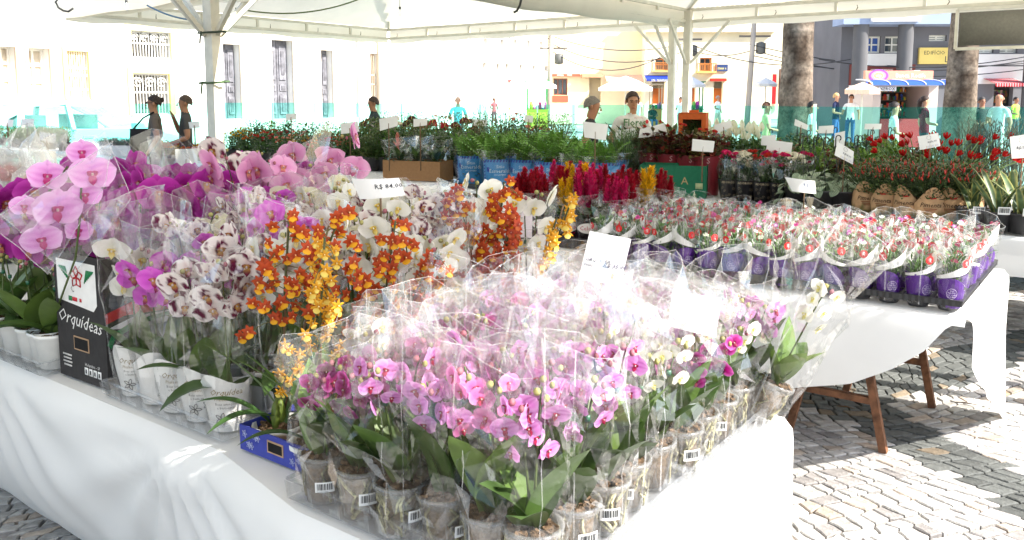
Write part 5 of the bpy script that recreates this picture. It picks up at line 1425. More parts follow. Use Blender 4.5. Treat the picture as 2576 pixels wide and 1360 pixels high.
def phal(label, group, loc, H_, kinds, nfl, size, pot='clear', sleeve='mini', leafk='mini', seed=0, lean=None, name="potted_orchid", face=None, sl_scale=None, nleaf=5, buds=2, spread=1.0, droop=.35):
    r = random.Random(seed)
    t = thing(name, label, "orchid", loc, 0, group)
    if pot == 'clear':
        ob("pot", P_CLEAR, t); ob("root_ball", r.choice(ROOT), t, rot=(0, 0, r.uniform(0, 6))); ob("potting_bark", r.choice(BARK), t, (0, 0, .086), (0, 0, r.uniform(0, 6))); hp = .09
    elif pot == 'white':
        ob("pot", P_WHITE, t); ob("potting_bark", r.choice(BARKW), t, (0, 0, .09), (0, 0, r.uniform(0, 6))); hp = .1
    else: hp = .1
    a0 = r.uniform(0, 6.28)
    for i in range(nleaf):
        a = a0 + i * 2.4 + r.uniform(-.4, .4)
        ob("leaf", r.choice(LF[leafk]), t, (0, 0, hp - .005 + .004 * i), (r.uniform(-.1, .25), r.uniform(-.2, .2), a), r.uniform(.75, 1.1))
    fy = yaw_to_cam(loc) if face is None else face
    fdir = Vector((sin(fy), -cos(fy), 0)); side = Vector((cos(fy), sin(fy), 0))
    nst = 1 if nfl <= 6 else 2
    per = (nfl + nst - 1) // nst
    for s in range(nst):
        ls = r.uniform(-.03, .03) + (s - (nst - 1) / 2) * .05 * spread
        hh = H_ * r.uniform(.92, 1.05)
        pts = []
        for i in range(13):
            q = i / 12; bendq = max(0, q - .55) / .45
            p = side * (ls * q) + fdir * (.1 * droop * bendq ** 1.6 - .015 * q) + Vector((0, 0, hp + (hh - hp) * (q if q < .8 else .8 + (q - .8) * (1 - droop * .9))))
            pts.append(p)
        stem_obj(pts, [.0032 - .00012 * i for i in range(13)], t)
        if sleeve != 'cone' or s == 0:
            g = G(); g.add(tube([(0, 0, 0), (0, 0, .012)], .006, 6), srgb(36, 96, 70)); ob("clip", g.mesh("clip", M_PLAS), t, pts[7])
        for i in range(per):
            q = 1.0 - (i + .3) / per * .5; k = q * 12; i0 = min(11, int(k)); p = pts[i0].lerp(pts[i0 + 1], k - i0)
            sd = (1 if (i + s) % 2 else -1)
            p = p + side * (sd * size * r.uniform(.3, .6)) + fdir * r.uniform(.005, .02 + size * .2) + Vector((0, 0, r.uniform(-.3, .15) * size))
            fl = r.choice(FL[r.choice(kinds) if isinstance(kinds, (list, tuple)) else kinds])
            ob("flower", fl, t, p, (r.uniform(-.35, .5), r.uniform(-.4, .4), fy + sd * r.uniform(-.1, 1.15) + r.uniform(-.35, .35)), size * r.uniform(.85, 1.12))
        for i in range(buds):
            p = pts[-1] + fdir * (.012 + .014 * i) + side * (.008 * (1 if i % 2 else -1)) - Vector((0, 0, .004 + .006 * i))
            g = G(); g.add(ell((0, 0, 0), (.007 - i * .0015, .009 - i * .0015, .007), 6, 4), srgb(176, 170, 110) if r.random() < .6 else srgb(170, 110, 120)); ob("bud", g.mesh("bud", M_PETAL), t, p)
    if sleeve:
        sm = r.choice(SL[sleeve]); o = ob("sleeve", sm, t, (0, 0, .008), (0, 0, r.uniform(0, 6.28)), sl_scale or r.uniform(.95, 1.12))
        if sleeve == 'cone': o.rotation_euler.z = fy + r.uniform(-.3, .3)
    return t
# ================================================================== TABLES AND CLOTHS
TZ = 0.75
def on_u(px, py, u):
    d = ray(px, py); t = u / (d.x * UX.x + d.y * UX.y)
    return Vector((d.x * t, d.y * t, CAM_H + d.z * t))
def trestle(label, u0, u1, v0, v1, frames, group="trestle tables under the flowers"):
    t = thing("trestle_table", label, "table", W(u0, v0), TROT, group)
    L, D = u1 - u0, v1 - v0
    n = max(1, int(L / 1.6))
    for i in range(n):
        g = G(); g.add(box(L * (i + .5) / n, D / 2 + .05, TZ - .022, L / n - .03, D - .26, .024), srgb(150, 120, 90), sm=False); ob("board", g.mesh("board", M_CARD), t)
    for (fu, fv, spread, top) in frames:
        x, y = fu - u0, fv - v0
        for s in (-1, 1):
            g = G(); g.add(beam((x + s * spread, y, 0), (x + s * top, y, TZ - .033), .034), sm=False); ob("leg", g.mesh("leg", M_RUST), t)
        k = .29; sx = spread + (top - spread) * k
        g = G(); g.add(beam((x - sx, y + .002, .72 * k + .02), (x + sx, y + .002, .72 * k + .02), .03), sm=False); ob("crossbar", g.mesh("crossbar", M_RUST), t)
    return t
def cloth(label, u0, u1, v0, v1, sides, group=None, zt=TZ, edge=lambda s: 0.0):
    t = thing("tablecloth", label, "tablecloth", W(u0, v0), TROT, group)
    L, D = u1 - u0, v1 - v0
    def top(i, j):
        x = i * L; e0 = edge(x); y = e0 + j * (D - e0)
        e = min(x, L - x, y - e0, D - y)
        z = zt + .002 * noise.noise(Vector((x * 5, y * 5, u0))) - (.008 if e < .001 else 0)
        return (x, y, z)
    g = G(); g.add(grid(int(L * 45), int(D * 10), top)); ob("top_sheet", g.mesh("top_sheet", M_CLOTH), t)
    for sd, (depth, pinch, amp, shape) in sides.items():
        ln = L if sd in 'SN' else D
        def f(i, j):
            s = i * ln; dp = depth(s); d = j * dp
            r_ = 0.012
            disp = amp * (sin(s * 9 + 2.5 * noise.noise(Vector((s * 1.3, d, 2)))) * .5 + noise.noise(Vector((s * 4, d * 1.6, u0))) * .9) * min(1, d / .3)
            for (ps, pd) in pinch:
                dx, dy = s - ps, d - pd + .03; rr = math.hypot(dx, dy); a = atan2(dx, max(.001, dy))
                disp += .016 * sin(a * 15) * min(1, rr / .12) * math.exp(-rr / .55)
                disp += .03 * math.exp(-(rr / .12) ** 2)
            outw = .012 * (1 - math.exp(-d / .02)) + disp * min(1, d / .1) + max(shape(d / .75), -d * .5) + .014 * min(1, d / .012)
            z = zt - .008 - d
            if sd == 'S': return (s, edge(s) - outw, z)
            if sd == 'N': return (s, D + outw, z)
            if sd == 'E': return (L + outw, s, z)
            return (-outw, s, z)
        g = G(); g.add(grid(int(ln * 45), 28, f)); ob("hanging_side", g.mesh("hanging_side", M_CLOTH), t)
    return t
# T1: long orchid table
T1 = (-6.2, -0.70, 1.065, 2.18)
trestle("long trestle table hidden under the white cloth of the orchids", *T1, [(-1.2, 1.6, .3, .12), (-3.2, 1.6, .3, .12), (-5.4, 1.6, .3, .12)])
cloth("white cloth pleated and pinched over the long orchid table", *T1, {
    'S': (lambda s: .73, [(6.2 - 2.93, .02), (6.2 - 1.86, .05)], .011, lambda q: .05 * sin(pi * min(1, q)) - .27 * q * q),
    'E': (lambda s: .7, [], .006, lambda q: .02 * q), 'N': (lambda s: .6, [], .01, lambda q: 0)}, "white tablecloths", edge=lambda s: .085 * max(0, min(1, (4.85 - s) / .4)))
# T2: dianthus table
T2 = (-4.2, -0.47, 3.62, 4.78)
trestle("rusty legged trestle table carrying the purple sleeved dianthus", *T2, [(-1.02, 3.92, .215, .06), (-.95, 4.66, .215, .06), (-3.2, 3.92, .22, .06), (-3.2, 4.6, .22, .06)])
fr = [(p.dot(UX) - T2[0], TZ - p.z) for p in (on_v(x, y, T2[2]) for x, y in ((1560, 900), (1880, 958), (2000, 962), (2150, 950), (2250, 915), (2330, 872), (2380, 822), (2396, 800)))]
def d_front(s):
    if s <= fr[0][0]: return fr[0][1]
    for (a, b), (c, d) in zip(fr, fr[1:]):
        if s <= c: return max(.02, b + (d - b) * (s - a) / max(1e-6, c - a))
    return .03
rt = sorted((p.dot(AX) - T2[2], TZ - p.z) for p in (on_u(x, y, T2[1]) for x, y in ((2392, 830), (2372, 872), (2440, 962), (2500, 1052), (2546, 1062))))
def d_right(s):
    if s <= rt[0][0]: return rt[0][1] * max(.2, s / max(rt[0][0], 1e-3))
    for (a, b), (c, d) in zip(rt, rt[1:]):
        if s <= c: return max(.02, b + (d - b) * (s - a) / max(1e-6, c - a))
    return rt[-1][1] - .1 * (s - rt[-1][0])
cloth("white cloth with a swagged front edge over the dianthus table", *T2, {'S': (d_front, [], .007, lambda q: .05 * sin(pi * min(1, q * 1.2))), 'E': (d_right, [], .012, lambda q: .03 * q), 'N': (lambda s: .3, [], .01, lambda q: 0)}, "white tablecloths")
T3 = (-7.2, 0.7, 6.0, 7.75)
trestle("trestle table under the ferns, roses and pepper plants", *T3, [(-.1, 6.3, .25, .1), (-.1, 7.4, .25, .1), (-2.6, 6.3, .25, .1), (-5, 6.3, .25, .1)])
cloth("white cloth over the table of ferns, peppers and snake plants", *T3, {'S': (lambda s: .025 if s < 6.2 else .25, [], .01, lambda q: .02), 'E': (lambda s: .3, [], .01, lambda q: .02)}, "white tablecloths")
T4 = (-6.5, 0.5, 8.1, 9.4)
trestle("trestle table behind the tulips with leafy hanging plants", *T4, [(-.4, 8.4, .25, .1), (-3, 8.4, .25, .1), (-5.5, 8.4, .25, .1)])
cloth("white cloth over the rear table of leafy hanging plants", *T4, {'S': (lambda s: .2, [], .01, lambda q: .02)}, "white tablecloths")
T5 = (-10.4, -7.4, 6.4, 9.6)
trestle("trestle table with anthuriums and mums below the roped post", *T5, [(-7.8, 6.8, .25, .1), (-9.8, 6.8, .25, .1), (-7.8, 9, .25, .1), (-9.8, 9, .25, .1)])
cloth("white cloth over the table of mums behind the magenta orchids", *T5, {'S': (lambda s: .3, [], .01, lambda q: .02), 'W': (lambda s: .3, [], .01, lambda q: .02)}, "white tablecloths")
T6 = (-15.8, -11.0, 6.3, 8.3)
trestle("trestle table with kalanchoe and seedlings beside the parked car", *T6, [(-11.5, 6.8, .25, .1), (-15.2, 6.8, .25, .1), (-13.3, 8, .25, .1)])
cloth("white cloth over the seedling table beside the parked car", *T6, {'S': (lambda s: .08, [], .01, lambda q: .02), 'E': (lambda s: .3, [], .01, lambda q: .02)}, "white tablecloths")
T7 = (-9.6, -4.6, 10.0, 10.9)
trestle("trestle table with hedge-like shrubs before the green film", *T7, [(-5.2, 10.4, .25, .1), (-8.8, 10.4, .25, .1)])
cloth("white cloth over the table of hedge-like shrubs", *T7, {'S': (lambda s: .2, [], .01, lambda q: .02)}, "white tablecloths")

# ================================================================== FRONT GROUP: mini orchids in cellophane
Z1 = TZ + .009
MINI_LAB = {
 'mini_dark': "mini orchid with deep purple pale-edged flowers in a clear cellophane sleeve", 'mini_stripe': "mini orchid with pink striped flowers in cellophane",
 'mini_pink': "mini orchid with rosy pink flowers in a clear cellophane sleeve", 'mini_white': "mini orchid with small white flowers in a clear cellophane sleeve"}
rr_ = random.Random(21)
cols_u = [-.785 - .107 * i for i in range(6)]; rows_v = [1.128 + .112 * i for i in range(10)]
special = {(5, 1): 'mini_white', (2, 0): 'mini_stripe', (0, 0): 'mini_stripe', (3, 0): 'mini_stripe', (4, 0): 'mini_dark', (5, 0): 'mini_dark', (6, 0): 'mini_white', (0, 4): 'mini_white', (0, 6): 'mini_dark', (1, 5): 'mini_white', (0, 9): 'mini_stripe', (1, 9): 'mini_stripe', (2, 2): 'mini_stripe', (3, 2): 'mini_dark', (0, 2): 'mini_stripe'}
for i, u in enumerate(cols_u):
    for j, v in enumerate(rows_v):
        kd = special.get((i, j)) or rr_.choices(['mini_stripe', 'mini_pink', 'mini_dark', 'mini_white'], [4, 3, 3, 1.6])[0]
        p = W(u + rr_.uniform(-.012, .012), v + rr_.uniform(-.012, .012), Z1)
        sd = rr_.randint(0, 10 ** 6)
        vis = i < 2 or j < 2
        where = " by the bare cloth end" if i == 0 else " above the hanging cloth" if j == 0 else ""
        t = phal(MINI_LAB[kd].replace(" in a clear cellophane sleeve", " in cellophane") + where, "mini orchids in cellophane on the front table", p, rr_.uniform(.34, .41) - (.06 if j > 4 else 0) - (.04 if i >= 4 and j < 4 else 0), kd, rr_.randint(8, 12) if vis else rr_.randint(7, 9), rr_.uniform(.04, .047), 'clear', 'mini', 'mini', sd, nleaf=6 if vis else 3, spread=1.4, sl_scale=(1.1, 1.1, (.9 + .02 * j) if i >= 4 and j < 4 else rr_.uniform(1.0, 1.12) - (.14 if j > 4 else 0)))
        for ch in t.children:
            if ch.name.split('.')[0] in ('pot', 'root_ball', 'potting_bark'): ch.scale = (1.08, 1.08, 1.04)
        if vis and rr_.random() < .8:
            ob("barcode_label", BARC, t, (0, 0, -.008), (0, 0, yaw_to_cam(p) + rr_.uniform(-.6, .6)), (1.1, 1.1, rr_.uniform(.95, 1.1)))
def clear_tray(label, u0, u1, v0, v1, nu, nv, h=.042, group="clear plastic trays on the orchid table"):
    t = thing("clear_tray", label, "tray", W(u0, v0, TZ + .004), TROT, group); L, D = u1 - u0, v1 - v0
    g = G(); g.add(box(L / 2, D / 2, .0012, L, D, .002), sm=False); ob("tray_base", g.mesh("tray_base", M_TRAY), t)
    for (a, b, c, d) in ((0, 0, L, 0), (0, D, L, D), (0, 0, 0, D), (L, 0, L, D)):
        n = int(math.hypot(c - a, d - b) / .02)
        def f(i, j):
            x, y = a + (c - a) * i, b + (d - b) * i; k = .004 * (1 if int(i * n) % 4 < 2 else -1)
            o = .006 * j; sx = (1 if a == L else -1) if a == c else 0; sy = (1 if b == D else -1) if b == d else 0
            return (x + sx * (o + k), y + sy * (o + k), .003 + h * j)
        g = G(); g.add(grid(n, 2, f), sm=False); ob("tray_wall", g.mesh("tray_wall", M_TRAY), t)
        g = G(); g.add(beam((a, b, h + .004), (c, d, h + .004), .012, .003), sm=False); ob("tray_rim", g.mesh("tray_rim", M_TRAY), t)
for a in (0, 1):
    for b in (0, 1):
        clear_tray("clear plastic tray holding the cellophane wrapped mini orchids", -1.385 + .34 * a, -1.385 + .34 * a + .332, 1.075 + .545 * b, 1.075 + .545 * b + .535, 4, 5)
# ================================================================== BLUE BOX with oncidiums
def carton(name, label, loc, rz, sx, sy, h, col, open_top=True, slot=None, mat=None, group=None, inner=(150, 116, 84), cat="box"):
    t = thing(name, label, cat, loc, rz, group); c = srgb(*col); th = .004
    for nm, (cx, cy_, cz, x, y, z) in {"front_wall": (0, -sy / 2 + th / 2, h / 2, sx, th, h), "back_wall": (0, sy / 2 - th / 2, h / 2, sx, th, h), "left_wall": (-sx / 2 + th / 2, 0, h / 2, th, sy - 2 * th, h), "right_wall": (sx / 2 - th / 2, 0, h / 2, th, sy - 2 * th, h), "base": (0, 0, .002, sx - 2 * th, sy - 2 * th, .004)}.items():
        g = G(); g.add(box(cx, cy_, cz, x, y, z), c, sm=False); ob(nm, g.mesh(nm, mat or M_CARD), t)
    if not open_top:
        g = G(); g.add(box(0, 0, h + .002, sx, sy, .004), c, sm=False); ob("lid", g.mesh("lid", mat or M_CARD), t)
    else:
        g = G(); g.add(box(0, 0, h * .5, sx - .012, sy - .012, .002), srgb(*inner), sm=False); ob("inner_sheet", g.mesh("inner_sheet", M_CARD), t)
    if slot:
        g = G(); x, z, w_, hh = slot; g.add(box(x, -sy / 2 - .0012, z, w_, .002, hh), srgb(24, 22, 22), sm=False); g.add(box(x, -sy / 2 - .0006, z, w_ + .008, .002, hh + .008), srgb(170, 140, 110), sm=False); ob("hand_slot", g.mesh("hand_slot", M_CARD), t)
    return t
BU, BV = -1.55, 1.31
bb = carton("blue_carton", "blue carton printed with white orchids holding two low white pots", W(BU, BV, TZ + .004), TROT, .27, .28, .062, (62, 70, 150), True, (0, .034, .05, .022))
def orchid_print(g, x, z, s, y, col, face=None):
    for k in range(5):
        a = k * 2 * pi / 5 + .3; pts = [(x + s * .9 * q * sin(a) + s * .22 * sin(q * pi) * cos(a) * sg, y, z + s * .9 * q * cos(a) - s * .22 * sin(q * pi) * sin(a) * sg) for sg in (1, -1) for q in ([0, .35, .7, 1] if sg == 1 else [1, .7, .35, 0])]
        if face: pts = [face(p) for p in pts]
        g.add(tube(pts, s * .05, 3), col)
g = G()
for x in (-.115, -.09, -.065, -.1, -.075, .06, .085, .11, .075, .1): orchid_print(g, x, .018 + .025 * ((int(abs(x) * 1000) // 5) % 2), .011, -.1412, srgb(200, 206, 236))
ob("orchid_print", g.mesh("orchid_print", M_VC), bb)
def oncidium(label, loc, sprays, leaves, seed, pot=True, group=None, size=.03):
    r = random.Random(seed); t = thing("oncidium_orchid", label, "orchid", loc, 0, group)
    if pot: ob("pot", P_LOW, t); ob("potting_bark", BARKW[0], t, (0, 0, .034))
    for i in range(leaves):
        a = i * 2.1 + r.uniform(-.4, .4); ob("leaf", r.choice(LF['strap']), t, (r.uniform(-.02, .02), r.uniform(-.02, .02), .04), (r.uniform(-.1, .2), 0, a), r.uniform(.8, 1.15))
    for i in range(3):
        g = G(); g.add(ell((0, 0, .035), (.012, .016, .04), 8, 6), srgb(120, 140, 60)); ob("pseudobulb", g.mesh("pseudobulb", M_LEAF), t, (r.uniform(-.025, .025), r.uniform(-.025, .025), .035))
    fy = yaw_to_cam(loc); side = Vector((cos(fy), sin(fy), 0)); fd = Vector((sin(fy), -cos(fy), 0))
    for (sx, H_, kind, n, wd, low) in sprays:
        pts = [side * (sx * q ** 1.3) + fd * (.03 * q * q) + Vector((0, 0, .05 + (H_ - .05) * q)) for q in [i / 12 for i in range(13)]]
        stem_obj(pts, .0028, t, "stem", (90, 96, 54)); 
        g = G(); g.add(tube([(0, .01, .04), tuple(side * sx * .8 + Vector((0, .01, H_ * .93)))], .0028, 5), srgb(50, 44, 40)); ob("support_stick", g.mesh("support_stick", M_WOODB), t)
        for i in range(n):
            q = low + (1 - low) * (i + .5) / n; k = q * 12; i0 = min(11, int(k)); b0 = pts[i0].lerp(pts[i0 + 1], k - i0)
            spread = wd * (1.15 - .6 * (q - low) / (1 - low)); a = r.uniform(-1, 1)
            p = b0 + side * (spread * a) + fd * r.uniform(-.02, .06) + Vector((0, 0, r.uniform(-.02, .02) - .05 * a * a))
            if i % 2 == 0: stem_obj([b0, b0.lerp(p, .5) + Vector((0, 0, .008)), p], .0011, t, "flower_stalk", (120, 116, 60))
            ob("flower", r.choice(FL[kind]), t, p, (r.uniform(-.3, .4), r.uniform(-.5, .5), fy + a * .5 + r.uniform(-.5, .5)), size * r.uniform(.85, 1.2))
    return t
def wpos(px, py, z): return at_z(px, py, z)
pB = W(-1.63, 1.245, TZ + .009); pB2 = W(-1.475, 1.23, TZ + .009)
oncidium("orange oncidium orchid with yellow lips in a white pot in the blue carton", pB, [(.04, .57, 'onc_orange', 44, .09, .5), (.16, .57, 'onc_orange', 48, .1, .5)], 8, 3, size=.035)
oncidium("golden yellow oncidium orchid in the smaller white pot of the blue carton", pB2, [(.03, .53, 'onc_yellow', 46, .05, .4), (-.06, .28, 'onc_yellow', 12, .035, .7)], 9, 4, size=.032)
oncidium("orange oncidium orchid with lower sprays behind the blue carton", W(-1.52, 1.46, TZ + .004), [(.06, .54, 'onc_orange', 40, .09, .4), (.16, .46, 'onc_orange', 30, .07, .45)], 7, 5, size=.035)
oncidium("rust orange oncidium orchid in front of the pink price card", W(-1.52, 1.93, TZ + .004), [(.05, .6, 'onc_orange', 50, .08, .42), (-.09, .6, 'onc_orange', 40, .075, .45), (.08, .52, 'onc_brown', 40, .08, .36)], 7, 6, size=.037)
oncidium("yellow oncidium orchid leaning over beside the celosia", W(-1.42, 1.97, TZ + .004), [(.1, .5, 'onc_yellow', 22, .03, .4), (.15, .57, 'onc_yellow', 12, .03, .8)], 5, 7, size=.04)
# ================================================================== TALL ORCHIDS
def white_wrap_mesh():
    g = G(); n = 22; vs = []; fs = []
    for j in range(7):
        for i in range(n):
            a = 2 * pi * i / n; s = j / 6
            z = s * (.105 + .05 * max(0, cos(a + pi / 2 + .6)) ** 2 + .035 * max(0, cos(a + pi / 2 - 1.4)) ** 2); R_ = .046 + .02 * s + .0035 * sin(a * 5 + j) * s
            vs.append((R_ * cos(a), R_ * sin(a), z))
    for j in range(6):
        for i in range(n): k = (i + 1) % n; fs.append((j * n + i, j * n + k, (j + 1) * n + k, (j + 1) * n + i))
    g.add((vs, fs), srgb(236, 234, 230))
    gd = srgb(150, 132, 96); ln = srgb(120, 116, 112)
    g.add(bent(text_vf("Orquídea", .022, "CENTER", 0.0, .35), .0635, .108), gd); g.add(bent(text_vf("Phalaenopsis", .0115), .061, .09), gd); g.add(bent(text_vf("Boas emoções\ne bem-estar", .0095), .0585, .072), ln)
    for x, z, s in ((-.012, .038, .02), (.022, .05, .015), (.035, .03, .012)):
        orchid_print(g, x, z, s, 0, ln, lambda p: bent(([p], []), .0545 + .25 * (p[2] - .03), 0)[0][0])
    return g.mesh("paper_wrap", M_PAPER)
WRAP = white_wrap_mesh()
TL_ = {'white': "tall orchid with white flowers in a clear sleeve", 'cream': "tall orchid with cream flowers in a clear sleeve", 'spotted': "tall orchid with white flowers blotched burgundy in a clear sleeve", 'rosy': "tall orchid with rose pink flowers in a clear sleeve"}
r7 = random.Random(77)
front = [(-1.82, 'spotted'), (-1.93, 'spotted'), (-2.04, 'rosy'), (-2.14, 'rosy'), (-2.25, 'white')]
for u, kd in front:
    p = W(u, 1.235, Z1)
    t = phal(TL_[kd].replace(" in a clear sleeve", " in a white printed wrap"), "tall orchids in printed white wraps", p, {'white': .49, 'rosy': .45, 'spotted': .47}[kd], kd, 7, .082, None, 'tall', 'phal', r7.randint(0, 99999), nleaf=3, droop=.8 if kd == 'rosy' else .5)
    ob("paper_wrap", WRAP, t, (0, 0, 0), (0, 0, yaw_to_cam(p) + r7.uniform(-.35, .35)))
clear_tray("clear plastic tray under the printed white orchid wraps", -2.32, -1.75, 1.165, 1.42, 5, 2, .036)
for i in range(7):
    for j in range(7):
        u = -1.5 - .125 * i + r7.uniform(-.02, .02); v = 1.36 + .12 * j + r7.uniform(-.02, .02)
        if i < 2 and j < 2: continue
        if i < 1 and j > 3 and j < 6: continue
        if j == 0 and u < -2.2: continue
        kd = r7.choices(['white', 'cream', 'spotted', 'rosy'], [2.4, 2.4, 3.4, 1.3 if i > 2 else .7])[0]
        if i <= 1: kd = r7.choice(['white', 'spotted', 'white'])
        p = W(u, v, Z1); sv = 'tall' if r7.random() < .55 else None
        phal(TL_[kd] if sv else TL_[kd].replace(' in a clear sleeve', ' standing unwrapped in a white pot'), "tall orchids around the oncidiums", p, r7.uniform(.47, .56) + .012 * j, kd, r7.randint(8, 11), r7.uniform(.062, .075), 'white', sv, 'phal', r7.randint(0, 10 ** 6), nleaf=2, droop=.5)
# magenta and pink large orchids in cones
ML = {'magenta': "large magenta orchid in a peaked cellophane cone", 'softpink': "large soft pink orchid in a peaked cellophane cone", 'spotted': "large orchid with white burgundy-dotted flowers in a peaked cone"}
for i in range(6):
    for j in range(6):
        u = -2.48 - .165 * i + r7.uniform(-.03, .03); v = 1.3 + .17 * j + r7.uniform(-.03, .03)
        if j == 0 and i < 1: continue
        if i == 0 and j < 2: continue
        kd = 'magenta'
        if (i == 0 and j > 2) or (i == 1 and j > 4): kd = 'softpink'
        if i == 2 and j == 4: kd = 'spotted'
        p = W(u, v, Z1); sv = 'cone' if r7.random() < .38 else None
        phal(ML[kd] if sv else ML[kd].replace(' in a peaked cellophane cone', ' standing unwrapped in a white pot').replace(' in a peaked cone', ' standing unwrapped in a white pot'), "large orchids behind the black carton", p, r7.uniform(.49, .58) + .012 * j + (.1 if kd != 'magenta' else 0), kd, r7.randint(8, 10), r7.uniform(.11, .125), 'white', sv, 'phal', r7.randint(0, 10 ** 6), nleaf=3, droop=.45, spread=2.4)
for i in range(6):
    u = -2.68 - .12 * i; p = W(u, 1.2, Z1)
    t = phal("orchid in a plain white pot at the table edge without open flowers", "budding orchids in white pots at the table edge", p, .34, 'magenta', 0, .05, 'white', None, 'phal', 500 + i, nleaf=5, buds=3)
clear_tray("clear plastic tray holding white pots beside the black carton", -3.36, -2.63, 1.13, 1.27, 6, 1, .034)
# the lilac orchid leaning out in its flat bag
pl = W(-2.72, 1.2, Z1)
t = thing("potted_orchid", "huge lilac veined orchid leaning out in a flat cellophane bag", "orchid", pl, 0)
ob("pot", P_WHITE, t); ob("potting_bark", BARKW[0], t, (0, 0, .09))
for a in (0, 2.2, 4.1): ob("leaf", LF['phal'][0], t, (0, 0, .1), (0, 0, a))
Yl = 2.3
fl = [(142, 528, .125), (232, 438, .112), (214, 492, .085), (106, 604, .1), (118, 445, .095), (196, 582, .075), (62, 520, .07), (208, 385, .08)]
for i, (x, y, s) in enumerate(fl):
    q = at_y(x, y, Yl + .03 * (i % 3)) - pl; ob("flower", FL['lilac'][i % 3], t, q, (RND.uniform(-.1, .2), RND.uniform(-.25, .25), yaw_to_cam(at_y(x, y, Yl)) + RND.uniform(-.35, .35)), s)
stem_obj([(0, 0, .09)] + [tuple(at_y(x, y, Yl + .05) - pl) for x, y in ((190, 650), (200, 560), (205, 470), (170, 420), (110, 500), (95, 590))], .0032, t)
for k, (Yb, cs) in enumerate(((Yl - .06, ((-30, 560), (285, 355), (262, 470), (120, 690))), (Yl + .09, ((0, 540), (262, 330), (330, 500), (180, 700))))):
    A_, B_, C_, D_ = [at_y(x, y, Yb) - pl for x, y in cs]
    def bagf(i, j):
        p = A_.lerp(B_, i).lerp(D_.lerp(C_, i), j); p.y += .012 * noise.noise(Vector((i * 3, j * 3, k * 7))) - .05 * sin(pi * i) * sin(pi * j) * (1 if k == 0 else -1); return tuple(p)
    g = G(); g.add(grid(9, 8, bagf), sm=False); g.add(tube([bagf(*q) for q in [(i / 9, 0) for i in range(10)] + [(1, j / 8) for j in range(1, 9)] + [(1 - i / 9, 1) for i in range(1, 10)] + [(0, 1 - j / 8) for j in range(1, 9)]], .0011, 4), mat=1); ob("bag_sheet", g.mesh("bag_sheet", [M_BAG, M_SEAM]), t)
# ================================================================== BLACK CARTON
bk = carton("black_carton", "tall black open carton printed with a red, white and green ribbon", W(-2.475, 1.325, TZ + .004), TROT + .03, .27, .28, .385, (52, 50, 50), True, (.0, .115, .075, .034), inner=(140, 96, 66))
yf = -.1412
g = G(); g.add(([(-.118, yf, .24), (.08, yf, .225), (.1, yf, .245), (.1, yf, .365), (-.118, yf, .365)], [(0, 1, 2, 3, 4)]), srgb(232, 230, 226), sm=False)
for k in range(5): 
    a = k * 2 * pi / 5; g.add(tube([(-.005 + .036 * q * sin(a) + .012 * sin(pi * q) * cos(a) * s, yf - .001, .318 + .034 * q * cos(a) - .012 * sin(pi * q) * sin(a) * s) for s in (1, -1) for q in ((0, .3, .6, 1) if s > 0 else (1, .6, .3, 0))], .0022, 3), srgb(190, 36, 44))
for s in (-1, 1):
    for k in range(6): g.add(tube([(-.005 + s * (.045 + .008 * k), yf - .001, .305 + .006 * k), (-.005 + s * (.06 + .007 * k), yf - .001, .345)], .002, 3), srgb(40, 130, 80))
g.add(box(-.045, yf - .001, .25, .018, .001, .014), srgb(40, 120, 70)); g.add(box(-.02, yf - .001, .25, .026, .001, .012), srgb(200, 50, 60)); g.add(box(.012, yf - .001, .25, .01, .001, .01), srgb(190, 40, 50)); g.add(text_vf("C", .03), srgb(120, 120, 120), M=T(-.03, yf - .001, .28))
ob("label_sticker", g.mesh("label_sticker", M_VC), bk)
g = G(); g.add(text_vf("Orquídeas", .058, "CENTER", 0.0, .35), srgb(226, 224, 220), M=T(-.005, yf - .0005, .185) @ RY(.06))
for i in range(4): g.add(box(.02 + .024 * i, yf, .036, .018, .001, .022), srgb(226, 226, 224)); g.add(box(.02 + .024 * i, yf - .001, .036, .006, .001, .012), srgb(50, 50, 50))
for i in range(4): g.add(box(-.085, yf, .07 - .011 * i, .05 - .006 * (i % 2), .001, .005), srgb(190, 188, 184))
g.add(text_vf("Holambra - SP", .014), srgb(210, 208, 204), M=T(.055, yf, .056)); ob("lettering", g.mesh("lettering", M_VC), bk)
xr = .1362; g = G()
def side(pts, col, off=0.0):
    g.add(([(xr + off, y, z) for y, z in pts], [tuple(range(len(pts)))]), col, sm=False)
side([(-.138, .195), (-.08, .21), (.0, .205), (.1, .2), (.138, .2), (.138, .225), (.05, .248), (-.06, .246), (-.138, .225)], srgb(204, 38, 48))
side([(-.138, .18), (-.06, .2), (.0, .2), (.138, .195), (.138, .16), (.0, .165), (-.08, .172)], srgb(236, 234, 238), .0006)
side([(-.138, .135), (-.12, .165), (-.05, .19), (.06, .195), (.138, .185), (.138, .174), (.05, .182), (-.05, .172), (-.115, .145), (-.125, .12)], srgb(36, 130, 74), .0012)
g.add(tube([(xr + .001, -.04 + .034 * (1 - q / 16) * cos(q * .7), .15 + .026 * (1 - q / 16) * sin(q * .7)) for q in range(15)], .002, 3), srgb(36, 130, 74))
for cy_, cz in ((-.03, .075), (-.02, .31)):
    for k in range(5): a = k * 2 * pi / 5; g.add(tube([(xr + .001, cy_ + .04 * q * sin(a) + .016 * sin(pi * q) * cos(a) * s, cz + .03 * q * cos(a) - .014 * sin(pi * q) * sin(a) * s) for s in (1, -1) for q in ((0, .3, .6, 1) if s > 0 else (1, .6, .3, 0))], .0018, 3), srgb(200, 40, 50))
ob("ribbon_print", g.mesh("ribbon_print", M_VC), bk)
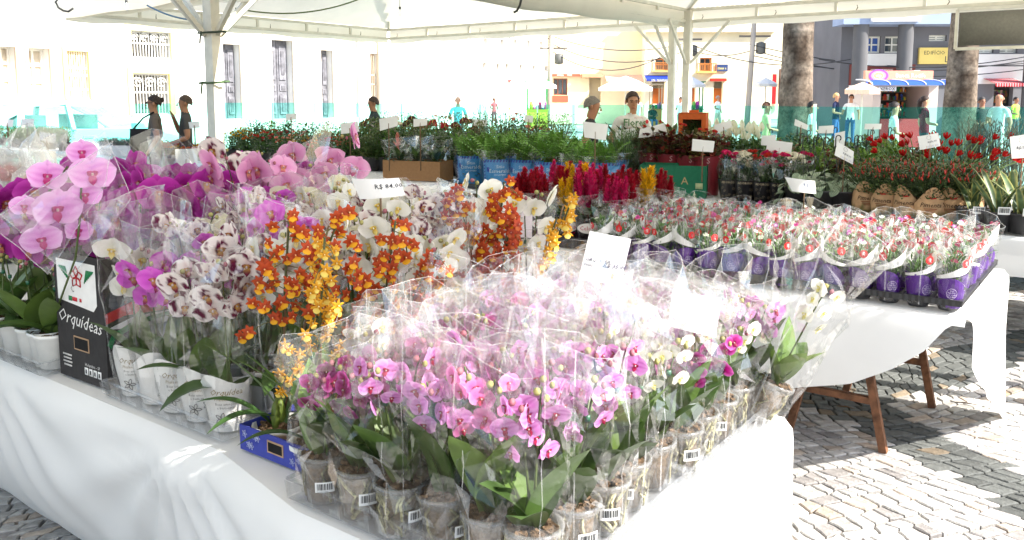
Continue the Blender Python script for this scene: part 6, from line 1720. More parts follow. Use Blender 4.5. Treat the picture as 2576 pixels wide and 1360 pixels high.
for nm, y0, y1, tilt in (("flap", .14, .3, .5),):
    g = G(); g.add(box(-.06, 0, 0, .12, .26, .004), srgb(120, 84, 60), sm=False); ob(nm, g.mesh(nm, M_CARD), bk, (-.133, 0, .386), (0, -.5, 0))
# a sleeve leaning out over the end of the table
t = phal("mini orchid with white flowers leaning out over the table end towards the cobbles", None, W(-.735, 2.09, Z1 + .012), .4, 'mini_white', 6, .05, 'clear', 'mini', 'mini', 4242, nleaf=5, sl_scale=1.25)
t.rotation_euler = (.05, .38, 0)
# ================================================================== T2: DIANTHUS in purple wraps
def dian_wrap(seed):
    r = random.Random(seed); g = G(); n = 20; vs = []; fs = []; ph = r.uniform(-.5, .5)
    def topz(a): return .085 + .04 * max(0, cos(a + pi / 2 + ph)) - .035 * max(0, cos(a - pi / 2 + ph + .7))
    for j in range(5):
        for i in range(n):
            a = 2 * pi * i / n; s = j / 4; R_ = .036 + .024 * (topz(a) * s / .19) ** .8 + .0012 + .0014 * r.uniform(-1, 1); vs.append((R_ * cos(a), R_ * sin(a), topz(a) * s))
    for j in range(4):
        for i in range(n): k = (i + 1) % n; fs.append((j * n + i, j * n + k, (j + 1) * n + k, (j + 1) * n + i))
    g.add((vs, fs), srgb(80, 32, 128), sm=r.random() < .3)
    return g.mesh("purple_wrap", M_WRAP)
def dian_band(seed):
    r = random.Random(seed); g = G(); ph = r.uniform(-.5, .5); d = r.choice((1, -1))
    def f(i, j):
        a = -pi / 2 + (i - .5) * 3.6; z = .128 + .03 * d * (i - .5) * 1.6 + .03 * (i - .5) ** 2 + (.01 + .06 * (i if d > 0 else 1 - i) ** 2.2) * j
        R_ = .036 + .024 * (z / .19) ** .8 + .0018; return (R_ * cos(a), R_ * sin(a), z)
    g.add(grid(14, 2, f), srgb(234, 232, 228)); return g.mesh("white_band", M_WRAP)
def dian_mark():
    g = G(); vs, fs = lathe([(.0001, 0), (.0165, 0)], 14)
    g.add(bent(([(x, 0, y) for x, y, z in vs], fs), .0615, .165), srgb(206, 34, 36))
    for a, b, c, d in ((-.004, .007, .004, .007), (0, .009, 0, -.001), (-.006, .003, .006, .003), (-.005, -.002, .005, -.002), (0, -.001, -.005, -.009), (0, -.001, .005, -.009)):
        g.add(bent(beam((a, 0, b), (c, 0, d), .0012), .0622, .165), (.9, .9, .9))
    g.add(bent(text_vf("MARIZA\nKOBAYASHI", .0065), .0606, .142), srgb(226, 226, 222)); return g.mesh("round_mark", M_VC)
def dian_text():
    g = G(); R_ = .0522; z0 = .064
    g.add(bent(text_vf("Que\nhaja flor\npor onde\nvocê for!", .0085), R_, z0, .12), srgb(226, 214, 236))
    g.add(bent(tube([(.019 * cos(2 * pi * i / 20), 0, .021 * sin(2 * pi * i / 20)) for i in range(21)], .0006, 3), R_, z0, .12), srgb(226, 214, 236)); return g.mesh("lettering", M_VC)
DW = [dian_wrap(i) for i in range(6)]; DB = [dian_band(i) for i in range(5)]; DM = dian_mark(); DT = dian_text()
P_DIAN = pot_mesh(.032, .04, .08, srgb(54, 40, 60), M_PLAS)
r8 = random.Random(8)
DL = {'dian_maroon': "dark maroon dianthus in a purple and white sleeve", 'dian_white': "white dianthus in a purple and white sleeve", 'dian_pink': "bright pink dianthus in a purple and white sleeve", 'dian_violet': "violet and white dianthus in a purple and white sleeve"}
TRZ = TZ + .004
for i in range(15):
    for j in range(9):
        u = -.545 - .1125 * i - (.012 if i >= 5 else 0) - (.012 if i >= 10 else 0); v = 3.685 + .116 * j + (.012 if j >= 4 else 0)
        kd = r8.choices(list(DL), [4, 4, 1.5, 1.5])[0]; p = W(u + r8.uniform(-.006, .006), v + r8.uniform(-.006, .006), TRZ + .012)
        t = thing("potted_dianthus", DL[kd], "dianthus", p, 0, "dianthus pots in purple sleeves on the black trays")
        fy = yaw_to_cam(p) + r8.uniform(-.6, .6)
        ob("pot", P_DIAN, t); ob("purple_wrap", r8.choice(DW), t, (0, 0, 0), (0, 0, fy)); ob("white_band", r8.choice(DB), t, (0, 0, 0), (0, 0, fy + r8.uniform(-.5, .5)))
        ob("sleeve", r8.choice(SL['dian']), t, (0, 0, 0), (0, 0, r8.uniform(0, 6)), r8.uniform(1.12, 1.3))
        stuff(ob("foliage", r8.choice(FO['dian']), t, (0, 0, .06), (0, 0, r8.uniform(0, 6)), r8.uniform(.75, .98)))
        ob("round_mark", DM, t, (0, 0, .012), (0, 0, fy + r8.choice((-.5, .2, .6))), 1.05)
        if i > 0 and j > 0: ob("round_mark", DM, t, (0, 0, .03), (0, 0, fy + 2.6 + r8.uniform(-.5, .5)), 1.08)
        if j < 1 or i < 1: ob("lettering", DT, t, (0, 0, 0), (0, 0, fy + r8.uniform(-.3, .3)))
        for k in range(r8.randint(1, 3)):
            a = r8.uniform(0, 6.3); R_ = r8.uniform(.0, .05); hh = r8.uniform(.185, .245)
            ob("flower", r8.choice(FL[kd]), t, (R_ * cos(a), R_ * sin(a), hh), (r8.uniform(-1.3, -.5), 0, fy + r8.uniform(-.8, .8)), r8.uniform(.019, .027))
            if k < 3: stem_obj([(R_ * .4 * cos(a), R_ * .4 * sin(a), .1), (R_ * cos(a), R_ * sin(a), hh - .004)], .0011, t, "stem", (110, 140, 76))
def black_tray(label, u0, v0, nu, nv, sp=.1125, sv=.116, group="black plastic pot trays", hh=.045):
    t = thing("pot_tray", label, "tray", W(u0, v0, TRZ), TROT, group); L, D = nu * sp, nv * sv
    g = G()
    for i in range(nu):
        for j in range(nv):
            if 0 < i < nu - 1 and 0 < j < nv - 1: continue
            g.add(lathe([(.036, 0), (.042, .012), (.047, hh)], 14, True), M=T((i + .5) * sp, (j + .5) * sv, 0))
    ob("cup_row", g.mesh("cup_row", M_BLACK), t)
    def prof(i): return .004 * (1 if int(i * 60) % 2 else -1)
    for (a, b, c, d) in ((0, 0, L, 0), (0, D, L, D), (0, 0, 0, D), (L, 0, L, D)):
        n = int(math.hypot(c - a, d - b) / .012)
        def f(i, j):
            x, y = a + (c - a) * i, b + (d - b) * i; k = .0014 * (1 if int(i * n) % 2 else -1); sx = (1 if a == L else -1) if a == c else 0; sy = (1 if b == D else -1) if b == d else 0
            return (x + sx * (k - .002), y + sy * (k - .002), .026 + .024 * j)
        g = G(); g.add(grid(n, 1, f), sm=False); ob("rim", g.mesh("rim", M_BLACK), t)
    g = G()
    for i in range(nu + 1): g.add(box(i * sp if 0 < i < nu else (.006 if i == 0 else L - .006), D / 2, .049, .016, D, .003), sm=False)
    for j in range(nv + 1): g.add(box(L / 2, j * sv if 0 < j < nv else (.006 if j == 0 else D - .006), .0495, L, .016, .003), sm=False)
    ob("grid_top", g.mesh("grid_top", M_BLACK), t)
for a in range(3):
    for b in range(2):
        black_tray("black plastic tray under the purple dianthus sleeves", -.489 - .5745 * (a + 1) + .012, 3.627 + .476 * b, 5, 4 if b == 0 else 5)
# ================================================================== CELOSIA
def cel_wrap(c1, c2):
    g = G(); g.add(lathe([(.062, 0), (.08, .06), (.095, .13)], 16), c1)
    r = random.Random(2)
    for k in range(10):
        a = r.uniform(-2.6, -.5); z = r.uniform(.01, .06); R_ = .064 + .25 * z; g.add(ell((R_ * cos(a), R_ * sin(a), z), (.008, .008, .005), 5, 3), c2)
    g.add(bent(grid(10, 4, lambda i, j: ((i - .5) * .13, 0, (j - .5) * .06 * sqrt(max(.05, 1 - (2 * i - 1) ** 2)))), .094, .1, .2), srgb(232, 226, 222))
    g.add(bent(text_vf("Celosia", .034), .0955, .1, .2), srgb(190, 40, 80)); return g.mesh("printed_wrap", M_WRAP)
CW = [cel_wrap(srgb(46, 36, 42), srgb(200, 40, 100)), cel_wrap(srgb(56, 40, 48), srgb(190, 30, 90))]
r9 = random.Random(9)
for i in range(5):
    for j in range(4):
        u = -2.27 - .165 * i + r9.uniform(-.02, .02); v = 4.03 + .19 * j + r9.uniform(-.02, .02)
        kd = r9.choices(['plume_red', 'plume_pink', 'plume_yellow'], [6, 2, 1])[0]
        if j == 0: kd = ['plume_pink', 'plume_pink', 'plume_yellow', 'plume_red', 'plume_red'][i]
        p = W(u, v, TZ + .024); fy = yaw_to_cam(p)
        t = thing("potted_celosia", "celosia with feathery %s plumes in a printed dark wrap" % {'plume_red': 'crimson', 'plume_pink': 'magenta', 'plume_yellow': 'yellow'}[kd], "celosia", p, 0, "celosia pots on the dianthus table")
        ob("printed_wrap", r9.choice(CW), t, (0, 0, 0), (0, 0, fy)); ob("sleeve", r9.choice(SL['cel']), t, (0, 0, .02), (0, 0, r9.uniform(0, 6)))
        for k in range(9): ob("leaf", r9.choice(LF['lance']), t, (r9.uniform(-.04, .04), r9.uniform(-.04, .04), .1 + r9.uniform(0, .07)), (r9.uniform(-.2, .3), 0, r9.uniform(0, 6.3)), r9.uniform(.9, 1.35))
        for k in range(r9.randint(5, 7)):
            a = r9.uniform(0, 6.3); R_ = r9.uniform(.01, .075); hh = r9.uniform(.18, .26); s = r9.uniform(.13, .18)
            ob("plume", r9.choice(FL[kd]), t, (R_ * cos(a), R_ * sin(a), hh), (r9.uniform(-.15, .15), r9.uniform(-.15, .15), a), s)
            stem_obj([(R_ * .3 * cos(a), R_ * .3 * sin(a), .08), (R_ * cos(a), R_ * sin(a), hh + .01)], .003, t, "stem", (130, 90, 70))
for a in range(2):
    t = thing("crate", "low black plastic crate under the celosia pots", "crate", W(-3.06 + .45 * a, 3.93, TZ + .004), TROT, "black crates under the celosia")
    for nm, bx_ in (("base", (.21, .38, .004, .42, .76, .006)), ("front_wall", (.21, .002, .035, .42, .006, .056)), ("back_wall", (.21, .758, .035, .42, .006, .056)), ("side_wall", (.003, .38, .035, .006, .748, .056)), ("side_wall", (.417, .38, .035, .006, .748, .056))):
        g = G(); g.add(box(*bx_), sm=False); ob(nm, g.mesh(nm, M_BLACK), t)
# ================================================================== T3 FRONT ROW and behind
def at_row(px, v, z=TZ + .006): p = on_v(px, 300, v); return Vector((p.x, p.y, z))
def bushy(name, label, cat, p, fol, scale=1.0, pot=None, flowers=None, nf=0, fs=.04, sleeve=None, group=None, seed=0, zf=(.7, 1.0), base=.1, R_=.13, Hf=.28, face_up=True):
    r = random.Random(seed); t = thing(name, label, cat, p, 0, group)
    if pot: ob("pot", pot, t)
    stuff(ob("foliage", r.choice(FO[fol]), t, (0, 0, base), (0, 0, r.uniform(0, 6.3)), scale))
    for k in range(nf):
        a = r.uniform(0, 6.3); q = R_ * scale * r.random() ** .5
        ob("flower", r.choice(FL[r.choice(flowers)]), t, (q * cos(a), q * sin(a), base + Hf * scale * r.uniform(*zf)), (r.uniform(-.5, .6), r.uniform(-.5, .5), r.uniform(0, 6.3)), fs * r.uniform(.8, 1.2))
    if sleeve: ob("sleeve", r.choice(SL[sleeve]), t, (0, 0, .01), (0, 0, r.uniform(0, 6)))
    return t
# roses in black sleeves
def rose_wrap():
    g = G(); g.add(lathe([(.061, 0), (.08, .1), (.09, .17)], 16), srgb(30, 28, 30)); gd = srgb(176, 160, 130)
    g.add(bent(text_vf("ADOROSA", .026), .0915, .15), gd); r = random.Random(4)
    for k in range(12):
        x, z = r.uniform(-.09, .09), r.uniform(.02, .11); g.add(bent(tube([(x + .014 * (1 - q / 10) * cos(q), 0, z + .014 * (1 - q / 10) * sin(q)) for q in range(9)], .0009, 3), .0655 + .2 * z, 0), gd)
    return g.mesh("black_wrap", M_WRAP)
RW = rose_wrap(); r10 = random.Random(10)
for j, v in enumerate((6.62, 6.86)):
    for i, px in enumerate((1838, 1880, 1925, 1968, 2008)):
        p = at_row(px + 14 * j, v); kd = ['rose_pink', 'rose_white', 'rose_red', 'rose_pink', 'rose_white'][(i + j) % 5]
        t = bushy("potted_rose", "mini rose with %s blooms in a black and gold printed sleeve" % {'rose_pink': 'deep pink', 'rose_white': 'white', 'rose_red': 'red'}[kd], "rose", p, 'roseleaf', 1.0, None, [kd], 9, .045, 'rose', "mini roses in black sleeves", i * 7 + j, (.75, 1.15), .12, .07, .24)
        ob("black_wrap", RW, t, (0, 0, 0), (0, 0, yaw_to_cam(p)))
# peperomia with hanging hooks
def hook_mesh():
    g = G(); pts = [(0, 0, 0), (0, 0, .1)] + [(.03 - .03 * cos(a), 0, .1 + .035 * sin(a) + .01) for a in [i * pi * 1.25 / 8 for i in range(9)]]
    g.add(tube(pts, .0075, 6), srgb(32, 32, 34)); return g.mesh("hook", M_PLAS)
HOOK = hook_mesh()
def hanger(t, z, hh, R_, yaw):
    ob("hook", HOOK, t, (0, 0, z + hh), (0, 0, yaw), .62)
    for k in range(3):
        a = k * 2.1 + .4; g = G(); g.add(tube([(R_ * cos(a), R_ * sin(a), z), (.004 * cos(a), .004 * sin(a), z + hh + .01)], .0028, 4), srgb(32, 32, 34)); ob("hanger_wire", g.mesh("hanger_wire", M_PLAS), t)
for i, (px, v) in enumerate(((2022, 6.42), (2075, 6.36), (2130, 6.4), (2050, 6.7), (2105, 6.72), (2160, 6.75))):
    p = at_row(px, v); r = random.Random(i); t = thing("hanging_peperomia", "watermelon striped peperomia in a black hanging pot with hook", "peperomia", p, 0, "peperomia hanging pots")
    ob("pot", P_BIG, t); ob("soil", SOIL[0], t, (0, 0, .13))
    for k in range(38):
        a = r.uniform(0, 6.3); q = r.uniform(.02, .13); zz = .14 + r.uniform(0, .14) * (1 - q / .2) + .03
        if k > 29: q = r.uniform(.12, .16); zz = r.uniform(.0, .14)
        ob("leaf", LF['pep'][0], t, (q * cos(a), q * sin(a), zz), (r.uniform(-1.2, -.2), r.uniform(-.4, .4), a - pi / 2), r.uniform(.8, 1.25))
    hanger(t, .16, .3, .11, yaw_to_cam(p) + r.uniform(-.6, .6))
# pepper plants in kraft sleeves
def kraft(seed):
    r = random.Random(seed); g = G(); n = 20; vs = []; fs = []; cs = []; k1, k2 = srgb(186, 148, 110), srgb(112, 100, 62); ph = r.uniform(-.4, .4)
    for j in range(8):
        for i in range(n):
            a = 2 * pi * i / n; s = j / 7; f = max(0, cos(a + pi / 2 + ph)); z = s * (.13 + .12 * f ** 1.5); R_ = .075 + .028 * sin(min(1, s * 1.3) * pi * .6) - .02 * f * s; vs.append((R_ * cos(a), R_ * sin(a), z)); cs.append(k2 if z < .065 + .012 * sin(a * 6) else k1)
    for j in range(7):
        for i in range(n): k = (i + 1) % n; fs.append((j * n + i, j * n + k, (j + 1) * n + k, (j + 1) * n + i))
    g.add((vs, fs), cs); bl = srgb(52, 40, 32)
    g.add(bent(text_vf("Pimenta", .042, "CENTER", .01, .3), .108, .13), bl)
    for x, c in ((-.012, (70, 84, 50)), (.014, (170, 44, 40))): g.add(bent(tube([(x - .026, 0, .01), (x - .01, 0, -.006), (x + .016, 0, -.002), (x + .03, 0, .014)], [.002, .006, .006, .001], 5), .101, .18), srgb(*c))
    for k in range(3): g.add(bent(box(0, 0, 0, .08 - .02 * k, .001, .004), .108, .105 - .011 * k), srgb(170, 90, 70))
    return g.mesh("kraft_sleeve", M_CARD)
KR = [kraft(i) for i in range(4)]
def chili(): g = G(); g.add(tube([(0, 0, 0), (.0, 0, .012), (.001, 0, .026)], [.003, .0035, .0006], 5), srgb(176, 40, 30)); return g.mesh("pepper", M_PLAS)
CH = chili(); PB = [(2190, 6.35), (2240, 6.27), (2296, 6.22), (2352, 6.18), (2405, 6.25), (2450, 6.3), (2215, 6.62), (2275, 6.58), (2335, 6.55), (2395, 6.55), (2450, 6.6), (2250, 6.85), (2330, 6.85), (2410, 6.85)]
for i, (px, v) in enumerate(PB):
    p = at_row(px, v); r = random.Random(i + 30); t = thing("potted_pepper", "chilli pepper bush with small red fruits in a brown kraft sleeve", "pepper plant", p, 0, "chilli plants in kraft sleeves")
    ob("kraft_sleeve", KR[i % 4], t, (0, 0, 0), (0, 0, yaw_to_cam(p) + r.uniform(-.35, .35))); stuff(ob("foliage", FO['pepper'][i % 4], t, (0, 0, .17), (0, 0, r.uniform(0, 6)), 1.08))
    for k in range(34):
        a = r.uniform(0, 6.3); q = .19 * r.random() ** .5; ob("pepper", CH, t, (q * cos(a), q * sin(a), .17 + .215 * (1.02 - (q / .2) ** 2 * .45) * r.uniform(.75, 1.0)), (r.uniform(-.5, .5), r.uniform(-.5, .5), 0), r.uniform(.9, 1.4))
def flat_tray(label, px0, px1, v, D, h=.04):
    a, b = at_row(px0, v), at_row(px1, v); L = (b - a).length
    t = thing("pot_tray", label, "tray", Vector((a.x, a.y, TZ + .003)), TROT, "black plastic pot trays")
    for nm, bx_ in (("base", (L / 2, D / 2, .0015, L, D, .003)), ("rim", (L / 2, 0, h / 2 + .003, L, .008, h)), ("rim", (L / 2, D, h / 2 + .003, L, .008, h)), ("rim", (0, D / 2, h / 2 + .003, .008, D - .02, h)), ("rim", (L, D / 2, h / 2 + .003, .008, D - .02, h))):
        g = G(); g.add(box(*bx_), sm=False); ob(nm, g.mesh(nm, M_BLACK), t)
# snake plants
for i, (px, v) in enumerate(((2462, 6.12), (2528, 6.05), (2592, 6.05), (2500, 6.4), (2560, 6.4))):
    p = at_row(px, v); r = random.Random(i + 60); t = thing("potted_snake_plant", "yellow-edged snake plant in a black pot with a white label", "snake plant", p, 0, "snake plants in black pots")
    ob("pot", P_BLACK, t); ob("soil", SOIL[0], t, (0, 0, .105))
    for k in range(9): ob("leaf", r.choice(LF['snake']), t, (r.uniform(-.035, .035), r.uniform(-.035, .035), .11), (r.uniform(-.25, .1), r.uniform(-.15, .15), k * 2.4), r.uniform(.65, 1.05))
    ob("barcode_label", BARC, t, (0, 0, .02), (r.uniform(-.1, .1), 0, yaw_to_cam(p) + .3), 2.0)
# tulips
for i, (px, v, ln) in enumerate(((2290, 7.1, -.12), (2345, 7.15, .0), (2400, 7.1, .1), (2450, 7.1, .2), (2370, 7.35, .08), (2430, 7.35, .16), (2320, 7.3, -.05))):
    p = at_row(px, v); r = random.Random(i + 70); t = thing("potted_tulip", "red tulips leaning out of a dark pot behind the chilli bushes", "tulip", p, 0, "red tulips in pots"); ob("pot", P_BLACK, t)
    fy = yaw_to_cam(p); sd = Vector((cos(fy), sin(fy), 0))
    for k in range(8): ob("leaf", r.choice(LF['tulip']), t, (0, 0, .1), (r.uniform(-.1, .2), 0, k * .9), r.uniform(.9, 1.2))
    for k in range(7):
        o = sd * (ln * r.uniform(.6, 1.8) + r.uniform(-.1, .1)) + Vector((0, r.uniform(-.1, .05), .44 + r.uniform(-.07, .1))); m = o * .55 + Vector((0, 0, .1))
        stem_obj([(0, 0, .1), tuple(m), tuple(o)], .004, t, "stem", (120, 150, 90)); d = (o - m).normalized(); q = Vector((0, 0, 1)).rotation_difference(d).to_euler(); ob("flower", r.choice(FL['tulip']), t, o - d * .01, q, r.uniform(.045, .056))
# lavender-like shrubs
for i, (px, v) in enumerate(((2475, 7.5), (2520, 7.45), (2440, 7.6), (2565, 7.3))):
    bushy("potted_lavender", "grey-green wispy lavender shrub at the end of the tulip row", "lavender", at_row(px, v), 'lav', 1.1, P_BLACK, None, 0, 0, None, "wispy lavender shrubs", i + 90)
# green carton, begonias in red sleeves, bagged asparagus, orange cartons with bonsai
pgc = at_row(1700, 6.62); cg = carton("green_carton", "dark green carton in front of the red sleeved begonias", pgc, TROT + .35, .56, .3, .27, (28, 92, 66), True, None, None, None, (120, 90, 60))
g = G(); g.add(text_vf("A", .09), srgb(150, 130, 90), M=T(.1, -.1515, .14)); g.add(box(.22, -.1512, .1, .06, .001, .05), srgb(150, 160, 120)); ob("lettering", g.mesh("lettering", M_VC), cg)
def red_wrap():
    g = G(); g.add(lathe([(.09, .0), (.12, .28), (.125, .34)], 14), srgb(134, 44, 52)); g.add(bent(text_vf("S", .07), .126, .3), srgb(206, 160, 160)); return g.mesh("red_sleeve", M_WRAP)
RWR = red_wrap()
for i, (px, v) in enumerate(((1640, 6.95), (1690, 6.9), (1740, 6.86), (1785, 6.85))):
    p = at_row(px, v); t = bushy("potted_begonia", "spotted leaf begonia in a dark red printed sleeve", "begonia", p, 'red', 1.15, None, ['rose_red'], 2, .04, None, "begonias in red sleeves", i + 110, base=.3); ob("red_sleeve", RWR, t, (0, 0, 0), (0, 0, yaw_to_cam(p)))
for i, (px, v) in enumerate(((1575, 6.75), (1620, 6.95), (1665, 7.2), (1600, 7.25), (1560, 7.0))):
    bushy("potted_asparagus_fern", "feathery asparagus fern in a clear plastic bag", "asparagus fern", at_row(px, v), 'asp', 1.15, P_BIG, None, 0, 0, 'bush', "bagged asparagus ferns", i + 120, base=.14)
po = at_row(1745, 7.35)
carton("orange_carton", "closed orange carton under the bonsai carton", po, TROT + .3, .25, .22, .36, (176, 84, 40), False, None, M_CARD)
oc = thing("bonsai_carton", "orange carton with a window showing a bonsai inside", "box", po + Vector((0, 0, .366)), TROT + .3)
for nm, bx_ in (("back_wall", (0, .108, .165, .25, .004, .33)), ("base", (0, 0, .002, .25, .212, .004)), ("lid", (0, 0, .332, .25, .22, .004)), ("side_wall", (-.123, 0, .167, .004, .212, .326)), ("side_wall", (.123, 0, .167, .004, .212, .326)), ("front_strip", (-.105, -.108, .165, .04, .004, .322)), ("front_strip", (.105, -.108, .165, .04, .004, .322)), ("front_strip", (0, -.108, .035, .17, .004, .062)), ("front_strip", (0, -.108, .3, .17, .004, .055)), ("handle", (0, 0, .346, .09, .01, .024))):
    g = G(); g.add(box(*bx_), srgb(184, 88, 40) if nm != "back_wall" else srgb(150, 116, 90), sm=False); ob(nm, g.mesh(nm, M_CARD), oc)
g = G(); g.add(text_vf("SECRET", .034), srgb(100, 50, 30), M=T(0, -.1112, .035)); ob("lettering", g.mesh("lettering", M_VC), oc)
tb = thing("bonsai", "tiny dark bonsai tree standing in the orange carton window", "bonsai", po + Vector((0, 0, .371)), 0)
g = G(); g.add(box(0, 0, .012, .12, .08, .022), srgb(190, 180, 160)); ob("dish", g.mesh("dish", M_PLAS), tb)
g = G(); g.add(tube([(0, 0, .02), (.015, 0, .06), (-.01, 0, .1), (.01, 0, .14)], [.008, .007, .006, .003], 6), srgb(80, 60, 44)); ob("trunk", g.mesh("trunk", M_BARK), tb); stuff(ob("crown", FO['bush'][0], tb, (0, 0, .1), (0, 0, 0), .5))
# ferns in blue printed sleeves
def blue_sleeve(seed):
    r = random.Random(seed); g = G(); c = srgb(64, 140, 196); d = srgb(44, 62, 150); wv = srgb(206, 224, 232)
    g.add(grid(24, 5, lambda i, j: ((.125 + .012 * j + .006 * r.uniform(-1, 1)) * cos(2 * pi * i), (.095 + .008 * j) * sin(2 * pi * i) - 0, .01 + .27 * j)), c)
    def bb(vf, off, z0):
        vs, fs = vf; out = []
        for x, y, z in vs: a = x / .135; out.append(((.131 + off + .044 * (z + z0)) * sin(a), -(.1 + off + .03 * (z + z0)) * cos(a), z + z0))
        return out, fs
    for k in range(-6, 7): g.add(bb(([(k * .028 - .009, 0, -.012), (k * .028 + .005, 0, -.012), (k * .028 + .012, 0, .012), (k * .028 - .002, 0, .012)], [(0, 1, 2, 3)]), .004, .268), d)
    for k in range(9):
        for s in (-1, 1): g.add(bb(([(s * .16 - .01, 0, -.008), (s * .16 + .01, 0, .0), (s * .16 + .01, 0, .014), (s * .16 - .01, 0, .006)], [(0, 1, 2, 3)]), .004, .02 + k * .029), d)
    g.add(bb(text_vf("Sitio", .042), .005, .215), wv); g.add(bb(text_vf("Esmeralda", .05), .005, .175), wv); g.add(bb(text_vf("HOLAMBRA", .02), .005, .14), wv)
    for k in range(2): g.add(bb(box(0, 0, 0, .18 - .04 * k, .0005, .006), .005, .11 - .02 * k), srgb(190, 210, 150))
    g.add(bb(([(-.125, 0, -.02), (-.1, 0, -.02), (-.1, 0, .02), (-.125, 0, .02)], [(0, 1, 2, 3)]), .005, .19), d)
    return g.mesh("blue_sleeve", M_WRAP)
BS = [blue_sleeve(i) for i in range(3)]; r11 = random.Random(11)
FP = [(1185, 6.3), (1252, 6.1), (1320, 6.2), (1385, 6.12), (1455, 6.15), (1525, 6.35), (1215, 6.55), (1285, 6.55), (1350, 6.5), (1420, 6.5), (1490, 6.6), (1550, 6.7), (1250, 6.85), (1330, 6.85), (1410, 6.85), (1480, 6.9)]
for i, (px, v) in enumerate(FP):
    p = at_row(px, v, TZ + .006); t = thing("potted_fern", "green sword fern in a blue printed sleeve", "fern", p, 0, "sword ferns in blue sleeves"); hz = 0
    ob("pot", P_BLACK, t, scale=.85)
    ob("blue_sleeve", BS[i % 3], t, (0, 0, hz), (0, 0, yaw_to_cam(p) + r11.uniform(-.25, .25))); ob("sleeve", SL['fern'][i % 3], t, (0, 0, .02 + hz), (0, 0, r11.uniform(-.2, .2) + yaw_to_cam(p)))
    for k in range(17): ob("frond", r11.choice(LF['frond']), t, (r11.uniform(-.1, .1), r11.uniform(-.06, .06), .22 + hz), (r11.uniform(-.3, .2), r11.uniform(-.15, .15), r11.uniform(0, 6.3)), r11.uniform(.95, 1.3) if px < 1440 else r11.uniform(.8, 1.05))
# brown carton with bagged bromeliads
pc_ = at_row(1050, 6.35); carton("brown_carton", "brown open carton holding bagged bromeliads with a pink flower", pc_, TROT + .25, .66, .3, .2, (150, 112, 76), True)
for i, dx in enumerate((-.2, .0, .2)):
    p = pc_ + Vector((dx * .9, -dx * .3, .008)); t = thing("bagged_bromeliad", ["bromeliad with a pink spiky flower in a clear bag", "grey leaved bromeliad in a clear bag without flower", "dark leaved bromeliad in a clear bag beside the ferns"][i], "bromeliad", p, 0, None)
    ob("pot", P_BIG, t); ob("sleeve", SL['bush'][i], t, (0, 0, .02), (0, 0, i), (1.0, 1.0, 1.1))
    for k in range(12): ob("leaf", LF['strap'][k % 4], t, (0, 0, .14), (.1, 0, k * .9), (2.1, .8, .8))
    if i == 0:
        r = random.Random(5); g = G(); g.add(tube([(0, 0, .16), (-.03, -.05, .34)], .012, 6), srgb(206, 130, 110))
        for k in range(46):
            a = r.uniform(0, 6.3); z = r.random(); b_ = Vector((-.03, -.05, .32 + .09 * z)); d = Vector((cos(a) * (1.2 - z), sin(a) * (1.2 - z), .6 + z)).normalized() * .075; s = Vector((-sin(a), cos(a), 0)) * .01
            g.add(([b_ - s, b_ + s, b_ + d], [(0, 1, 2)]), mul(srgb(222, 136, 120), r.uniform(.8, 1.2)), sm=False)
        ob("flower", g.mesh("flower", M_PETAL), t)
# ================================================================== REAR ROWS
def anthurium(label, p, col, seed, n=6, group=None, leaf='dark', H_=.42, bag=False):
    r = random.Random(seed); t = thing("potted_anthurium", label, "anthurium", p, 0, group); ob("pot", P_BIG, t)
    for k in range(14):
        a = r.uniform(0, 6.3); q = r.uniform(.05, .16); o = Vector((q * cos(a), q * sin(a), r.uniform(.22, H_))); stem_obj([(0, 0, .14), tuple(o * .6), tuple(o)], .003, t, "leaf_stalk", (90, 100, 60)); ob("leaf", r.choice(LF[leaf]), t, o, (r.uniform(-.6, .1), 0, a - pi / 2), r.uniform(.8, 1.1))
    for k in range(n):
        a = r.uniform(0, 6.3); q = r.uniform(.03, .15); o = Vector((q * cos(a), q * sin(a), H_ * r.uniform(.85, 1.15))); stem_obj([(0, 0, .14), tuple(o * .7), tuple(o)], .003, t, "flower_stalk", (120, 110, 70))
        g = G(); c = srgb(*col); petal(g, 0, .11, .055, lambda s: (sin(pi * min(1, (s * .8 + .2))) ** .6) if s < 1 else .05, .01, -.02, lambda s, t_: mul(c, .85 + .3 * s), 5, 4, 0, -.03); g.add(tube([(0, -.01, 0), (0, -.045, .05)], [.005, .003], 5), srgb(226, 196, 120)); ob("spathe", g.mesh("spathe", M_PETAL), t, o, (r.uniform(-1.4, -.5), r.uniform(-.3, .3), yaw_to_cam(p) + r.uniform(-.9, .9)), r.uniform(.8, 1.15))
    if bag: ob("plastic_bag", SL['bag'][seed % 2], t, (0, 0, .33), (0, 0, seed), (1.0, 1.0, .85))
    return t
for i, (px, v) in enumerate(((960, 7.9), (1020, 7.7), (1080, 7.8), (1135, 7.8), (990, 8.3), (1060, 8.3), (920, 8.4), (1120, 8.3), (1180, 8.0))):
    c = [(86, 24, 30), (60, 24, 28), (150, 36, 36), (90, 28, 32), (206, 196, 170)][i % 5]
    p = on_v(px, 300, v); u_, v_ = uv_of(p)
    if u_ > -7.45 or True: anthurium("%s anthurium among dark leaves behind the bromeliad carton" % ["deep maroon", "almost black", "scarlet", "wine red", "pale cream"][i % 5], Vector((p.x, p.y, TZ + .006)), c, i + 200, 3, "anthuriums behind the bromeliads", ('dark', 'broad')[i % 2], H_=.48)
for i, (px, v) in enumerate(((10, 2.05), (60, 2.1), (115, 2.06))):
    q = at_y([18, 70, 128][i], 560, [4.3, 4.5, 4.1][i]); anthurium("red anthurium with green leaves half covered by a white plastic bag", Vector((q.x, q.y, TZ + .006)), (176, 32, 30), i + 220, 5, "red anthuriums under white bags", 'broad', .4, True)
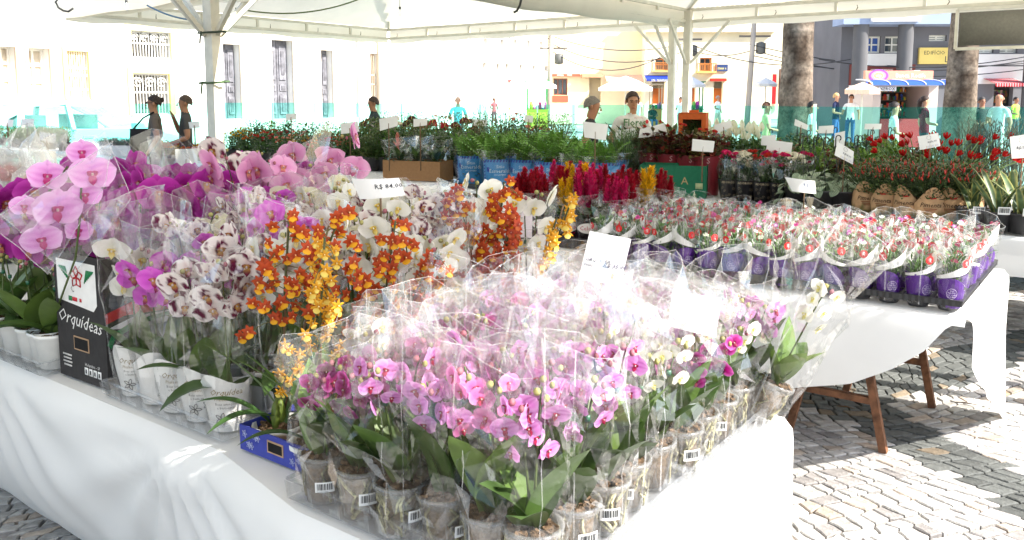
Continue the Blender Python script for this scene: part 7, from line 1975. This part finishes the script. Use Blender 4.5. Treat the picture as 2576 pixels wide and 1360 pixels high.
def rowof(fn, pxs, v, jv=.12, seed=0):
    r = random.Random(seed)
    for i, px in enumerate(pxs): p = on_v(px + r.uniform(-8, 8), 300, v + r.uniform(-jv, jv)); fn(i, Vector((p.x, p.y, TZ + .006)), r)
# peace lilies
def lily(i, p, r):
    t = bushy("potted_peace_lily", "peace lily with white upright spathes behind the orange carton", "peace lily", p, 'bush', 1.05, P_BIG, None, 0, 0, 'bush' if i % 2 else None, "peace lilies in the rear row", i + 300, base=.14)
    for k in range(5):
        a = r.uniform(0, 6.3); q = r.uniform(.02, .13); o = Vector((q * cos(a), q * sin(a), r.uniform(.44, .56))); stem_obj([(0, 0, .2), tuple(o)], .0025, t, "flower_stalk", (120, 150, 80))
        g = G(); petal(g, 0, .085, .024, sh_nar, .02, -.02, lambda s, t_: srgb(236, 236, 214), 5, 3); g.add(tube([(0, -.006, .01), (0, -.008, .045)], .004, 5), srgb(220, 214, 150)); ob("spathe", g.mesh("spathe", M_PETAL), t, o, (r.uniform(-.2, .2), r.uniform(-.3, .3), yaw_to_cam(p) + r.uniform(-.7, .7)), r.uniform(.85, 1.2))
rowof(lily, [1795, 1830, 1865, 1900, 1815, 1850, 1885], 7.45, .2, 1)
def hangleaf(i, p, r):
    lab = ["bright green leafy plant in a hanging pot with dark hook", "coppery leafed plant in a hanging pot with dark hook", "mid green trailing plant in a hanging pot with dark hook"][i % 3]
    t = bushy("hanging_plant", lab, "hanging plant", p, ['bright', 'red', 'bush'][i % 3], 1.0, P_BIG, None, 0, 0, None, "leafy hanging pots in the rear row", i + 320, base=.14); hanger(t, .3, r.uniform(.1, .17), .1, yaw_to_cam(p) + r.uniform(-1, 1)) if i % 3 != 1 else None
rowof(hangleaf, [1925, 1968, 2012, 2056, 2100, 2145, 2190, 2230], 7.4, .2, 2)
rowof(hangleaf, [1940, 1990, 2040, 2090, 2140, 2190, 2240, 2290, 2340], 8.5, .2, 3)
rowof(hangleaf, [1905, 1955, 2000, 2060, 2120, 2180, 2240, 2310], 9.0, .15, 4)
def snakerow(i, p, r):
    t = thing("potted_snake_plant", "tall dark snake plant rising behind the bagged asparagus ferns", "snake plant", p, 0, "tall snake plants in the rear row"); ob("pot", P_BLACK, t)
    for k in range(8): ob("leaf", r.choice(LF['snake']), t, (r.uniform(-.04, .04), r.uniform(-.04, .04), .11), (r.uniform(-.25, .1), 0, k * 2.4), r.uniform(1.3, 1.75))
rowof(snakerow, [1560, 1600, 1640, 1680, 1700], 8.3, .15, 5)
def hedge(i, p, r):
    bushy("potted_shrub", "small-leaved hedge shrub in the far row before the green film", "shrub", p, 'hedge', 1.15, P_BIG, ['begonia'] if i % 4 == 3 else None, 6 if i % 4 == 3 else 0, .05, None, "hedge shrubs in the far row", i + 340, base=.13, Hf=.4, R_=.18)
rowof(hedge, [960, 1010, 1060, 1110, 1160, 1210, 1260, 1310, 1360, 1410], 10.45, .2, 6)
rowof(hedge, [1200, 1250, 1300, 1350, 1400], 7.35, .15, 7)
def bromrow(i, p, r):
    t = thing("potted_bromeliad", "bromeliad with a yellow and red flower spike in the middle row", "bromeliad", p, 0, "flowering bromeliads in the middle row"); ob("pot", P_BLACK, t)
    for k in range(9): ob("leaf", LF['broad'][k % 3], t, (0, 0, .12), (.3, 0, k * .75), (.7, 1.6, 1.2))
    for k in range(7): ob("flower", LF['lance'][k % 3], t, (0, 0, .3), (.2, 0, k * .9), .9)
def mums(i, p, r):
    k = ['mum_yellow', 'mum_orange', 'mum_red', 'mum_salmon'][i % 4]
    bushy("potted_mum", "%s chrysanthemum cushion on the table behind the large orchids" % ['golden yellow', 'orange', 'red', 'salmon pink'][i % 4], "chrysanthemum", p, 'bush', .85, P_BLACK, [k], 9, .038, None, "chrysanthemums on the middle table", i + 360, (.75, 1.05), .1, .14, .28)
rowof(mums, [585, 625, 665, 705, 745, 785, 825, 865], 6.9, .15, 8)
rowof(mums, [600, 640, 690, 740, 780, 830, 875], 7.5, .15, 9)
rowof(mums, [610, 660, 710, 760, 810, 850], 8.2, .15, 13)
def greens(i, p, r): bushy("potted_herb", "fine green leafy herb pot behind the chrysanthemums", "herb", p, 'bright' if i % 2 else 'bush', 1.1, P_BLACK, None, 0, 0, None, "green herb pots behind the chrysanthemums", i + 380, base=.11)
rowof(greens, [640, 680, 720, 770, 820, 870, 910, 950], 9.0, .2, 10)
def kal(i, p, r):
    k = ['mum_salmon', 'mum_red', 'mum_yellow', 'mum_orange'][r.randint(0, 3)]
    bushy("potted_kalanchoe", "tiny flowered kalanchoe with %s blooms in a tray below the grey-shirted shoppers" % {'mum_salmon': 'salmon', 'mum_red': 'red', 'mum_yellow': 'yellow', 'mum_orange': 'orange'}[k], "kalanchoe", p, 'kal', .9, P_CLEAR, [k], 16, .028, None, "kalanchoes by the shoppers", i + 400, (.9, 1.3), .06, .09, .1)
for q, v in enumerate((6.5, 6.8, 7.1)): rowof(kal, [345, 365, 385, 405, 425, 445, 465, 485, 505], v, .06, 20 + q)
def succ(i, p, r): bushy("potted_succulent", "grey-green spiky succulent in a white tray near the parked car", "succulent", p, 'gray', 1.0, P_WHITE, None, 0, 0, None, "succulents near the parked car", i + 440, base=.08)
for q, v in enumerate((6.6, 6.95)): rowof(succ, [262, 282, 302, 322, 340], v, .05, 30 + q)
def seedl(i, p, r): bushy("potted_seedling", "bushy olive-green seedling pot along the green film fence", "seedling", p, 'seed', 1.3, P_BLACK, None, 0, 0, None, "seedling pots along the film fence", i + 460, base=.11)
for q, v in enumerate((6.5, 6.9, 7.3)): rowof(seedl, [-20, 5, 30, 55, 80, 105, 130, 155], v, .08, 40 + q)
for i, px in enumerate((170, 200, 230)):
    p = on_v(px, 300, 5.5); q = at_y(px, 400, 8.0)
# white cartons under the succulents
for i, px in enumerate((285, 325)):
    p = on_v(px, 300, 6.38); carton("white_carton", "low white printed carton in front of the %s" % ["spiky succulents", "kalanchoe trays"][i], Vector((p.x, p.y, TZ + .004)), TROT + .5, .4, .12, .14, (222, 220, 214), True)
# ================================================================== PRICE CARDS
def card(label, quad, Y, lines=(), curl=0.0, stick=True, col=(232, 231, 228), logo=False, zb=TZ + .15, dY=0.0, pid=True):
    P = [at_y(x, y, Y + (dY if k in (1, 2) else 0)) for k, (x, y) in enumerate(quad)]
    c = sum(P, Vector()) / 4; t = thing("price_card", label, "price card", c, 0)
    A_, B_, C_, D_ = [p - c for p in P]; wd = (B_ - A_).length; hh = (A_ - D_).length; rgt = (B_ - A_).normalized(); up = (A_ - D_).normalized(); nrm = rgt.cross(up)
    def pt(i, j, off=0.0):
        p = A_.lerp(B_, i).lerp(D_.lerp(C_, i), j); b = curl * wd * (1 - (2 * i - 1) ** 2)
        return p + nrm * (b + off)
    g = G(); g.add(grid(10, 4, lambda i, j: pt(i, j)), srgb(*col)); ob("paper", g.mesh("paper", M_PAPER), t)
    g = G(); n = 0
    for (s, fx, fy, size, cc) in lines:
        vs, fs = text_vf(s, size * hh, 'CENTER', .012 if size < .2 else .003, .2); g.add(([pt(fx + x / wd, fy - z / hh, .0015) for x, y, z in vs], fs), srgb(*cc)); n += 1
    if logo:
        g.add(tube([pt(.5 + .15 * cos(a) * hh / wd, .22 + .15 * sin(a), .0015) for a in [i * 2 * pi / 20 for i in range(21)]], .0004 * Y / 2, 3), srgb(150, 150, 150)); n += 1
        for k in range(9):
            x, y = .3 + .22 * (k % 3), .8 + .055 * (k // 3); g.add(([pt(x, y, .0015), pt(x + .035, y, .0015), pt(x + .035, y + .03, .0015), pt(x, y + .03, .0015)], [(0, 3, 2, 1)]), srgb(206, 180, 120)); g.add(([pt(x + .05, y + .006, .0015), pt(x + .16, y + .006, .0015), pt(x + .16, y + .02, .0015), pt(x + .05, y + .02, .0015)], [(0, 3, 2, 1)]), srgb(150, 150, 190))
    if n: ob("lettering", g.mesh("lettering", M_VC), t)
    if stick:
        b = pt(.5, .85, -.004); g = G(); g.add(tube([pt(.5, .55, -.004), b, (b.x, b.y, zb - c.z)], .003 * max(1, Y / 4), 5)); ob("stick", g.mesh("stick", M_WOODB), t)
    return t
INK = (46, 44, 84)
card("white price card reading orchid R$35,00 above the mini orchids", ((1484, 582), (1588, 602), (1561, 715), (1455, 705)), 2.02, (("ORQUÍDEA", .34, .56, .095, INK), ("PHALENOPSIS", .33, .67, .08, INK), ("R$ 35,00", .76, .64, .125, INK)), .03, True, (236, 236, 236), True)
card("white sunlit price card without visible writing among the mini orchids, the larger", ((1692, 730), (1815, 752), (1800, 850), (1680, 820)), 1.85, (), .04)
card("narrow white price card standing sunlit between the mini orchid sleeves", ((1522, 872), (1584, 876), (1570, 1010), (1515, 1000)), 1.62, (), .03)
card("curled white price card reading R$84,00 over the tall white orchids", ((884, 450), (1004, 448), (1020, 492), (905, 502)), 2.25, (("R$ 84,00", .72, .42, .34, (40, 40, 50)),), .16, True, (238, 238, 238))
card("pale pink backed price card behind the rust orange oncidium", ((1236, 522), (1340, 530), (1338, 600), (1228, 590)), 2.75, (), .02, True, (216, 206, 212))
card("curled white price card on a stick over the dianthus table", ((1974, 446), (2050, 456), (2053, 488), (1992, 482)), 4.45, (("R$", .62, .4, .34, (70, 80, 110)),), .14)
card("white price card reading R$56,00 among the red tulips", ((2308, 344), (2360, 335), (2366, 368), (2314, 378)), 6.0, (("R$56,00", .62, .55, .2, (40, 40, 60)),), .04, logo=True)
card("white price card reading R$58,00 hung among the peperomia hooks", ((2107, 357), (2148, 382), (2146, 415), (2099, 391)), 6.05, (("R$58,00", .62, .55, .2, (40, 40, 60)),), .04, logo=True)
card("white price card reading R$15,00 at the end of the tulip row", ((2540, 345), (2600, 335), (2600, 395), (2545, 400)), 5.9, (("R$15,00", .5, .55, .18, (40, 40, 60)),), .04, logo=True)
for lab, q, Y in (("blank white card standing in front of the roses, the wider", ((1932, 352), (1994, 360), (1990, 390), (1926, 382)), 7.0), ("white card with a round logo behind the roses", ((1916, 342), (1952, 340), (1950, 368), (1914, 366)), 7.3), ("white card standing upright among copper leaves", ((2100, 336), (2126, 330), (2124, 366), (2098, 370)), 6.9),
        ("large white card standing over the asparagus bags before the green carton", ((1742, 350), (1798, 356), (1794, 384), (1740, 380)), 6.9), ("tilted white card reading a price above the peace lilies", ((1796, 316), (1838, 302), (1842, 320), (1800, 338)), 7.6), ("white card among the hooks, tilted down at the right", ((2000, 300), (2034, 316), (2030, 328), (1998, 316)), 8.2),
        ("white card above the hanging plants nearest the kiosk", ((2176, 312), (2218, 312), (2216, 326), (2174, 326)), 8.3), ("white card before the hanging plants beside the maroon-topped passer-by", ((2060, 318), (2098, 316), (2096, 336), (2058, 336)), 8.2), ("large grey-white card turned away above the ferns", ((1465, 306), (1530, 314), (1524, 354), (1470, 346)), 6.9),
        ("large grey-white card turned away above the asparagus ferns", ((1610, 326), (1672, 310), (1680, 340), (1606, 348)), 7.6), ("white card in front of the person in the white T-shirt", ((1550, 330), (1598, 322), (1600, 346), (1545, 352)), 8.3), ("white card standing by the dark anthuriums", ((954, 300), (1002, 290), (1000, 318), (956, 330)), 8.0),
        ("white card over the chrysanthemums, beside the yellow ones", ((856, 312), (900, 305), (904, 332), (858, 338)), 8.3), ("white card over the far herbs near the roped post", ((720, 288), (746, 286), (745, 302), (719, 304)), 10.5), ("grey-white card at the kalanchoe boxes", ((440, 376), (498, 374), (496, 420), (442, 424)), 9.0),
        ("grey card held up in front of the person with cropped hair", ((474, 308), (500, 306), (503, 322), (477, 324)), 11.0), ("white card leaning on the olive seedlings beside the white bags", ((100, 332), (142, 338), (138, 362), (98, 352)), 9.0), ("white card above the olive seedlings, closest to the church wall", ((6, 300), (34, 302), (32, 320), (5, 317)), 11.0),
        ("white card above the olive seedlings, closest to the parked car's door", ((54, 300), (86, 300), (84, 320), (52, 316)), 11.0), ("white curled card inside the white anthurium bags", ((84, 382), (140, 380), (146, 430), (96, 432)), 3.9), ("white card in the far hedge row behind the ferns", ((1188, 300), (1226, 302), (1224, 318), (1188, 316)), 9.6),
        ("small white tag hanging over the hedge shrubs", ((1320, 290), (1342, 292), (1340, 310), (1320, 306)), 8.2), ("white card among the dark anthuriums, right side", ((1040, 300), (1076, 298), (1074, 316), (1040, 320)), 8.0)):
    card(lab, q, Y, (), .05 if 'curled' not in lab else .2, True, (226, 225, 222), False)
flat_tray("shallow black tray under the rose and peperomia pots", 1815, 2165, 6.2, .55)
flat_tray("shallow black tray under the kraft sleeved chilli plants", 2172, 2440, 6.1, .4)
flat_tray("shallow black tray under the blue fern sleeves", 1110, 1560, 6.04, .5)

def dense(i, p, r): bushy("potted_croton", "dense dark leafy plant between the brown carton and the anthuriums", "leafy plant", p, ('bush', 'hedge', 'red')[i % 3] if i % 3 < 2 else 'bush', 1.15, P_BIG, None, 0, 0, None, "dense leafy plants by the brown carton", i + 520, base=.13)
rowof(dense, [890, 930, 970, 1010, 1050, 1090, 1130, 1165], 6.85, .12, 61)
rowof(dense, [905, 945, 985, 1025, 1065, 1105, 1150], 7.3, .12, 62)
